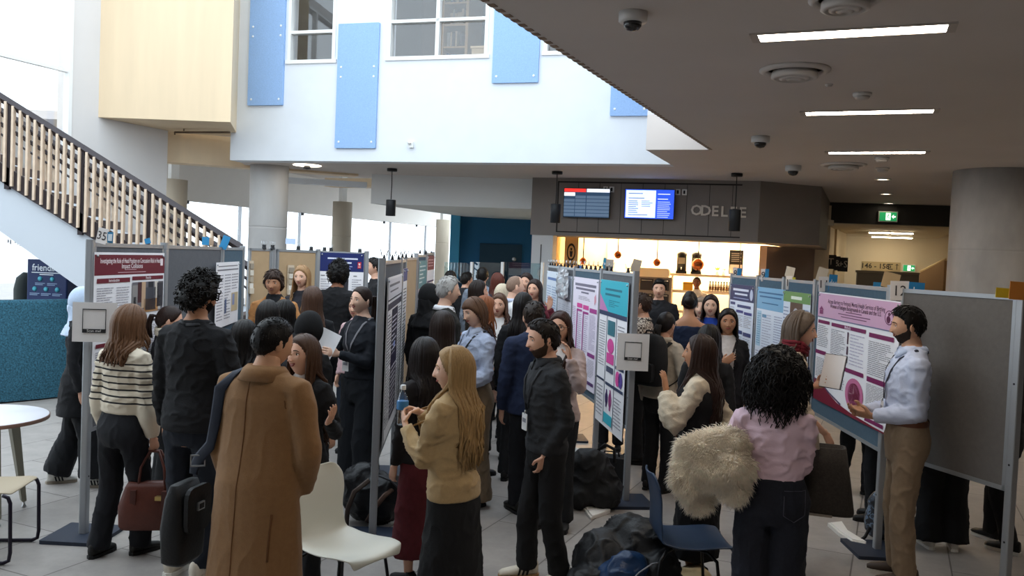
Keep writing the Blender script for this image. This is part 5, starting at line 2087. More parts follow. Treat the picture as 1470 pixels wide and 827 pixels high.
    for s in (-1, 1):
        G.add(arm_loft(s, 2.0, -.001, r0=.93))
        hip, kn, ank = legs[s]
        LP = [(0, .050), (.3, .047), (.7, .037), (1, .031), (1.25, .032), (1.5, .030), (1.85, .021), (2, .0205)]
        pts = [hip.lerp(kn, t) if t <= 1 else kn.lerp(ank, t - 1) for t, r in LP]
        G.add(loft(tube_rings(pts, [(r * H * .93, r * H * .93) for t, r in LP]), 12))
    co, no, fc = remesh(G.v, G.f, vox, 3)
    mats = [skin_mat(SK.get(skin, skin)), mat('efe9e4', .3), mat('2a1a12', .2), mat('94453f' if sex == 'f' else '8f564a', .5), hair_mat(brow or hair[1], .7), mat('f4efe8', .3)]
    verts = [V(map(float, p)) for p in co]
    faces, mi = list(fc), [0] * len(fc)

    def addi(vf, m_, M=None):
        b_ = len(verts)
        verts.extend([(M @ V(p)) if M is not None else V(p) for p in vf[0]])
        faces.extend([tuple(b_ + i for i in f) for f in vf[1]])
        mi.extend([m_] * len(vf[1]))
    for s in (-1, 1):
        A = arms[s]
        if A['hide']:
            continue
        hg = hand_geo(A['W'], A['hd'], A['pn'], s, A['curl'], k * (1.0 if sex == 'm' else .92), A['thumb'], A['spread'])
        c2, n2, f2 = remesh(hg.v, hg.f, .0042 if vox < .0125 else .005, 2)
        addi((c2, f2), 0)
    HP, HU, HPH, HF, ha, hb, hd_ = head_base(hh, sex, wide)
    addi((HP, HF), 0, M_h)
    kk = hb / .112
    # surface depth lookup on the face

    def ysurf(x, zf):
        d_ = np.abs(HP[:, 0] - x) + np.abs(HU[:, 2] - zf) * .06 + (HU[:, 1] < .1) * 9
        return HP[int(np.argmin(d_)), 1]
    for s in (-1, 1):
        ex = s * .031 * kk
        ey = ysurf(ex, .07) - .0078 * kk
        addi(sphere((ex, ey, .062 * hb), .0118 * kk, 12, 9, (1.12, 1, .8)), 1, M_h)
        addi(sphere((ex, ey + .0092 * kk, .062 * hb), .0060 * kk, 8, 6, (1, .6, 1)), 2, M_h)
        lid = loft(tube_rings([V((ex + s * q * .0155 * kk, ey + .0098 * kk - abs(q) * .004 * kk, .065 * hb + (.0088 - .0075 * q * q) * kk)) for q in (-1, -.5, 0, .5, 1)], [(.0028 * kk, .0028 * kk)] * 5), 6)
        addi(lid, 0 if sex == 'm' else 4, M_h)
        for dz_, r0_ in ((.0125, .0045), (-.0100, .0036)):
            l2_ = loft(tube_rings([V((ex + s * q * .0165 * kk, ey + .0088 * kk - abs(q) * .004 * kk, .062 * hb + (dz_ - math.copysign(.0055, dz_) * q * q) * kk)) for q in (-1, -.5, 0, .5, 1)], [(r0_ * kk, r0_ * kk)] * 5), 7)
            addi(l2_, 0, M_h)
        bz = .25 * hb
        bp_ = [V((s * (.014 + .011 * q) * kk, ysurf(s * (.014 + .011 * q) * kk, .25) + .0015, bz + (.002 * q - .0011 * q * q) * kk * 2)) for q in range(4)]
        addi(loft(tube_rings(bp_, [(.0022 * kk, .0032 * kk), (.0026 * kk, .0036 * kk), (.0022 * kk, .003 * kk), (.001, .0014)]), 6), 4, M_h)
        ear = sphere((0, 0, 0), 1, 10, 8, (.0065 * kk, .017 * kk, .030 * kk))
        addi(ear, 0, M_h @ Matrix.Translation(V((s * (ha * .985 + .004), -.012 * kk, -.05 * hb))) @ Matrix.Rotation(s * R(-20), 4, 'Z') @ Matrix.Rotation(R(8), 4, 'X'))
        nst = sphere((s * .0095 * kk, ysurf(s * .008 * kk, -.24) + .002, -.25 * hb), .0068 * kk, 8, 6, (1, 1.1, .8))
        addi(nst, 0, M_h)
    ml = [V((q * .0062 * kk, ysurf(q * .0062 * kk, -.46) + .0012 - .00025 * q * q, -.46 * hb + ((.0009 * q * q) if smile else .0002 * q * q) * kk)) for q in range(-4, 5)]
    gap = .0042 if smile else .0016
    for dz_, r_ in ((gap, .0034), (-gap - .0018, .0046)):
        addi(loft(tube_rings([p + V((0, 0, dz_ * kk * (1 - (abs(i - 4) / 4.2) ** 2))) for i, p in enumerate(ml)], [(r_ * kk * (1 - .75 * (abs(i - 4) / 4) ** 2), r_ * kk * (1 - .75 * (abs(i - 4) / 4) ** 2)) for i in range(9)]), 6), 3, M_h)
    if smile:
        addi(loft(tube_rings([p + V((0, -.0012, 0)) for p in ml[1:-1]], [(.0012, .0034 * kk)] * 7, ref=(0, 1, 0)), 6), 5, M_h)
    root = mk('person', verts, faces, mats, None, True, mi)
    root.location = root_loc
    root.rotation_euler = (0, 0, rz)
    tag(root, label, 'person', group)
    info = dict(root=root, M_h=M_h, arms=arms, legs=legs, H=H, T=T, k=k, loc=root_loc, rz=rz)
    # ---------------- trousers / skirt
    bt = dict(kind='straight', c='16171a', waist=.60, hem=.035)
    bt.update(bottom or {})
    bm_ = bt['c'] if not isinstance(bt['c'], str) else mat(bt['c'], .9, 30, .1, .15, 90)
    G = Geo()
    infl = .010
    _hem = (top or {}).get('hem', .5)
    if bt.get('tuck'):
        infl = .016
    else:
        bt['waist'] = min(bt['waist'], _hem + .035)
        infl = .006
    rings = []
    nz = 8
    lowz = .44 if bt['kind'] != 'skirt' else bt['hem']
    for i in range(nz + 1):
        z = lowz + (bt['waist'] - lowz) * i / nz
        a, b, c = tabat(tab, z)
        if z < .48:
            a, b, c = tabat(tab, .48 if bt['kind'] == 'skirt' else z)
            if bt['kind'] == 'skirt':
                a += (.48 - z) * bt.get('flare', .10)
                b += (.48 - z) * bt.get('flare', .10)
        cc = T((0, c * H, z * H))
        iz = infl if z > .5 or bt.get('tuck') else .012
        rings.append((cc, V((a * H * w + iz, 0, 0)), V((0, b * H + iz, 0))))
    G.add(loft(rings, 20))
    if bt['kind'] != 'skirt':
        ks = dict(slim=(.049, .036, .0335, .029, .027), straight=(.052, .044, .041, .039, .039), wide=(.056, .056, .058, .062, .066), jeans=(.054, .046, .042, .038, .037))[bt['kind']]
        for s in (-1, 1):
            hip, kn, ank = legs[s]
            end = V((ank.x, ank.y, max(.004, bt['hem'] * H)))
            pts = [hip + V((0, 0, .05 * H)), hip, hip.lerp(kn, .5), kn, kn.lerp(end, .5), end]
            rd = [ks[0] * H * .94, ks[0] * H, ks[1] * H, ks[2] * H, ks[3] * H, ks[4] * H]
            wf = 1 + (w - 1) * .7
            G.add(loft(tube_rings(pts, [(q * wf, q * wf * 1.04) for q in rd]), 14))
    co, no, fc = remesh(G.v, G.f, vox * 1.0, 5)
    co = folds(co, no, .008 if bt['kind'] != 'slim' else .005, (9, 9, 5), seed, (bt['waist'] * H, -1))
    po = mk(bt.get('name', 'skirt' if bt['kind'] == 'skirt' else 'trousers'), co, fc, bm_, root)
    info['trousers'] = po
    info['tr_bvh'] = BVHTree.FromPolygons([V(map(float, p)) for p in co], fc)
    # ---------------- tops

    def garment(t, name):
        loose = t.get('loose', .014)
        G = Geo()
        rings = []
        hem, nk_ = t.get('hem', .5), t.get('neck', .858)
        zs = list(np.linspace(hem, nk_, 15))
        for z in zs:
            a, b, c = tabat(tab, max(z, .5))
            x = loose
            if z < .5:
                x += (.5 - z) * H * t.get('flare', .12)
            if z > .79:
                x = loose * max(.45, (.87 - z) / .08)
            if t.get('boxy') and z < .76:
                a0 = tabat(tab, .755)
                a, b = max(a, a0[0] * t['boxy']), max(b, a0[1] * t['boxy'])
            if t.get('cinch') and z < hem + .03:
                x -= .008
            if bt.get('tuck') and z < hem + .05 and name == tt['name']:
                x = min(x, .002 + (z - hem) * .4)
            cc = T((0, c * H, z * H))
            rings.append((cc, V((a * H * w + x, 0, 0)) if z < .5 else Td((a * H * w + x, 0, 0)), V((0, b * H + x, 0)) if z < .5 else Td((0, b * H + x, 0))))
        G.add(loft(rings, 22))
        sl = t.get('sleeve', 1.97)
        if sl > 0:
            for s in (-1, 1):
                G.add(arm_loft(s, sl, loose * .8, puff=t.get('puff', 0)))
        co, no, fc = remesh(G.v, G.f, vox, 5)
        co = folds(co, no, t.get('fold', .008), t.get('ff', (8, 8, 12)), seed + 5, (hem * H, 1))
        op = t.get('open', 0)
        info['hem_' + name] = hem
        if op:
            keep = []
            for f in fc:
                c_ = co[list(f)].mean(0)
                z = c_[2] / H
                wd = op * (1.0 if z < .66 else 1 + (z - .66) * 2.0) * (1 + max(0, .6 - z) * 1.2)
                arm = any((V(map(float, c_)) - armpath(s, q)).length < .075 * k for s in (-1, 1) for q in (.5, .8, 1, 1.2, 1.4, 1.6, 1.8, 2)) if z < .76 else False
                if c_[1] > T((0, .012 * H, z * H)).y and abs(c_[0]) < wd and not arm and z > hem - .02:
                    continue
                keep.append(f)
            fc = keep
        mt = t['c'] if not isinstance(t['c'], str) else mat(t['c'], .9, 26, .1, .2, t.get('bs', 120), sheen=t.get('sheen', 0))
        o = mk(name, co, fc, mt, root)
        if op:
            md = o.modifiers.new('thick', 'SOLIDIFY')
            md.thickness = .008
        bv = BVHTree.FromPolygons([V(map(float, p)) for p in co], fc)
        return o, bv
    bvh = None
    if inner:
        ti = dict(hem=.56, loose=.006, sleeve=0, fold=.004, name='shirt')
        ti.update(inner)
        o, bvh = garment(ti, ti['name'])
        info['inner'] = bvh
    tt = dict(c='202126', name='sweater')
    tt.update(top or {})
    o, bv2 = garment(tt, tt['name'])
    info['top'], info['bvh'] = o, bv2
    lb = bvh if (inner and tt.get('open')) else bv2
    col = tt.get('collar')
    if col:
        mt = mat(col, .85, 26, .08, .15, 120)
        q = MB()
        kind = tt.get('collar_kind', 'shirt')
        n = 28
        vs, fs = [], []
        hts = ((-.006, .0), (.010, .001), (.018, .004), (.008, .013), (-.012, .021)) if kind != 'coat' else ((-.01, .002), (.014, .006), (.024, .012), (.006, .030), (-.04, .05))
        rb = tabat(tab, .855)
        for i in range(n):
            an = 2 * math.pi * (i / (n - 1)) * .94 + math.pi * .5 + 2 * math.pi * .03
            fr_ = math.cos(an - math.pi / 2)
            for z_, r_ in hts:
                cc = V((0, rb[2] * H - .002, .846 * H))
                ra, rb_ = rb[0] * H + .008 + r_, rb[1] * H + .008 + r_
                vs.append(T(cc + V((math.cos(an) * ra, math.sin(an) * rb_ + .012 * max(0, fr_) , z_ * k * 1.15 - .022 * max(0, fr_) ** 2 * k - (.03 * max(0, fr_) ** 3 * k if z_ < 0.021 and r_ > .01 else 0)))))
        m_ = len(hts)
        for i in range(n - 1):
            for j in range(m_ - 1):
                fs.append((i * m_ + j, (i + 1) * m_ + j, (i + 1) * m_ + j + 1, i * m_ + j + 1))
        co_ = mk('collar', vs, fs, mt, root)
        md = co_.modifiers.new('thick', 'SOLIDIFY')
        md.thickness = .004
    if tt.get('cuff'):
        q = MB()
        for s in (-1, 1):
            c0, c1 = armpath(s, 1.78), armpath(s, min(1.99, tt.get('sleeve', 1.97) + .01))
            r_ = .0185 * H * fk + tt.get('loose', .014) * .9
            q.tube([c0, c0.lerp(c1, .1), c1], [r_ * .9, r_, r_ * .98], 14, mat(tt['cuff'], .9, 26, .08))
        a, b, c = tabat(tab, tt.get('hem', .5) + .012)
        q.build('cuffs', root)
    if belt:
        q = MB()
        z = bt['waist'] - .012
        a, b, c = tabat(tab, z)
        n = 40
        vs, fs = [], []
        for i in range(n):
            an = 2 * math.pi * i / n
            for dz_ in (-.018, .018):
                vs.append(T((math.cos(an) * (a * H * w + infl + .006), c * H + math.sin(an) * (b * H + infl + .006), z * H + dz_)))
        for i in range(n):
            i2 = (i + 1) % n
            fs.append((2 * i, 2 * i2, 2 * i2 + 1, 2 * i + 1))
        q.add(vs, fs, mat(belt, .5), True)
        q.box((-.025, c * H + b * H + infl + .004, z * H - .022), (.025, c * H + b * H + infl + .012, z * H + .022), mat('b9a070', .3, metal=.8))
        q.build('belt', root)
    # ---------------- shoes
    shs = dict(kind='shoe', c='121214', sole='0c0c0d')
    shs.update(shoes or {})
    for s in (-1, 1):
        hip, kn, ank = legs[s]
        out = R(9) * s
        M = Matrix.Translation(V((ank.x, ank.y, 0))) @ Matrix.Rotation(-out, 4, 'Z')
        kf = k * (1.0 if sex == 'm' else .9)
        q = MB()
        up = []
        for y, hw, h0 in ((-.075, .024, .085), (-.06, .034, .09), (-.02, .037, .085), (.05, .041, .062), (.11, .046, .048), (.16, .040, .038), (.185, .022, .026)):
            up.append((V((.004 * s * (y > .05), y * kf, (.018 + h0 / 2) * kf)), V((hw * kf, 0, 0)), V((0, 0, h0 * .56 * kf))))
        vs, fs = loft(up, 14)
        q.add(vs, fs, mat(shs['c'], .6, 20, .1), True, M)
        q.tube([(0, -.022 * kf, .05 * kf), (0, -.02 * kf, .11 * kf)], [.038 * kf, .036 * kf], 12, mat(shs['c'], .6, 20, .1), M)
        so = q.build('shoe', root)
        q = MB()
        ol = [(-.028, -.075), (-.036, -.03), (-.036, .04), (-.044, .11), (-.036, .165), (-.014, .19), (.014, .19), (.036, .165), (.046, .11), (.038, .04), (.036, -.03), (.028, -.075), (0, -.088)]
        q.prism([(a * kf * 1.04, b * kf) for a, b in ol], 0, .026 * kf, mat(shs['sole'], .6), M)
        q.build('sole', so)
        if shs['kind'] == 'sneaker':
            for sd in (-1, 1):
                q = MB()
                for j in range(3):
                    y0 = (.0 + .028 * j) * kf
                    q.add([M @ V((sd * .0405 * kf, y0, .028 * kf)), M @ V((sd * .0415 * kf, y0 + .014 * kf, .028 * kf)), M @ V((sd * .036 * kf, y0 + .002 * kf, .072 * kf)), M @ V((sd * .036 * kf, y0 - .012 * kf, .072 * kf))],
                          [(0, 1, 2, 3)], mat(shs.get('stripe', '17171a'), .6))
                sp = q.build('stripes', so)
                md = sp.modifiers.new('t', 'SOLIDIFY')
                md.thickness = .006
                md.offset = 0
    # ---------------- hair
    hs, hcol = hair[0], hair[1]
    hp = hair[2] if len(hair) > 2 else {}
    if hs != 'none':
        hm = hair_mat(hcol, hp.get('dark', .5))
        kind = {'short': 'short', 'curly': 'short', 'afro': 'long', 'long': 'long', 'bob': 'long', 'bangs': 'bangs', 'pony': 'tied', 'bun': 'tied', 'bald': 'bald', 'receding': 'receding', 'mop': 'bangs'}[hs]
        zl, deg = hairline(HPH, kind)
        u = HU[:, 2]
        msk = sst(-.02, .13, u - zl)
        thick = dict(short=.016, curly=.030, afro=.030, long=.012, bob=.016, bangs=.014, pony=.008, bun=.008, bald=.003, receding=.010, mop=.022)[hs] * hp.get('th', 1)
        tk = thick * (.55 + .45 * sst(-.2, .8, u)) if hs in ('short', 'receding') else thick * (1 + 0 * u)
        if hs == 'short':
            tk = tk + .010 * sst(.4, .8, u) * sst(-.5, .9, HU[:, 1]) * hp.get('quiff', 0)
        nrm = HP / np.linalg.norm(HP, axis=1)[:, None]
        disp = msk * tk - (1 - msk) * .006
        rough_ = dict(curly=.010, afro=.012, mop=.006).get(hs, .0022)
        for i in range(len(HP)):
            if msk[i] > .05:
                q = V(map(float, HP[i]))
                fq = 70 if hs in ('curly', 'afro') else 45
                disp[i] += rough_ * noise.noise(V((q.x * fq, q.y * fq, q.z * (fq if hs in ('curly', 'afro') else 12))) + V((seed, 0, 0))) * msk[i]
        S = HP + nrm * disp[:, None]
        hv = [M_h @ V(map(float, p)) for p in S]
        hf = list(HF)
        cb = None
        G = Geo()
        G.v, G.f = hv, hf
        nl = hp.get('n', locks)
        rl = hp.get('r', .0105)
        if hs in ('curly', 'afro'):
            for i in range(int(nl * hp.get('dens', 2.2))):
                for _ in range(30):
                    j = rr.randrange(len(HP))
                    if msk[j] > .6:
                        break
                p = V(map(float, S[j]))
                n_ = V(map(float, nrm[j]))
                ln = hp.get('len', .02) * rr.uniform(.7, 1.3)
                t1_ = n_.orthogonal().normalized()
                t2_ = n_.cross(t1_)
                pts = []
                cr_ = hp.get('curl', .011)
                ph0 = rr.uniform(0, 6.3)
                drop = hp.get('drop', 0) * rr.uniform(.5, 1.1)
                for q in range(8):
                    tq = q / 7
                    pts.append(M_h @ (p - n_ * .01 + n_ * (ln * tq * (1 - .4 * tq * (drop > 0))) + (t1_ * math.cos(ph0 + tq * 7) + t2_ * math.sin(ph0 + tq * 7)) * cr_ * (.4 + tq * .6) + V((0, 0, -drop * tq * tq))))
                G.add(loft(tube_rings(pts, [(hp.get('cr', .0062) * (1 - .5 * q / 7), hp.get('cr', .0062) * (1 - .5 * q / 7)) for q in range(8)]), 5))
        if hs in ('short', 'receding', 'mop'):
            for i in range(int(nl * (1.0 if hs != 'mop' else 1.4))):
                for _ in range(30):
                    j = rr.randrange(len(HP))
                    if msk[j] > .7:
                        break
                p = V(map(float, S[j]))
                n_ = V(map(float, nrm[j]))
                uu = HU[j]
                fl = V((uu[0] * .7, hp.get('dir', .5) * (1 if uu[1] > -.2 else -.6), -.9 if uu[2] < .55 else -.05)) if hs != 'mop' else V((uu[0] * 1.2, uu[1] * 1.1, -.5))
                fl = (fl - n_ * fl.dot(n_)).normalized()
                ls_ = hp.get('ls', 1)
                L_ = (.032 if hs != 'mop' else .055) * rr.uniform(.8, 1.2) * ls_
                pts = [M_h @ (p - n_ * .004 - fl * L_ * .3), M_h @ (p + n_ * .003 * ls_ + fl * L_ * .2), M_h @ (p + n_ * .001 + fl * L_ * .7)]
                G.add(loft(tube_rings(pts, [(.003 * ls_, .003 * ls_), (.0045 * ls_, .0045 * ls_), (.0012, .0012)]), 5))
        if hs in ('long', 'bangs', 'bob'):
            zend = hp.get('end', .70 if hs != 'bob' else .80) * H      # absolute height of the tips
            wav = hp.get('wave', .006)
            front = hp.get('front', .25)
            a0 = hp.get('a0', 70)
            bb = info['inner'] if False else bv2
            cen = hc
            for i in range(nl):
                an = R(a0 + (360 - 2 * a0) * (i + rr.random()) / nl)
                side = 1 if an < math.pi else -1
                dg = math.degrees(an if an < math.pi else 2 * math.pi - an)
                # on the head: parting -> side at angle an
                pts = []
                lay = rr.uniform(0, 1)
                for t in np.linspace(.12, 1.75 if dg > 100 else 1.6, 7):
                    uz = math.cos(t)
                    sx = math.sin(t) ** .86
                    xx = math.sin(an) * sx * ha
                    yv = math.cos(an) * sx
                    yy = hd_ * .9 * yv if yv > 0 else hd_ * 1.06 * yv
                    q = V((xx, yy, hb * uz))
                    n_ = q.normalized()
                    pts.append(M_h @ (q + n_ * (thick * (1.0 - .5 * lay) + .002)))
                p = pts[-1].copy()
                tip = zend + rr.uniform(-.06, .05) * k + (0.03 * k if dg < 95 else 0)
                nseg = 7 if zend < hc.z - .2 else 4
                p_head = p.copy()
                goF = dg < 100 and rr.random() < (front if dg > 75 else max(front, .6))
                for q in range(1, nseg + 1):
                    tq = q / nseg
                    z = p_head.z + (tip - p_head.z) * tq
                    tgt = V((p_head.x * (1.0 + .12 * tq), p_head.y, z))
                    # keep clear of neck, shoulders and back
                    if goF:
                        tgt.y += .05 * k * tq
                    elif z < .86 * H:
                        tgt.y -= .03 * k * tq
                    if z < .90 * H:
                        loc, nrm2, ix, dist = bb.find_nearest(tgt)
                        if loc is not None:
                            cl = .008 + .014 * lay
                            ins = (tgt - loc).dot(nrm2)
                            if ins < cl:
                                if ins < 0 and not goF:
                                    # fall in front of / behind the shoulder instead of through it
                                    hit = bb.ray_cast(V((tgt.x, tgt.y - .6, z)), V((0, 1, 0)))
                                    if hit[0] is not None:
                                        tgt.y = hit[0].y - cl
                                elif goF:
                                    hit = bb.ray_cast(V((tgt.x * .8, tgt.y + .6, z)), V((0, -1, 0)))
                                    if hit[0] is not None:
                                        tgt = V((tgt.x * .8, hit[0].y + cl, z))
                                else:
                                    tgt = loc + nrm2 * cl
                    tgt += V((math.sin(tq * 9 + i * .7), math.cos(tq * 8 + i * 1.3), 0)) * wav * tq * (1 + lay)
                    pts.append(tgt)
                n_ = len(pts)
                rads = [(rl * (.7 if q == 0 else 1.1) * (1 - .72 * max(0, (q - n_ * .55) / (n_ * .45)) ** 1.3), rl * .62 * (1 - .72 * max(0, (q - n_ * .55) / (n_ * .45)) ** 1.3)) for q in range(n_)]
                G.add(loft(tube_rings(pts, rads), 6))
        if hs in ('pony', 'bun'):
            kc = M_h @ V((0, -hd_ * 1.05, .15 * hb + hp.get('up', 0) * hb))
            if hs == 'bun':
                rb = hp.get('rb', .036)
                vf = sphere((0, 0, 0), rb, 14, 10, (1.1, .85, 1))
                G.add(([kc + M_h.to_3x3() @ (p + p.normalized() * .005 * noise.noise(p * 60)) + V((0, 0, 0)) for p in vf[0]], vf[1]))
            else:
                for i in range(26):
                    o_ = V((rr.uniform(-.02, .02), rr.uniform(-.02, .01), 0))
                    L_ = hp.get('end', .18) * rr.uniform(.85, 1.1)
                    pts = [kc + V((0, .02, 0)) + o_ * .3, kc + V((0, -.03, .01)) + o_, kc + V((0, -.055, -.06)) + o_ * 1.3, kc + V((0, -.05, -.06 - L_ * .5)) + o_ * 1.3, kc + V((0, -.035, -.06 - L_)) + o_]
                    pts = [kc + RZ(-R(head[0])) @ (p - kc) for p in pts]
                    G.add(loft(tube_rings(pts, [(.008, .008), (.010, .010), (.010, .010), (.008, .008), (.002, .002)]), 5))
        o = mk('hair', G.v, G.f, hm, root)
        info['hair'] = o
    if beard:
        u, y = HU[:, 2], HU[:, 1]
        dgr = np.degrees(np.abs((HPH + math.pi) % (2 * math.pi) - math.pi))
        edge = np.interp(dgr, [0, 14, 24, 34, 50, 75, 88, 95], [-.34, -.35, -.40, -.46, -.40, -.24, .02, .2])
        edge = edge + np.array([.07 * noise.noise(V(map(float, p * 90))) for p in HP])
        mo = 0
        lip = np.exp(-(HP[:, 0] / .023) ** 4 - ((u + .47) / .075) ** 4)
        mskb = np.clip(sst(-.04, .06, edge - u) + mo, 0, 1) * (dgr < 93) * (1 - lip * .999) * (u > -.985)
        tb = beard[1] if isinstance(beard, tuple) else .007
        bc = beard[0] if isinstance(beard, tuple) else beard
        nrm = HP / np.linalg.norm(HP, axis=1)[:, None]
        S = HP + nrm * (mskb * tb * .55 - (1 - mskb) * .004)[:, None]
        for i in range(len(S)):
            if mskb[i] > .1:
                S[i] += nrm[i] * .002 * noise.noise(V(map(float, S[i] * 160)))
        mk('beard', [M_h @ V(map(float, p)) for p in S], HF, hair_mat(bc, .6, .6), root)
    if scarf:
        q = MB()
        for j in range(3):
            pts = []
            for i in range(17):
                an = 2 * math.pi * i / 16
                pts.append(T((math.cos(an) * (.040 * H + .012), math.sin(an) * (.038 * H + .014) + .008 - .0 * j, (.856 + .012 * j) * H - .02 * max(0, math.sin(an)) + .006 * math.sin(an * 3 + j))))
            q.tube(pts, .017, 8, mat(scarf, .9, 24, .2, .2, 90))
        q.tube([T((.02, .07, .84 * H)), T((.035, .10, .79 * H)), T((.04, .11, .73 * H))], [(.02, .012), (.03, .010), (.034, .006)], 8, mat(scarf, .9, 24, .2, .2, 90))
        q.build('scarf', root)
    if glasses:
        q = MB()
        gm_ = mat(glasses if isinstance(glasses, str) else '1a1818', .35)
        for s in (-1, 1):
            ex = s * .033 * kk
            ey = ysurf(.031 * s * kk, .07) + .013
            pts = [M_h @ V((ex + math.cos(a_) * .025 * kk, ey - .35 * abs(ex + math.cos(a_) * .025) * .3, .05 * hb + math.sin(a_) * .021 * kk)) for a_ in np.linspace(0, 2 * math.pi, 17)]
            q.tube(pts, .0017, 5, gm_)
            q.tube([M_h @ V((s * .058 * kk, ey - .005, .08 * hb)), M_h @ V((s * (ha + .006), ey - .03, .08 * hb)), M_h @ V((s * (ha + .008), -.005, .06 * hb))], .0017, 5, gm_)
        ey = ysurf(0, .1)
        q.tube([M_h @ V((-.009 * kk, ey + .006, .07 * hb)), M_h @ V((0, ey + .009, .09 * hb)), M_h @ V((.009 * kk, ey + .006, .07 * hb))], .0017, 5, gm_)
        q.build('glasses', root)
    if lanyard:
        lc = lanyard if isinstance(lanyard, str) else '17171c'
        q = MB()
        nr_l = []

        def snap(p, off=.006):
            loc, n_, ix, d_ = lb.find_nearest(V(p))
            return loc + n_ * off if loc is not None else V(p)
        rn = tabat(tab, .845)
        zb_ = .665 * H
        for s in (-1, 1):
            base_ = [(0, -.045 * H, .838 * H), (s * .03 * H, -.035 * H, .838 * H), (s * .047 * H, -.005 * H, .83 * H), (s * .045 * H, .035 * H, .808 * H), (s * .036 * H, .07 * H, .77 * H), (s * .02 * H, .085 * H, .72 * H), (s * .004 * H, .09 * H, zb_)]
            ps, ns = [], []
            for p in base_:
                loc, n_, ix, d_ = lb.find_nearest(V(T(p)))
                ps.append(loc + n_ * .007)
                ns.append(n_)
            ribbon(q, ps, ns, .0095, .0022, mat(lc, .6))
        lo = q.build('lanyard', root)
        q = MB()
        p = snap(T((0, .1 * H, zb_)), .012)
        q.rbox((p.x - .038, p.y, p.z - .125), (p.x + .038, p.y + .004, p.z - .02), .006, mat('e6e4e2', .5), None, 1)
        q.box((p.x - .025, p.y + .004, p.z - .075), (p.x + .025, p.y + .006, p.z - .05), mat('8a8a92', .6))
        q.tube([(p.x, p.y, p.z), (p.x, p.y + .002, p.z - .025)], .005, 6, M_steel)
        q.build('badge', lo)
    PEOPLE[key] = info
    return info


def RZ(a):
    return Matrix.Rotation(a, 3, 'Z')


def hash_(s):
    h = 5381
    for c in s:
        h = (h * 33 + ord(c)) & 0x7fffffff
    return h


def world_of(info, p):
    """point of a figure's own frame in the room"""
    return Matrix.Translation(info['loc']) @ Matrix.Rotation(info['rz'], 4, 'Z') @ V(p)


def stripes_mat(c1, c2, per, duty, z0, zlow=0):
    mt = bpy.data.materials.new('striped_knit')
    mt.use_nodes = True
    nt = mt.node_tree
    b = nt.nodes['Principled BSDF']
    tc = nt.nodes.new('ShaderNodeTexCoord')
    sx = nt.nodes.new('ShaderNodeSeparateXYZ')
    nt.links.new(tc.outputs['Object'], sx.inputs[0])
    dv = nt.nodes.new('ShaderNodeMath')
    dv.operation = 'DIVIDE'
    dv.inputs[1].default_value = per
    nt.links.new(sx.outputs['Z'], dv.inputs[0])
    fr = nt.nodes.new('ShaderNodeMath')
    fr.operation = 'FRACT'
    nt.links.new(dv.outputs[0], fr.inputs[0])
    lt = nt.nodes.new('ShaderNodeMath')
    lt.operation = 'LESS_THAN'
    lt.inputs[1].default_value = duty
    nt.links.new(fr.outputs[0], lt.inputs[0])
    gt = nt.nodes.new('ShaderNodeMath')
    gt.operation = 'LESS_THAN'
    gt.inputs[1].default_value = z0
    nt.links.new(sx.outputs['Z'], gt.inputs[0])
    ml0 = nt.nodes.new('ShaderNodeMath')
    ml0.operation = 'MULTIPLY'
    nt.links.new(lt.outputs[0], ml0.inputs[0])
    nt.links.new(gt.outputs[0], ml0.inputs[1])
    g2 = nt.nodes.new('ShaderNodeMath')
    g2.operation = 'GREATER_THAN'
    g2.inputs[1].default_value = zlow
    nt.links.new(sx.outputs['Z'], g2.inputs[0])
    ml = nt.nodes.new('ShaderNodeMath')
    ml.operation = 'MULTIPLY'
    nt.links.new(ml0.outputs[0], ml.inputs[0])
    nt.links.new(g2.outputs[0], ml.inputs[1])
    mx = nt.nodes.new('ShaderNodeMix')
    mx.data_type = 'RGBA'
    mx.inputs[6].default_value = (*lin(c1), 1)
    mx.inputs[7].default_value = (*lin(c2), 1)
    nt.links.new(ml.outputs[0], mx.inputs[0])
    nt.links.new(mx.outputs[2], b.inputs['Base Color'])
    b.inputs['Roughness'].default_value = .95
    return mt


def plaid_mat(c1, c2, per):
    mt = bpy.data.materials.new('plaid_cotton')
    mt.use_nodes = True
    nt = mt.node_tree
    b = nt.nodes['Principled BSDF']
    tc = nt.nodes.new('ShaderNodeTexCoord')
    br = nt.nodes.new('ShaderNodeTexChecker')
    br.inputs['Scale'].default_value = 1 / per
    br.inputs['Color1'].default_value = (*lin(c1), 1)
    br.inputs['Color2'].default_value = (*lin(c2), 1)
    nt.links.new(tc.outputs['Object'], br.inputs['Vector'])
    nt.links.new(br.outputs['Color'], b.inputs['Base Color'])
    b.inputs['Roughness'].default_value = .9
    return mt
# ------------------------------------------------------------------ the crowd
NEAR = .0115
BKT = dict(c='17181b')
JN = dict(kind='jeans', c='1d2430')


def bk(n='sweater', **k):
    d = dict(c='151518', name=n)
    d.update(k)
    return d


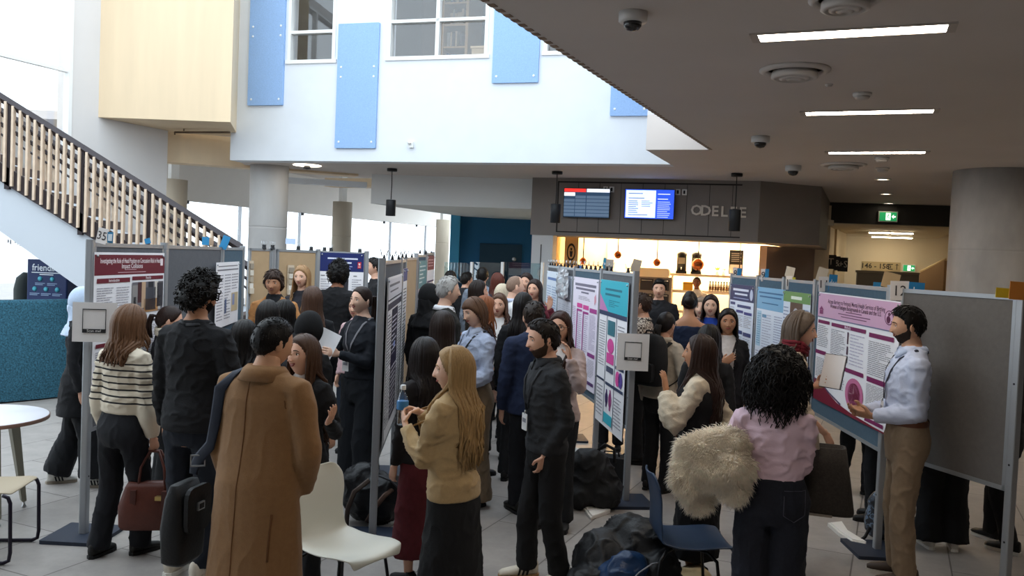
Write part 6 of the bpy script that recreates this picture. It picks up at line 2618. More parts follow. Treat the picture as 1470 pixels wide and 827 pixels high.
# --- left aisle
person('striped', 'woman from behind in a cream and black striped knit, holding a brown handbag', 187, 440, 5.62, 25, 'f', hair=('bob', '6b4c36', {'end': .80, 'n': 120, 'th': 1.5, 'r': .012}), vox=NEAR, w=1.12,
       top=dict(c=stripes_mat('d9cdb8', '211f22', .042, .26, 1.27, .985), hem=.575, loose=.024, name='sweater', cinch=1, fold=.010, collar='ddd2bf', boxy=.95, puff=.02), bottom=dict(kind='straight', c='15161b', hem=.03),
       rarm=dict(to=(.21, .06, .80), pole=(.5, -.6, 0), curl=1.1, thumb=.9), head=(5, 8, 0), step=.18, shoes=dict(c='15130f', sole='0e0d0c'))
person('curly', 'tall curly-haired man from behind in a black sweater and dark jeans', 289, 396, 5.32, 18, 'm', hair=('curly', '15110f', {'n': 170, 'len': .03, 'th': 1.3}), skin='tan', vox=NEAR, w=1.03,
       top=dict(c='141417', name='sweater', loose=.026, hem=.49, fold=.010), bottom=dict(kind='jeans', c='171c26'), shoes=dict(kind='shoe', c='cfc6b6', sole='e6e2da'), beard=('17120f', .004), head=(14, 6, 0),
       rarm=dict(to=(.2, .22, .98)), larm=dict(to=(-.25, .06, .83)), lanyard='17171c')
person('peek', 'dark-haired person with cream scarf half hidden between the striped woman and the curly-haired man', 243, 438, 6.7, 60, 'f', hair=('pony', '2b1d18', {'end': .1}), scarf='cfc4b0', top=bk('coat', c='1b1b20'), head=(10, 10, 0))
person('behindpole', 'person in dark clothes and pale blue head covering behind the maroon poster board', 121, 412, 7.15, 70, 'f', hair=('none', '222222'), top=bk('coat', hem=.36), bottom=dict(kind='wide', c='141519', hem=.05),
       shoes=dict(kind='sneaker', c='e2dfd8', sole='9a8f80', stripe='17171a'), step=.3)
person('camel', 'man from behind in a long camel wool coat with a black shoulder bag', 392, 455, 4.25, 22, 'm', skin='east', hair=('short', '14100f', {'n': 320, 'th': .8, 'dir': -.3, 'ls': .5}), vox=NEAR, w=1.17,
       top=dict(c=mat('8f6a45', .95, 40, .06, .25, 260, sheen=.1), name='coat', hem=.20, flare=.075, loose=.030, fold=.004, collar='8f6a45', collar_kind='coat', ff=(6, 6, 3), boxy=.98), bottom=dict(kind='straight', c='1a1a1e'),
       rarm=dict(to=(.185, .11, .87), pole=(.9, -.6, -.1), hide=True), larm=dict(to=(-.24, .10, .84)), head=(24, 12, 0), lean=(4, 0))
person('laugh', 'laughing woman with long wavy brown hair behind the camel coat', 436, 480, 5.0, 205, 'f', hair=('long', '4a3325', {'end': .60, 'wave': .02, 'front': .8, 'n': 130}), top=bk('jacket', open=.05), inner=dict(c='c9c2bc'), smile=True, head=(10, -4, 6),
       larm=dict(to=(-.33, .17, 1.22), hd=(-.45, .3, .5), pn=(.4, .3, .8), curl=.3, pole=(-.1, -.4, -1)), rarm=dict(to=(.16, .2, .95)), vox=.012)
person('hijab', 'person from behind in a black hooded garment left of the presenter with lanyard', 445, 447, 5.95, 20, 'f', hair=('none', '111111'), top=bk('coat', hem=.30, c='131315'), bottom=dict(kind='straight', c='121214'))
person('dark1', 'woman from behind with black hair directly beyond the man in the camel coat', 385, 431, 6.55, 350, 'f', hair=('long', '1a1614', {'end': .74}), top=bk('jacket'), head=(0, 6, 0))
person('dark2', 'black-haired woman from behind, raising a hand before the two people at the cork boards', 410, 431, 7.3, 30, 'f', hair=('bob', '151211', {}), top=bk('jacket'), rarm=dict(to=(.04, .22, 1.36), hd=(0, .3, 1), curl=.8))
person('dark3', 'short dark-haired person in black between the curly-haired man and the camel coat', 352, 459, 6.0, 10, 'f', hair=('long', '171413', {'end': .68}), top=bk('jacket'))
person('longbrown', 'woman from behind with very long straight brown hair left of the presenter', 449, 411, 7.75, 335, 'f', hair=('long', '4d362a', {'end': .58, 'front': .0, 'n': 120}), top=bk('blazer'), w=.96)
person('tanblazer', 'smiling young man facing us in a camel blazer over a black shirt', 394, 387, 8.6, 185, 'm', skin='tan', hair=('mop', '3a2a22', {'n': 130, 'th': .6}), top=dict(c='a97646', name='blazer', open=.055, hem=.46), inner=dict(c='131316', sleeve=0, neck=.87), smile=True, head=(-6, 8, 0), larm=dict(to=(-.15, .24, 1.0)), rarm=dict(to=(.12, .26, 1.0)))
person('blondefar', 'blonde woman facing us in dark clothes before the cork boards', 434, 381, 9.15, 195, 'f', skin='fair', hair=('long', '9a7752', {'end': .74, 'front': .5}), top=bk('sweater', c='26252b'), larm=dict(to=(-.05, .25, 1.2), hd=(0, .1, 1)), head=(-5, 4, 0))
person('navyback', 'man in black from behind studying the navy-headed poster', 487, 377, 9.85, 8, 'm', skin='brown', hair=('afro', '100d0c', {'len': .03, 'th': 1.3, 'n': 110}), top=bk('shirt', c='151518', loose=.02, hem=.52), bottom=dict(kind='jeans', c='1f2836'), larm=dict(to=(-.3, .05, .95), pole=(-1, -.4, 0)), rarm=dict(to=(.26, .0, .85)))
person('presenter', 'woman presenting in black with a patterned lanyard, holding a paper beside the black-and-white poster', 519, 410, 7.3, 218, 'f', skin='fair', hair=('pony', '2c1f1a', {'end': .16}), top=bk('blouse', c='171a21', hem=.55), bottom=dict(kind='wide', c='14171d', hem=.055, waist=.6), smile=True, lanyard='6c6a6e',
       rarm=dict(to=(.20, .27, 1.16), hd=(.2, .7, .3), pn=(-.5, 0, .8), curl=.9), larm=dict(to=(-.02, .27, 1.17), hd=(.3, .8, .2)), vox=.012, head=(0, 0, -4))
person('pinkpeek', 'person with a pale pink top almost hidden behind the presenter', 513, 424, 8.7, 200, 'f', hair=('bun', '3a2a22'), top=dict(c='cfaeb0', name='top'), skin='light')
person('postpeek', 'tall dark-haired person behind the near post of the centre boards', 537, 370, 11.7, 250, 'm', hair=('short', '1c1714', {}), top=bk('jacket'))

# --- centre aisle
person('tansweater', 'blonde woman in a tan sweater and black skirt holding a water bottle', 652, 497, 4.45, 302, 'f', skin='fair', hair=('long', 'ab8a5e', {'end': .64, 'front': .55, 'n': 230, 'r': .0095, 'wave': .010, 'dark': .42, 'th': 1.1, 'a0': 82}), vox=NEAR, w=1.02,
       top=dict(c=mat('b79b70', .95, 60, .05, .3, 300, sheen=.2), name='sweater', hem=.505, loose=.022, fold=.012, cinch=1, ff=(7, 7, 13)), bottom=dict(kind='skirt', c=mat('131417', .85, 20, .1, .2, 60), hem=.10, flare=.09),
       larm=dict(to=(-.10, .27, 1.25), hd=(.4, .6, .6), pn=(.8, -.5, .2), curl=.85, thumb=.8, pole=(-.25, -.3, -1)), rarm=dict(to=(.03, .27, 1.31), hd=(-.55, .75, .25), pn=(-.6, .0, -.6), curl=.9, thumb=.9, pole=(.3, -.3, -1)), head=(-36, 2, 0), scarf=None)
person('maroon', 'woman with long dark hair in a maroon skirt left of the blonde woman', 610, 484, 5.35, 320, 'f', hair=('long', '211b1a', {'end': .66, 'n': 140, 'front': .2}), top=bk('sweater', c='1b1719'), bottom=dict(kind='skirt', c='5a1e24', hem=.12, flare=.06), rarm=dict(to=(.1, .26, 1.1)))
person('straightdark', 'woman from behind with straight dark brown hair beyond the blonde woman', 636, 446, 6.15, 355, 'f', hair=('long', '2a1f1b', {'end': .70, 'front': 0, 'n': 130}), top=bk('jacket'))
person('bluelady', 'woman with a fringe in a pale blue shirt and khaki trousers looking down', 683, 427, 7.05, 238, 'f', skin='fair', hair=('bangs', '5d4230', {'end': .86, 'n': 70, 'th': 1.1, 'a0': 92}), vox=.012, w=1.05,
       top=dict(c='aab4cb', name='shirt', collar='b3bdd2', loose=.024, hem=.57, fold=.011, puff=.012), bottom=dict(kind='wide', c='85725c', tuck=1, waist=.61), lanyard='1a1a20', head=(-4, 13, 8), larm=dict(to=(-.12, .26, 1.02)), rarm=dict(to=(.1, .26, 1.05), pole=(.7, -.7, -.3)))
person('greyman', 'older man with grey hair in a dark jacket, in profile to the right', 645, 397, 7.8, 75, 'm', skin='fair', hair=('short', 'a9a6a2', {'n': 130, 'th': 1.0}), brow='8a8680', top=bk('jacket', c='23221f', collar='e4e4e8', loose=.022), head=(0, 2, 0))
person('hijab2', 'person draped in black beside the centre boards, behind the grey-haired man', 617, 407, 8.35, 40, 'f', hair=('none', '111111'), top=bk('coat', hem=.25, c='121214'))
person('profilefar', 'dark-haired woman in profile beyond the grey-haired man', 688, 402, 9.4, 80, 'f', skin='light', hair=('long', '241b17', {'end': .78}), top=bk('jacket', c='2a2320'))
person('greyhood', 'person in a grey-blue hooded top from behind near the glass partition', 693, 384, 12.6, 10, 'm', hair=('short', '17130f', {}), top=dict(c='7d8794', name='hoodie', loose=.03))
person('far1', 'far dark-haired person by the window end of the glass partition', 647, 389, 13.3, 20, 'f', hair=('bob', '171311', {}), top=bk('jacket'))
person('far2', 'far dark-haired person under the first white partition post', 671, 391, 14.2, 60, 'm', hair=('short', '1b1613', {}), top=bk('jacket', c='202024'))
person('auburn', 'woman with auburn hair facing right beside the pale blue shirt', 698, 425, 8.1, 65, 'f', skin='fair', hair=('bob', '8a5233', {'end': .79}), top=bk('jacket', c='2a2224'))
person('curlyfront', 'woman with curly light brown hair facing us in a black jacket and white tee', 717, 421, 8.75, 190, 'f', skin='light', hair=('long', '5a4030', {'end': .76, 'wave': .024, 'front': .7, 'n': 110}), top=bk('jacket', open=.06), inner=dict(c='e2dedb'), lanyard=True, rarm=dict(to=(.08, .24, 1.05)), larm=dict(to=(-.12, .25, 1.0)))
person('bald', 'bald man in a white shirt with lanyard, in profile to the right', 741, 395, 9.65, 72, 'm', skin='fair', hair=('bald', '8a7060', {'n': 0}), top=dict(c='d6d4d4', name='shirt', collar='b9c0d4', loose=.02), lanyard=True)
person('whitehair', 'person with pale blond hair left of the bald man', 722, 408, 10.7, 30, 'f', skin='fair', hair=('bob', 'cfc0a8', {}), top=dict(c='b9b3ae', name='top'))
person('redhand', 'long-haired woman in a maroon top raising her hand by the far posters', 768, 401, 10.2, 205, 'f', skin='light', hair=('long', '2c1d19', {'end': .72, 'front': .5}), top=dict(c='5c1a26', name='sweater'), larm=dict(to=(-.27, .22, 1.42), hd=(-.2, .2, 1), pn=(0, .9, .2), curl=.15, spread=.06, pole=(-.6, -.2, -1)), rarm=dict(to=(.1, .26, 1.1)))
person('far3', 'far dark-haired woman above the woman in maroon', 756, 392, 11.1, 200, 'f', hair=('long', '2a1c18', {'end': .78}), top=dict(c='6a2430', name='top'))
person('far4', 'far person with reddish hair behind the bald man', 714, 392, 12.0, 330, 'f', hair=('bob', '5c2f24', {}), top=bk('jacket', c='33262a'))
person('blackhair', 'woman from behind with long black hair left of the man in navy', 752, 420, 7.9, 20, 'f', hair=('long', '171312', {'end': .62, 'front': .1, 'n': 120}), top=bk('jacket'))
person('navyman', 'man in a navy jacket from behind, beyond the bearded man', 767, 433, 6.95, 345, 'm', hair=('short', '2b211b', {'n': 130}), top=dict(c='1c2742', name='jacket', loose=.026, hem=.47), bottom=dict(kind='straight', c='131419'), shoes=dict(c='15130f'), w=1.05)
person('bearded', 'bearded man in a charcoal sweater with his hand in his pocket', 781, 458, 5.4, 248, 'm', skin='light', hair=('short', '1f1815', {'n': 150, 'th': .7, 'quiff': .7}), beard=('46352b', .006), vox=NEAR, w=1.02,
       top=dict(c='2b2c2f', name='sweater', loose=.016, hem=.50, fold=.009, collar='1f2024'), bottom=dict(kind='straight', c='161618'), lanyard='17171c', shoes=dict(kind='sneaker', c='dcd2c0', sole='a3815a', stripe='1a1715'),
       larm=dict(to=(-.125, .06, .86), pole=(-.6, -1, .1), hd=(.2, .1, -1), curl=.6), rarm=dict(to=(.15, -.02, .83)), head=(4, 4, 0), step=.15, lean=(2, 0))
person('glasses', 'woman with round glasses and long dark hair in a pale pink cardigan, gesturing', 805, 447, 6.5, 200, 'f', skin='light', hair=('long', '3a241d', {'end': .74, 'front': .35, 'n': 130}), glasses='4a3a30', lanyard='1c1a1e', vox=.012,
       top=dict(c='b9a6a4', name='cardigan', open=.055, loose=.018, hem=.5, fold=.011), inner=dict(c='e0d9d6'), bottom=BKT, rarm=dict(to=(.03, .22, 1.38), hd=(-.25, .15, .9), pn=(-.6, .5, .2), curl=.5, spread=.04, pole=(.25, -.3, -1)), larm=dict(to=(-.15, .24, 1.39), hd=(.2, .15, .9), pn=(.6, .5, .2), curl=.4, spread=.04, pole=(-.3, -.3, -1)), head=(0, 0, 2))
# --- right aisle
person('plaid', 'man with glasses in a brown checked shirt behind the scan sign', 921, 420, 8.8, 290, 'm', skin='light', hair=('receding', '3a2a22', {'n': 110}), glasses=True, top=dict(c=plaid_mat('cfc5b8', '5a4c48', .022), name='shirt', hem=.5), lanyard=True)
person('blackjacket', 'young dark-haired man facing us in a black jacket near the cafe', 947, 401, 11.1, 192, 'm', skin='light', hair=('short', '17120f', {'quiff': 1, 'n': 100}), top=bk('jacket', c='16161a', collar='16161a', loose=.026))
person('staff', 'cafe worker in a white top behind the counter', 1001, 391, 17.0, 200, 'f', skin='brown', hair=('bun', '1b1411'), top=dict(c='d8cfc2', name='shirt'), H=1.82)
person('backpacker', 'woman with ponytail and glasses in a cream jacket wearing a black backpack', 957, 447, 7.75, 40, 'f', skin='light', hair=('pony', '1d1715', {'end': .22, 'up': -.2}), glasses=True, top=dict(c='bfb2a0', name='jacket', collar='bfb2a0', loose=.024, hem=.52), rarm=dict(to=(.2, .2, 1.0)), vox=.012)
person('bareback', 'woman from behind with pinned-up black hair in a sleeveless navy dress', 991, 417, 8.7, 12, 'f', skin='tan', hair=('bun', '1b1513', {'rb': .05}), top=dict(c='1e2a45', name='dress', sleeve=0, hem=.5, neck=.80), bottom=dict(kind='skirt', c='1e2a45', hem=.3))
person('royal', 'smiling dark-haired woman facing us in a royal blue top', 1021, 423, 9.3, 195, 'f', skin='fair', hair=('long', '2a1c18', {'end': .80, 'front': .4}), top=dict(c='1c3f9c', name='top'), smile=True, lanyard=True)
person('palepeek', 'light-haired person just behind the woman in royal blue', 1007, 427, 10.1, 200, 'f', skin='fair', hair=('bob', '8f7a68', {}), top=dict(c='7a6e6c', name='top'))
person('blazer', 'woman in a black blazer and white tee with a badge, hand on chest', 1046, 443, 7.9, 190, 'f', skin='tan', hair=('long', '1d1614', {'end': .72, 'front': .35, 'n': 110}), top=bk('blazer', open=.06, hem=.47, c='141418'), inner=dict(c='dfd8d4'), lanyard='1c1a1e', rarm=dict(to=(.04, .2, 1.22), hd=(-.7, .2, .5), pn=(-.2, -.9, .1), curl=.35), vox=.012)
person('vest', 'woman with very long dark brown hair, cream sleeves and raised hand behind the blue chair', 1005, 480, 5.5, 296, 'f', skin='tan', hair=('long', '33231d', {'end': .56, 'front': .1, 'n': 190, 'wave': .014}), vox=NEAR,
       top=dict(c='cdbfa9', name='blouse', loose=.022, puff=.035, hem=.56, fold=.010), bottom=dict(kind='skirt', c='121216', hem=.12, flare=.05, waist=.62, name='skirt'),
       larm=dict(to=(-.15, .20, 1.33), hd=(.05, .2, 1), pn=(.2, .9, 0), curl=.18, spread=.08, pole=(-.5, -.1, -1)), rarm=dict(to=(.2, .0, .9)), head=(-8, -4, 0))
person('behindvest', 'woman with black hair behind the cream-sleeved woman', 1019, 466, 6.45, 20, 'f', hair=('long', '161312', {'end': .68, 'n': 110}), top=bk('jacket'))
person('notebook', 'woman with grey-brown bobbed hair, cream cardigan and red scarf holding a notebook', 1152, 445, 5.85, 88, 'f', skin='light', hair=('bob', '63554a', {'end': .83, 'n': 150, 'th': 1.4, 'dark': .5, 'a0': 98}), vox=NEAR, w=1.05, smile=True, scarf='6b1824',
       top=dict(c='cdbba5', name='cardigan', loose=.022, hem=.48, fold=.010, sleeve=1.25), bottom=dict(kind='straight', c='1c1c22'), rarm=dict(to=(.16, .27, .98), hd=(-.1, .5, -.8), pn=(-.6, -.3, -.3), curl=.45, pole=(.6, -.8, -.2)), larm=dict(to=(-.02, .20, 1.26), hd=(.5, .5, .3), pn=(.6, -.3, .6), curl=.6), lean=(10, 0), head=(24, -4, 0))
person('pinkshirt', 'woman from behind with curly black hair in a pink shirt, fur coat over her arm', 1118, 515, 4.62, 14, 'f', skin='brown', hair=('afro', '120f0f', {'n': 600, 'len': .05, 'drop': .075, 'th': 2.8, 'curl': .013, 'cr': .0042, 'dens': 2.6}), vox=NEAR, w=1.2,
       top=dict(c=mat('dabfce', .85, 14, .04, .15, 140), name='shirt', collar='dabfce', loose=.018, hem=.575, fold=.015, puff=.004), bottom=dict(kind='wide', c=mat('1b1e29', .9, 60, .14, .25, 260), waist=.60, hem=.02, tuck=1, name='jeans'),
       larm=dict(to=(-.26, .27, .93), pole=(-.9, -.5, -.2), pn=(.3, 0, .8), curl=.5), rarm=dict(to=(.06, .27, 1.06), pole=(.3, -.5, -.9)), head=(18, 4, 0))
person('whiteshirt', 'bearded man in a white shirt and khaki trousers, in profile before the blank board', 1305, 440, 5.7, 283, 'm', skin='olive', hair=('short', '14110f', {'n': 150, 'th': 1.0, 'quiff': .7}), beard=('2e231d', .006), smile=True, vox=NEAR, w=1.02,
       top=dict(c=mat('c7cfe6', .8, 10, .03, .12, 140), name='shirt', collar='b9c6e0', loose=.019, hem=.575, fold=.010, puff=.008), bottom=dict(kind='straight', c=mat('8f7a63', .9, 40, .06, .15, 200), waist=.60, tuck=1), belt='5a3420', lanyard='1b1f33', shoes=dict(c='3f3128', sole='c9c4bc'),
       larm=dict(to=(-.06, .21, 1.03), hd=(.2, .9, .1), pn=(.5, -.2, .7), curl=.5, pole=(-.4, -1, -.4)), rarm=dict(to=(.07, .23, 1.04), hd=(-.3, .8, .0), pn=(-.7, -.2, .5), curl=.6), head=(-2, 6, 0))
# --- people of whom little shows behind the boards
person('legs1', 'person in wide black trousers behind the large blank board, left one', 1366, 482, 6.45, 10, 'f', hair=('bob', '1c1715', {'n': 40}), top=bk('jacket'), bottom=dict(kind='wide', c='141416'), shoes=dict(c='d8d2c8', sole='e8e4dc'))
person('legs2', 'person in black trousers and white-soled shoes behind the right end of the blank board', 1446, 486, 6.55, 330, 'm', hair=('short', '1c1715', {'n': 40}), top=bk('jacket'), bottom=dict(kind='straight', c='151517'), shoes=dict(c='17171a', sole='e6e2da'), step=.25)
person('legs3', 'person in black trousers behind the pink-headed poster board, nearer one', 1242, 462, 7.95, 60, 'm', hair=('short', '1c1715', {'n': 40}), top=bk('jacket'), step=.2)
person('legs4', 'person in black trousers behind the boards, by the gap beside the blank board', 1264, 468, 7.1, 300, 'f', hair=('bob', '1c1715', {'n': 40}), top=bk('jacket'))
person('legs5', 'person in black trousers behind the cyan poster board', 884, 440, 9.35, 200, 'f', hair=('bob', '1c1715', {'n': 40}), top=bk('jacket'))

# hoods and head coverings


def hood(key, col, name='hood', drape=.12, th=.018, face=True):
    I = PEOPLE[key]
    hh = .226
    HP, HU, HPH, HF, a, b, d = head_base(hh, 'f')
    u, y = HU[:, 2], HU[:, 1]
    nrm = HP / np.linalg.norm(HP, axis=1)[:, None]
    dg = np.degrees(np.abs((HPH + math.pi) % (2 * math.pi) - math.pi))
    msk = sst(-.05, .1, np.maximum((dg - 62) / 60, u - .5))
    S = HP + nrm * (msk * th - (1 - msk) * .006)[:, None]
    G = Geo()
    G.v = [I['M_h'] @ V(map(float, p)) for p in S]
    G.f = list(HF)
    H = I['H']
    rings = []
    c0 = I['M_h'] @ V((0, -.02, -.02))
    for t, rx, ry in ((0, .082, .095), (.35, .085, .085), (.6, .10, .09), (.8, .15, .11), (1, .185, .13)):
        rings.append((V((c0.x * (1 - t), c0.y * (1 - t) - .012, c0.z + (.76 * H - c0.z) * t)), V((rx, 0, 0)), V((0, ry, 0))))
    v_, f_ = loft(rings, 22)
    co, no, fc = remesh(v_, f_, .012, 4)
    co = folds(co, no, .010, (9, 9, 4), 3.3)
    G.add(([V(map(float, p)) for p in co], fc))
    mk(name, G.v, G.f, mat(col, .95, 24, .08, .2, 120), I['root'])


hood('behindpole', 'b9c9de', 'headscarf')
hood('hijab', '121214', 'headscarf')
hood('hijab2', '121214', 'headscarf')
# black sleeveless vest of the cream-sleeved woman
I = PEOPLE['vest']
# ------------------------------------------------------------------ things carried and things on the floor
def root_at(name, label, cat, loc, group=None):
    return thing(name, label, cat, loc, 0, group)


def part(mb, name, parent):
    """parts built in room coordinates, stored relative to their thing"""
    l = parent.matrix_basis.translation
    mb.v = [(p[0] - l[0], p[1] - l[1], p[2] - l[2]) for p in mb.v]
    return mb.build(name, parent)


def grid_surface(fn, nu, nv, mt, name, parent=None, th=.008, off=0):
    vs = [fn(i / nu, j / nv) for j in range(nv + 1) for i in range(nu + 1)]
    fs = [(j * (nu + 1) + i, j * (nu + 1) + i + 1, (j + 1) * (nu + 1) + i + 1, (j + 1) * (nu + 1) + i) for j in range(nv) for i in range(nu)]
    o = mk(name, vs, fs, mt, parent)
    md = o.modifiers.new('t', 'SOLIDIFY')
    md.thickness = th
    md.offset = off
    sb = o.modifiers.new('s', 'SUBSURF')
    sb.levels = 1
    sb.render_levels = 1
    return o


M_leather = mat('5a2c20', .45, 14, .12, .15, 90)
M_bag = mat('0f0f11', .6, 16, .12, .2, 70)
M_bagn = mat('141416', .8, 16, .12, .2, 70)

# brown handbag of the striped-knit woman
I = PEOPLE['striped']
hp = world_of(I, I['arms'][1]['W']) + V((0, 0, -.085))
t = root_at('handbag', 'brown leather handbag held low by the striped-knit woman', 'bag', (hp.x + .02, hp.y, hp.z - .50))
x0, y0, z0 = hp.x + .02, hp.y, hp.z - .50
p = MB()
rings = []
for z, hx, hy in ((0, .19, .075), (.02, .2, .085), (.15, .205, .085), (.27, .17, .05), (.3, .155, .03)):
    rings.append((V((x0, y0, z0 + z)), V((hx, .03, 0)), V((0, hy, 0))))
cs = [(math.copysign(abs(math.cos(q)) ** .5, math.cos(q)), math.copysign(abs(math.sin(q)) ** .5, math.sin(q))) for q in [2 * math.pi * k / 24 for k in range(24)]]
vs, fs = [], []
for c, ax, ay in rings:
    vs += [c + ax * a + ay * b for a, b in cs]
for i in range(len(rings) - 1):
    fs += [(i * 24 + k, i * 24 + (k + 1) % 24, (i + 1) * 24 + (k + 1) % 24, (i + 1) * 24 + k) for k in range(24)]
fs += [tuple(range(23, -1, -1)), tuple(range(96, 120))]
p.add(vs, fs, M_leather, True)
part(p, 'body', t)
for sy in (-.045, .045):
    p = MB()
    p.tube([(x0 - .09, y0 + sy, z0 + .24), (x0 - .075, y0 + sy * .8, z0 + .4), (x0 - .03, y0 + sy * .3, z0 + .5), (x0 + .03, y0 + sy * .3, z0 + .5), (x0 + .075, y0 + sy * .8, z0 + .4), (x0 + .09, y0 + sy, z0 + .24)], .009, 8, M_leather)
    part(p, 'handle', t)
for xx in (-.1, .1):
    p = MB()
    p.box((x0 + xx - .018, y0 - .092, z0 + .02), (x0 + xx + .018, y0 + .0, z0 + .26), mat('4a2218', .45), None)
    part(p, 'strap_band', t)
p = MB()
p.box((x0 + .04, y0 - .09, z0 + .2), (x0 + .1, y0 - .04, z0 + .225), mat('b59a60', .3, metal=.8))
part(p, 'clasp', t)

# shoulder bag of the man in the camel coat
I = PEOPLE['camel']
bx = aty(263, 755, 4.28)
t = root_at('shoulder_bag', 'black leather shoulder bag hanging beside the camel coat', 'bag', (bx.x, bx.y, .46))
Mb_ = Matrix.Translation(V((bx.x, bx.y, .46))) @ Matrix.Rotation(R(78), 4, 'Z')
p = MB()
rings = []
vs, fs = [], []
prof = ((0, .09, .05), (.02, .12, .062), (.18, .125, .072), (.33, .11, .055), (.40, .10, .025))
for z, hx, hy in prof:
    vs += [Mb_ @ V((a * hx, b * hy, z)) for a, b in cs]
for i in range(len(prof) - 1):
    fs += [(i * 24 + k, i * 24 + (k + 1) % 24, (i + 1) * 24 + (k + 1) % 24, (i + 1) * 24 + k) for k in range(24)]
fs += [tuple(range(23, -1, -1)), tuple(range(24 * 4, 24 * 5))]
p.add(vs, fs, M_bag, True)
part(p, 'body', t)
p = MB()
p.rbox((-.105, -.09, .16), (.105, -.068, .39), .05, M_bag, Mb_, 1)
part(p, 'flap', t)
for q in (-.1,):
    p = MB()
    p.box((-.028, -.1, .27), (.028, -.09, .31), M_steel, Mb_)
    p.box((-.02, -.102, .277), (.02, -.099, .303), M_black, Mb_)
    part(p, 'buckle', t)
bv = I['bvh']
nrs = []
loc_pts = [(.02, .12, 1.30), (-.06, .09, 1.40), (-.12, .03, 1.47), (-.15, -.04, 1.46), (-.19, -.10, 1.36), (-.22, -.13, 1.2), (-.26, -.12, 1.06)]
pts = []
for q in loc_pts:
    l_, n_, ix, d_ = bv.find_nearest(V(q) * I['k'])
    pts.append(world_of(I, l_ + n_ * .009))
    nrs.append(Matrix.Rotation(I['rz'], 3, 'Z') @ n_)
top = Mb_ @ V((.08, 0, .42))
pts += [pts[-1].lerp(top, .5) + V((-.02, 0, 0)), top + V((0, 0, .03)), top]
p = MB()
nrs += [nrs[-1]] * 3
ribbon(p, pts, nrs, .03, .004, mat('1f2636', .7, 30, .1))
part(p, 'strap', t)
p = MB()
c = pts[-3]
Mk_ = Matrix.Translation(c) @ Matrix.Rotation(R(20), 4, 'Z')
for lo, hi in (((-.036, -.022, -.03), (.036, -.012, -.024)), ((-.036, -.022, .024), (.036, -.012, .03)), ((-.036, -.022, -.03), (-.03, -.012, .03)), ((.03, -.022, -.03), (.036, -.012, .03))):
    p.box(lo, hi, M_steel, Mk_)
part(p, 'strap_buckle', t)
# seams and vent of the camel coat
seam_m = mat('6b4629', .95)
for nm, pl in (('back_seam', [(-.01, -.3, z) for z in np.linspace(1.42, .36, 24)]), ('sleeve_seam', None)):
    q = MB()
    if pl:
        pts = []
        for a in pl:
            h = bv.ray_cast(V((a[0], -1.0, a[2] * I['k'])), V((0, 1, 0)))
            if h[0] is not None:
                pts.append(h[0] + V((0, .0005, 0)))
        q.tube(pts, .0035, 6, seam_m)
    else:
        c0 = I['arms'][1]
        for off in (1,):
            pts = []
            S_ = c0['S']
            for k in range(15):
                an = -2.6 + 3.4 * k / 14
                w_ = S_ + V((-.03, .075 * math.cos(an), .075 * math.sin(an)))
                l_, n_, ix, d_ = bv.find_nearest(w_)
                pts.append(l_)
            q.tube(pts, .003, 6, seam_m)
    if q.v:
        q.build(nm, I['root'])
q = MB()
for s_ in (.105,):
    pts = []
    for z in np.linspace(.80, .58, 9):
        h = bv.ray_cast(V((s_ * 1.6, -1.0, z * I['k'])), V((0, 1, 0)))
        if h[0] is not None:
            pts.append(h[0])
    if len(pts) > 3:
        q.tube(pts, .006, 6, seam_m)
        q.build('pocket_slit', I['root'])

# bottle in the hands of the blonde woman
I = PEOPLE['tansweater']
A = I['arms'][1]
c = world_of(I, A['W'] + A['hd'] * .085 + A['pn'] * .035)
t = root_at('water_bottle', 'clear water bottle with blue label and white cap held by the blonde woman', 'bottle', (c.x, c.y, c.z - .08))
Mt = Matrix.Translation(V((c.x, c.y, c.z - .07)))
p = MB()
p.lathe([(.026, 0), (.031, .008), (.031, .06), (.029, .07), (.031, .08), (.031, .13), (.022, .165), (.0125, .18), (.0125, .195)], 20, CLEARPL, Mt)
part(p, 'bottle_body', t)
p = MB()
p.lathe([(.0315, .085), (.0318, .087), (.0318, .128), (.0315, .13)], 20, mat('3f7fb5', .5), Mt)
part(p, 'label_wrap', t)
p = MB()
p.lathe([(.0145, .19), (.015, .192), (.015, .212), (.012, .215)], 16, mat('e8ecee', .4), Mt)
part(p, 'cap', t)

# backpack worn by the woman in cream
I = PEOPLE['backpacker']
base = world_of(I, (0, -.27, .98))
rz = I['rz']
t = thing('backpack', 'black backpack worn by the ponytailed woman in cream', 'backpack', base, rz)
p = MB()
prof = ((0, .13, .075), (.03, .155, .095), (.2, .16, .10), (.36, .15, .09), (.43, .11, .06), (.45, .05, .03))
vs, fs = [], []
for z, hx, hy in prof:
    vs += [V((a * hx, b * hy + .03, z)) for a, b in cs]
for i in range(len(prof) - 1):
    fs += [(i * 24 + k, i * 24 + (k + 1) % 24, (i + 1) * 24 + (k + 1) % 24, (i + 1) * 24 + k) for k in range(24)]
fs += [tuple(range(23, -1, -1)), tuple(range(24 * 5, 24 * 6))]
p.add(vs, fs, M_bagn, True)
p.build('body', t)
p = MB()
p.rbox((-.115, -.115, .04), (.115, -.04, .2), .03, M_bagn, None, 1)
p.build('front_pocket', t)
p = MB()
p.tube([(-.05, .02, .44), (-.03, .02, .475), (.03, .02, .475), (.05, .02, .44)], .009, 6, M_bagn)
p.build('grab_loop', t)
bv = I['bvh']
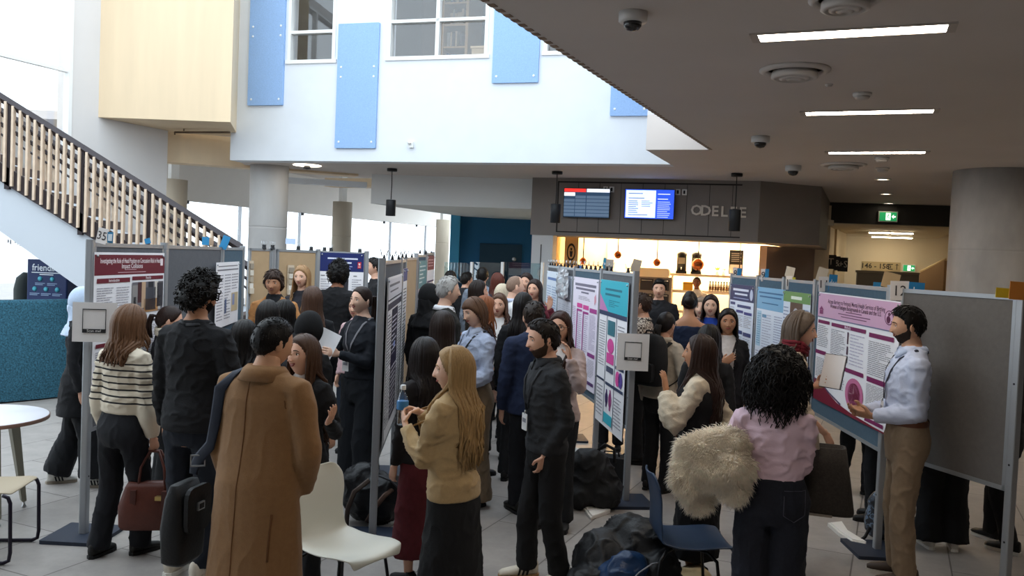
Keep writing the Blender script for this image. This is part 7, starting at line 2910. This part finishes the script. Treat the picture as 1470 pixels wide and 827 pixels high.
for s_ in (-1, 1):
    pts = []
    for q in ((s_ * .06, -.12, 1.36), (s_ * .10, -.06, 1.43), (s_ * .11, .03, 1.41), (s_ * .12, .11, 1.32), (s_ * .135, .11, 1.2), (s_ * .16, .03, 1.08), (s_ * .13, -.12, 1.02)):
        l_, n_, ix, d_ = bv.find_nearest(V(q) * I['k'])
        pts.append(l_ + n_ * .008 - V((0, -.27, .98)))
    p = MB()
    p.tube(pts, [(.022, .005)] * len(pts), 6, M_bagn)
    p.build('shoulder_strap', t)

# papers and notebook in hands
I = PEOPLE['presenter']
A = I['arms'][-1]
c = world_of(I, A['W'] + A['hd'] * .10 + A['pn'] * .03)
t = thing('sheet_of_paper', 'sheet of paper held by the presenter in black', 'paper', c + V((0, -.02, .05)), R(10))
p = MB()
for i in range(6):
    f = lambda u: .02 * math.sin(u * 3)
    u0_, u1_ = i / 6, (i + 1) / 6
    p.add([((u0_ - .5) * .2, f(u0_), -.13), ((u1_ - .5) * .2, f(u1_), -.13), ((u1_ - .5) * .2, f(u1_), .13), ((u0_ - .5) * .2, f(u0_), .13),
           ((u0_ - .5) * .2, f(u0_) + .002, -.13), ((u1_ - .5) * .2, f(u1_) + .002, -.13), ((u1_ - .5) * .2, f(u1_) + .002, .13), ((u0_ - .5) * .2, f(u0_) + .002, .13)], [(0, 1, 2, 3), (7, 6, 5, 4), (0, 4, 5, 1), (3, 2, 6, 7)], M_paper, False, Matrix.Rotation(R(25), 4, 'Y'))
p.build('sheet', t)
I = PEOPLE['notebook']
A = I['arms'][-1]
c = world_of(I, A['W'] + A['hd'] * .10 + A['pn'] * .03)
t = thing('notebook', 'open notebook held by the woman with the red scarf', 'notebook', c + V((.02, -.03, .06)), R(-58))
Mn = Matrix.Rotation(R(-14), 4, 'X')
p = MB()
p.box((-.085, 0, -.115), (.085, .006, .115), mat('2a2c34', .6), Mn)
p.build('cover', t)
p = MB()
p.box((-.08, -.008, -.111), (.082, -.0005, .111), M_paper, Mn)
p.build('pages', t)
p = MB()
for k in range(14):
    p.tube([Mn @ V((-.085, -.01, -.1 + k * .0155)), Mn @ V((-.093, 0, -.098 + k * .0155)), Mn @ V((-.085, .008, -.1 + k * .0155))], .002, 5, M_steel)
p.build('spiral', t)

# bag strap over the shoulder of the scarf woman
bv = I['bvh']
pts = []
for q in ((.10, -.12, 1.30), (.13, -.07, 1.42), (.13, .0, 1.45), (.12, .08, 1.38), (.10, .13, 1.25), (.12, .14, 1.1)):
    l_, n_, ix, d_ = bv.find_nearest(V(I['T'](V(q) * I['k'])))
    pts.append(l_ + n_ * .007)
q = MB()
q.tube(pts, [(.02, .004)] * len(pts), 6, mat('4a5c8c', .7))
q.build('bag_strap', I['root'])

# fur coat over the arm of the woman in pink
I = PEOPLE['pinkshirt']
A = I['arms'][-1]
ctr = world_of(I, A['E'].lerp(A['W'], .55))
t = root_at('fur_coat', 'cream fur coat draped over the arm of the woman in pink', 'coat', (ctr.x, ctr.y, .62))
G = Geo()


def blob(px, py, Y, r, sc=(1, 1, 1)):
    c_ = aty(px, py, Y)
    G.add(sphere(c_, r * .92, 16, 12, sc))


for a in ((1010, 650, 4.62, .15, (1.0, .8, .75)), (1040, 640, 4.6, .14, (1.1, .8, .7)), (992, 685, 4.6, .115, (.8, .8, 1.2)), (1050, 672, 4.5, .12, (.95, .8, .75)), (1002, 715, 4.62, .075, (1, .9, .9)), (1052, 698, 4.5, .085, (.9, .8, .9)), (1022, 668, 4.55, .13, (1, .8, .9))):
    blob(*a)
co, no, fc = remesh(G.v, G.f, .012, 4)
co = folds(co, no, .02, (9, 9, 9), 2.2)
l = t.location
M_fur = mat('fff3df', .95, 9, .16, .3, 160, sheen=.3)
mk('lining', [V(map(float, p)) - l for p in co], fc, M_fur, t)
rr = random.Random(9)
fv, ff = [], []
tri = [(f, ) for f in fc]
for _ in range(12000):
    f = fc[rr.randrange(len(fc))]
    p0 = V(map(float, co[f[rr.randrange(len(f))]]))
    p1 = V(map(float, co[f[rr.randrange(len(f))]]))
    p = p0.lerp(p1, rr.random()) - l
    n_ = V(map(float, no[f[0]]))
    d_ = (n_ * .8 + V((rr.uniform(-.6, .6), rr.uniform(-.6, .6), -.55 + rr.uniform(-.4, .3)))).normalized()
    ln = rr.uniform(.03, .06)
    s1 = d_.orthogonal().normalized() * .0022
    s2 = d_.cross(s1).normalized() * .0022
    b = len(fv)
    md_ = p + d_ * ln * .5 + n_ * .003
    fv += [p + s1, p - s1 * .5 + s2, p - s1 * .5 - s2, md_ + s1 * .8, md_ - s1 * .4 + s2 * .8, md_ - s1 * .4 - s2 * .8, p + d_ * ln + V((0, 0, -.008))]
    ff += [(b, b + 1, b + 4, b + 3), (b + 1, b + 2, b + 5, b + 4), (b + 2, b, b + 3, b + 5), (b + 3, b + 4, b + 6), (b + 4, b + 5, b + 6), (b + 5, b + 3, b + 6)]
fo = mk('fur', fv, ff, M_fur, t)
fo['kind'] = 'stuff'

# dark tote on her other side
c0 = aty(1185, 690, 4.72)
t = thing('tote_bag', 'dark grey felt tote bag with pale straps beside the woman in pink', 'bag', (c0.x, c0.y, aty(1185, 735, 4.72).z), R(-18))
zt = aty(1180, 640, 4.72).z - t.location.z
M_feltg = mat('38332f', .95, 90, .2, .3, 260)
p = MB()
vs, fs = [], []
n = 24
for z, hx, hy in ((0, .15, .075), (.02, .155, .08), (zt * .5, .13, .085), (zt, .098, .07), (zt, .088, .06), (zt * .4, .115, .07)):
    vs += [V((a * hx, b * hy, z)) for a, b in cs]
for i in range(5):
    fs += [(i * n + k, i * n + (k + 1) % n, (i + 1) * n + (k + 1) % n, (i + 1) * n + k) for k in range(n)]
fs += [tuple(range(n - 1, -1, -1)), tuple(range(5 * n, 6 * n))]
p.add(vs, fs, M_feltg, True)
p.build('body', t)
I = PEOPLE['pinkshirt']
sh = world_of(I, I['arms'][1]['S'] + V((-.03, 0, .065)))
for dy in (-.06, .06):
    p = MB()
    a_ = V((-.05, dy, zt - .02))
    e_ = Matrix.Rotation(R(18), 3, 'Z') @ (sh - t.location)
    p.tube([a_, a_.lerp(e_, .5) + V((.03, dy * .5, 0)), e_ + V((.03, dy * .4, -.05)), e_ + V((0, dy * .3, .012)), e_ + V((-.05, dy * .5, -.05))], [(.011, .003)] * 5, 6, mat('c9bda8', .7))
    p.build('strap', t)
p = MB()
p.rbox((-.16, -.085, -.006), (.04, -.07, .006), .004, mat('8d8378', .5), None, 1)
p.build('base_trim', t)

# jeans back pocket of the woman in pink
tb = PEOPLE['pinkshirt']['tr_bvh']
q = MB()
H = I['H']
pts = []
for (x, z) in ((.055, .885), (.165, .885), (.165, .76), (.11, .725), (.055, .76), (.055, .885)):
    h = tb.ray_cast(V((x, -1, z)), V((0, 1, 0)))
    if h[0] is not None:
        pts.append(h[0] + V((0, -.002, 0)))
dense = []
for a, b in zip(pts, pts[1:]):
    for k in range(5):
        pp = a.lerp(b, k / 5)
        h = tb.ray_cast(V((pp.x, -1, pp.z)), V((0, 1, 0)))
        dense.append(h[0] + V((0, -.001, 0)) if h[0] is not None else pp)
if len(dense) > 3:
    q.tube(dense, .002, 5, mat('4a4a58', .8))
    q.build('pocket_stitching', I['root'])
# trouser pocket of the man in white
tb = PEOPLE['whiteshirt']['tr_bvh']
I = PEOPLE['whiteshirt']

# black vest of the cream-sleeved woman (front and back panel over the blouse)
I = PEOPLE['vest']
H = I['H']
G = Geo()
rings = []
for z in np.linspace(.54, .80, 9):
    a, b, c = tabat(TAB['f'], z)
    kx = 1.0 if z < .74 else 1 - (z - .74) * 6
    rings.append((V((0, c * H, z * H)), V((a * H * kx + .040, 0, 0)), V((0, b * H + .044, 0))))
v_, f_ = loft(rings, 22)
co, no, fc = remesh(v_, f_, .0115, 4)
co = folds(co, no, .006, (8, 8, 8), 4.1)
vo = mk('vest', co, fc, mat('141417', .9, 24, .08, .2, 120), I['root'])


# ------------------------------------------------------------------ chairs
def shell_chair(label, px, Y, rot, col, legc, name='shell_chair'):
    c = aty(px, 700, Y)
    t = thing(name, label, 'chair', (c.x, c.y, 0), rot)
    # local +x is where the sitter looks
    prof = [(.245, .425), (.235, .448), (.15, .452), (.03, .438), (-.09, .440), (-.165, .462), (-.198, .53), (-.200, .62), (-.205, .70), (-.222, .78), (-.24, .835), (-.246, .85)]
    wid = [.17, .205, .222, .225, .215, .200, .172, .160, .178, .180, .145, .10]

    def fn(u, v):
        q = v * (len(prof) - 1)
        i = min(int(q), len(prof) - 2)
        f = q - i
        x = prof[i][0] * (1 - f) + prof[i + 1][0] * f
        z = prof[i][1] * (1 - f) + prof[i + 1][1] * f
        w_ = wid[i] * (1 - f) + wid[i + 1] * f
        y = (u - .5) * 2
        lift = .022 * y * y * (1 if v < .45 else .3)
        wrap = .02 * y * y * (1 if v > .5 else 0)
        return V((x + wrap, y * w_, z + lift - (.03 * y * y * (v < .06))))
    grid_surface(fn, 10, 28, mat(col, .38), 'seat_shell', t, .012)
    lm = mat(legc, .35, metal=.4)
    for sx, sy in ((1, -1), (1, 1), (-1, -1), (-1, 1)):
        p = MB()
        p.tube([(sx * .06 - .02, sy * .08, .425), (sx * .12 - .02, sy * .13, .415), (sx * .16 - .02, sy * .175, .38), (sx * .205 - .02, sy * .215, .012)], .010, 8, lm)
        lg = p.build('leg', t)
        p = MB()
        p.tube([(sx * .205 - .02, sy * .215, 0), (sx * .205 - .02, sy * .215, .02)], .013, 8, M_black)
        p.build('foot_cap', lg)
    p = MB()
    p.tube([(-.1, -.1, .424), (.1, -.1, .424)], .009, 6, lm)
    p.tube([(-.1, .1, .424), (.1, .1, .424)], .009, 6, lm)
    p.build('underframe', t)
    return t


shell_chair('white plastic shell chair in the foreground between camel coat and blonde woman', 497, 4.62, R(-34), 'd9d8cd', '1c1c20')
shell_chair('dark blue plastic shell chair beside the fur coat', 988, 4.98, R(2), '26374f', '1b1b1d')

# ------------------------------------------------------------------ round table and the chair beside it
tx = V((-3.83, 6.22))
t = thing('round_table', 'round white table with tapered legs cut by the left picture edge', 'table', (tx.x, tx.y, 0))
p = MB()
p.lathe([(.40, .712), (.455, .716), (.462, .726), (.462, .738), (.455, .744), (.001, .745)], 48, mat('e4e4ea', .35))
p.build('tabletop', t)
p = MB()
p.lathe([(.4625, .714), (.464, .718), (.464, .737), (.4625, .741)], 48, mat('8a6a5c', .5))
p.build('edge_band', t)
for an in (-35, 55, 145, 235):
    p = MB()
    a_ = R(an)
    d_ = V((math.cos(a_), math.sin(a_), 0))
    p.tube([d_ * .24 + V((0, 0, .712)), d_ * .33 + V((0, 0, .06)), d_ * .335 + V((0, 0, .045))], [(.05, .035), (.026, .02), (.02, .016)], 4, mat('8d8a7c', .5, metal=.3), None, False)
    lg = p.build('leg', t)
    p = MB()
    p.lathe([(.016, 0), (.018, .008), (.010, .02), (.008, .05)], 10, M_steel, Matrix.Translation(d_ * .335))
    p.build('glide', lg)
p = MB()
k_ = V((-3.98, 6.28, .746))
p.rbox((k_.x - .05, k_.y - .03, k_.z), (k_.x + .06, k_.y + .03, k_.z + .025), .01, mat('2a2320', .5))
tag(p.build('phone_case'), 'dark little object on the round white table', 'phone')
c = aty(-22, 690, 5.5)
t = thing('sled_chair', 'chair with dark tubular frame and beige seat at the left edge by the round table', 'chair', (c.x, c.y, 0), R(8))
fm = mat('231d2c', .4, metal=.3)
for sy in (-.22, .22):
    p = MB()
    p.tube([(.20, sy, .44), (.232, sy, .425), (.245, sy, .39), (.25, sy, .08), (.242, sy, .03), (.21, sy, .014), (-.22, sy, .014), (-.25, sy, .03), (-.255, sy, .08), (-.225, sy, .44), (-.29, sy, .84)], .0125, 8, fm)
    p.build('side_frame', t)


def sf(u, v):
    return V((.25 - .46 * v + .0, (u - .5) * .43, .455 - .012 * math.sin(v * 3.1) + (.0 if v < .9 else .0) - .012 * (v < .05)))


grid_surface(sf, 8, 10, mat('b3a48c', .6), 'seat', t, .014)
grid_surface(lambda u, v: V((-.25 - .05 * v + .03 * (1 - (2 * u - 1) ** 2) * -1, (u - .5) * .43, .58 + .27 * v)), 8, 6, mat('b3a48c', .6), 'backrest', t, .012)

# ------------------------------------------------------------------ bags, coats and papers on the floor


def soft(name, label, cat, px, py, Y, blobs, col, vox=.014, fold=.02, parts=(), rough=.75, fr=(7, 7, 7), sheen=0, seed=1.0):
    """slumped soft thing; blobs are (dx, dy, z, rx, ry, rz) about a floor point"""
    c_ = atz(px, py, 0) if Y is None else V((aty(px, py, Y).x, Y, 0))
    t_ = thing(name, label, cat, c_)
    g = Geo()
    for dx, dy, z, rx, ry, rz_ in blobs:
        g.add(sphere((dx, dy, z), 1, 16, 12, (rx, ry, rz_)))
    co_, no_, fc_ = remesh(g.v, g.f, vox, 4)
    co_ = folds(co_, no_, fold, fr, seed)
    co_[:, 2] = np.maximum(co_[:, 2], .003)
    mk('body', co_, fc_, mat(col, rough, 14, .15, .25, 60, sheen=sheen), t_)
    for nm, pts_, r_, cc_ in parts:
        q_ = MB()
        q_.tube(pts_, r_, 6, mat(cc_, .6))
        q_.build(nm, t_)
    return t_


pile = soft('winter_coat', 'black padded winter coats heaped on the floor by the blue chair', 'coat', 893, 830, 5.2, ((0, 0, .12, .30, .26, .17), (-.12, .05, .22, .18, .18, .18), (.12, .06, .28, .2, .17, .2), (-.2, -.08, .1, .16, .16, .13), (.2, -.06, .16, .16, .16, .18), (.05, .12, .36, .16, .12, .12)), '18191c', fold=.02, rough=.5, fr=(6, 6, 6))
blue = soft('padded_jacket', 'dark blue shiny jacket lying on the black winter coats', 'jacket', 893, 822, 5.02, ((0, 0, .16, .13, .09, .16), (.06, .02, .25, .10, .08, .10), (-.07, .02, .16, .08, .08, .12)), '1e3a60', fold=.016, rough=.35, fr=(7, 7, 7), seed=7,
            parts=(('drawcord', [(.02, -.12, .2), (.08, -.12, .27), (.16, -.08, .31), (.22, -.02, .3)], .004, '9a9aa2'),))
soft('cream_cloth', 'cream coat lining spread on the floor under the blue chair', 'cloth', 975, 830, 5.25, ((0, 0, .06, .20, .16, .07), (.1, .08, .09, .12, .1, .08)), 'c9b690', fold=.02, seed=4)
soft('rucksack', 'large black rucksack on the floor in front of the cyan poster board', 'backpack', 850, 729, None, ((0, 0, .22, .21, .15, .22), (-.04, 0, .38, .16, .12, .12), (.08, -.02, .14, .17, .15, .14), (-.1, -.04, .12, .12, .12, .12)), '151517', fold=.02, seed=3,
     parts=(('carry_strap', [(-.2, -.06, .42), (-.27, -.1, .34), (-.26, -.1, .18), (-.2, -.08, .1)], [(.02, .005)] * 4, '1c1c1f'), ('top_loop', [(.02, -.02, .48), (.08, -.03, .54), (.16, -.02, .5), (.17, 0, .38)], [(.014, .004)] * 4, '1c1c1f')))
t = thing('box_bag', 'black boxy bag beside the large rucksack at the cyan poster pole', 'bag', V((aty(900, 700, 7.55).x - .14, 7.62, 0)), R(-12))
p = MB()
p.rbox((-.17, -.09, .01), (.17, .09, .32), .03, M_bagn)
p.build('body', t)
p = MB()
p.tube([(-.07, 0, .31), (-.06, 0, .36), (.06, 0, .36), (.07, 0, .31)], .008, 6, M_bagn)
p.build('handle', t)


def paper_bag(label, name, pts, z, col='e2ddd6'):
    """flat folded paper lying on the floor, outlined by floor pixels"""
    q_ = MB()
    w_ = [atz(a, b, 0) for a, b in pts]
    c_ = sum(w_, V((0, 0, 0))) / len(w_)
    q_.prism([(p_.x - c_.x, p_.y - c_.y) for p_ in w_], .002, z, mat(col, .7))
    k_ = [(p_.x - c_.x, p_.y - c_.y) for p_ in w_]
    k2 = [(a * .92 + .01, b * .92 - .008) for a, b in k_]
    q_.prism(k2, z, z + .012, mat('f0ece6', .7))
    o_ = q_.build(name)
    o_.location = c_
    return tag(o_, label, 'paper')


paper_bag('white folded paper lying in front of the black rucksack', 'folded_paper', [(829, 722), (848, 747), (876, 737), (858, 722)], .02)
paper_bag('white paper roll bag lying on the floor left of the patterned backpack', 'paper_packet', [(1188, 756), (1205, 754), (1214, 768), (1243, 786), (1222, 782), (1204, 770)], .03)
soft('tote_sack', 'white cloth sack on the floor beyond the black rucksack', 'bag', 818, 688, None, ((0, 0, .12, .07, .08, .13), (.04, .0, .2, .05, .05, .1)), 'd2cec8', fold=.012, seed=9)

# patterned backpack by the number 12 post
t = soft('daypack', 'patterned blue-black backpack standing behind the number 12 post', 'backpack', 1264, 776, None, ((0, 0, .16, .13, .10, .16), (0, .0, .29, .11, .085, .10), (0, -.06, .12, .10, .06, .10)), '20252e', fold=.008, seed=2)
b_ = t.children[0]
mt = bpy.data.materials.new('camouflage_cloth')
mt.use_nodes = True
nt = mt.node_tree
tc = nt.nodes.new('ShaderNodeTexCoord')
nz = nt.nodes.new('ShaderNodeTexNoise')
nz.inputs['Scale'].default_value = 16
nt.links.new(tc.outputs['Object'], nz.inputs[0])
cr = nt.nodes.new('ShaderNodeValToRGB')
cr.color_ramp.interpolation = 'CONSTANT'
for i, (ps_, cc_) in enumerate(((0, '14161b'), (.45, '2b3442'), (.56, '5f7288'), (.62, '1a1e26'))):
    e = cr.color_ramp.elements[i] if i < 2 else cr.color_ramp.elements.new(ps_)
    e.position = ps_
    e.color = (*lin(cc_), 1)
nt.links.new(nz.outputs['Fac'], cr.inputs[0])
nt.links.new(cr.outputs[0], nt.nodes['Principled BSDF'].inputs['Base Color'])
b_.data.materials[0] = mt
p = MB()
p.tube([(-.05, -.01, .38), (-.03, -.01, .42), (.03, -.01, .42), (.05, -.01, .38)], .008, 6, mat('5f86b5', .6))
p.build('grab_loop', t)
p = MB()
p.tube([(-.12, -.08, .12), (-.17, -.12, .06), (-.2, -.1, .02)], [(.012, .004)] * 3, 6, M_black)
p.build('strap', t)

# backpack and straps behind the white chair
soft('school_bag', 'black school bag with brown straps on the floor behind the white chair', 'backpack', 535, 765, 6.45, ((0, 0, .2, .24, .16, .2), (-.1, .02, .3, .16, .13, .14), (.14, .0, .24, .14, .12, .14)), '17171a', fold=.022, seed=6, rough=.5,
     parts=(('strap', [(-.17, -.17, .03), (-.16, -.19, .16), (-.12, -.17, .28), (-.02, -.12, .36)], [(.018, .005)] * 4, '4a3c34'), ('strap', [(-.02, -.17, .06), (.04, -.2, .18), (.10, -.17, .26), (.16, -.1, .3)], [(.018, .005)] * 4, '5c4438'), ('piping', [(.02, -.1, .4), (.14, -.12, .36), (.24, -.1, .26), (.28, -.06, .16)], .008, '3a3a3e')))
# red bag with blue rim between the coat and the chair
c0 = aty(441, 780, 5.2)
t = thing('shopping_bag', 'dark red bag with a blue rim between the camel coat and white chair', 'bag', (c0.x, c0.y, 0), R(12))
zt = aty(441, 752, 5.2).z
p = MB()
vs, fs = [], []
for z, hx, hy in ((.0, .07, .09), (.01, .075, .1), (zt - .07, .085, .11), (zt - .07, .06, .09)):
    vs += [V((a * hx, b * hy, z)) for a, b in cs]
for i in range(3):
    fs += [(i * n + k, i * n + (k + 1) % n, (i + 1) * n + (k + 1) % n, (i + 1) * n + k) for k in range(n)]
fs += [tuple(range(n - 1, -1, -1)), tuple(range(3 * n, 4 * n))]
p.add(vs, fs, mat('6a1c28', .6, 20, .1), True)
p.build('body', t)
p = MB()
vs, fs = [], []
for z, hx, hy in ((zt - .07, .088, .113), (zt, .09, .115), (zt, .07, .095)):
    vs += [V((a * hx, b * hy, z)) for a, b in cs]
for i in range(2):
    fs += [(i * n + k, i * n + (k + 1) % n, (i + 1) * n + (k + 1) % n, (i + 1) * n + k) for k in range(n)]
p.add(vs, fs, mat('2c3f96', .6), True)
p.build('rim', t)
c0 = aty(1064, 560, 9.35)
t = thing('bar_stool', 'black metal bar stool behind the woman in the black blazer', 'stool', (c0.x, c0.y, 0), R(20))
p = MB()
p.lathe([(.001, .68), (.15, .68), (.165, .69), (.165, .71), (.15, .72), (.001, .722)], 24, M_black)
p.build('seat', t)
for k in range(4):
    a_ = R(45 + 90 * k)
    p = MB()
    p.tube([(.10 * math.cos(a_), .10 * math.sin(a_), .685), (.19 * math.cos(a_), .19 * math.sin(a_), 0)], .012, 8, M_black)
    p.build('leg', t)
p = MB()
p.tube([(.162 * math.cos(R(15 * k)), .162 * math.sin(R(15 * k)), .22) for k in range(25)], .008, 6, M_black)
p.build('foot_ring', t)
bpy.context.view_layer.update()
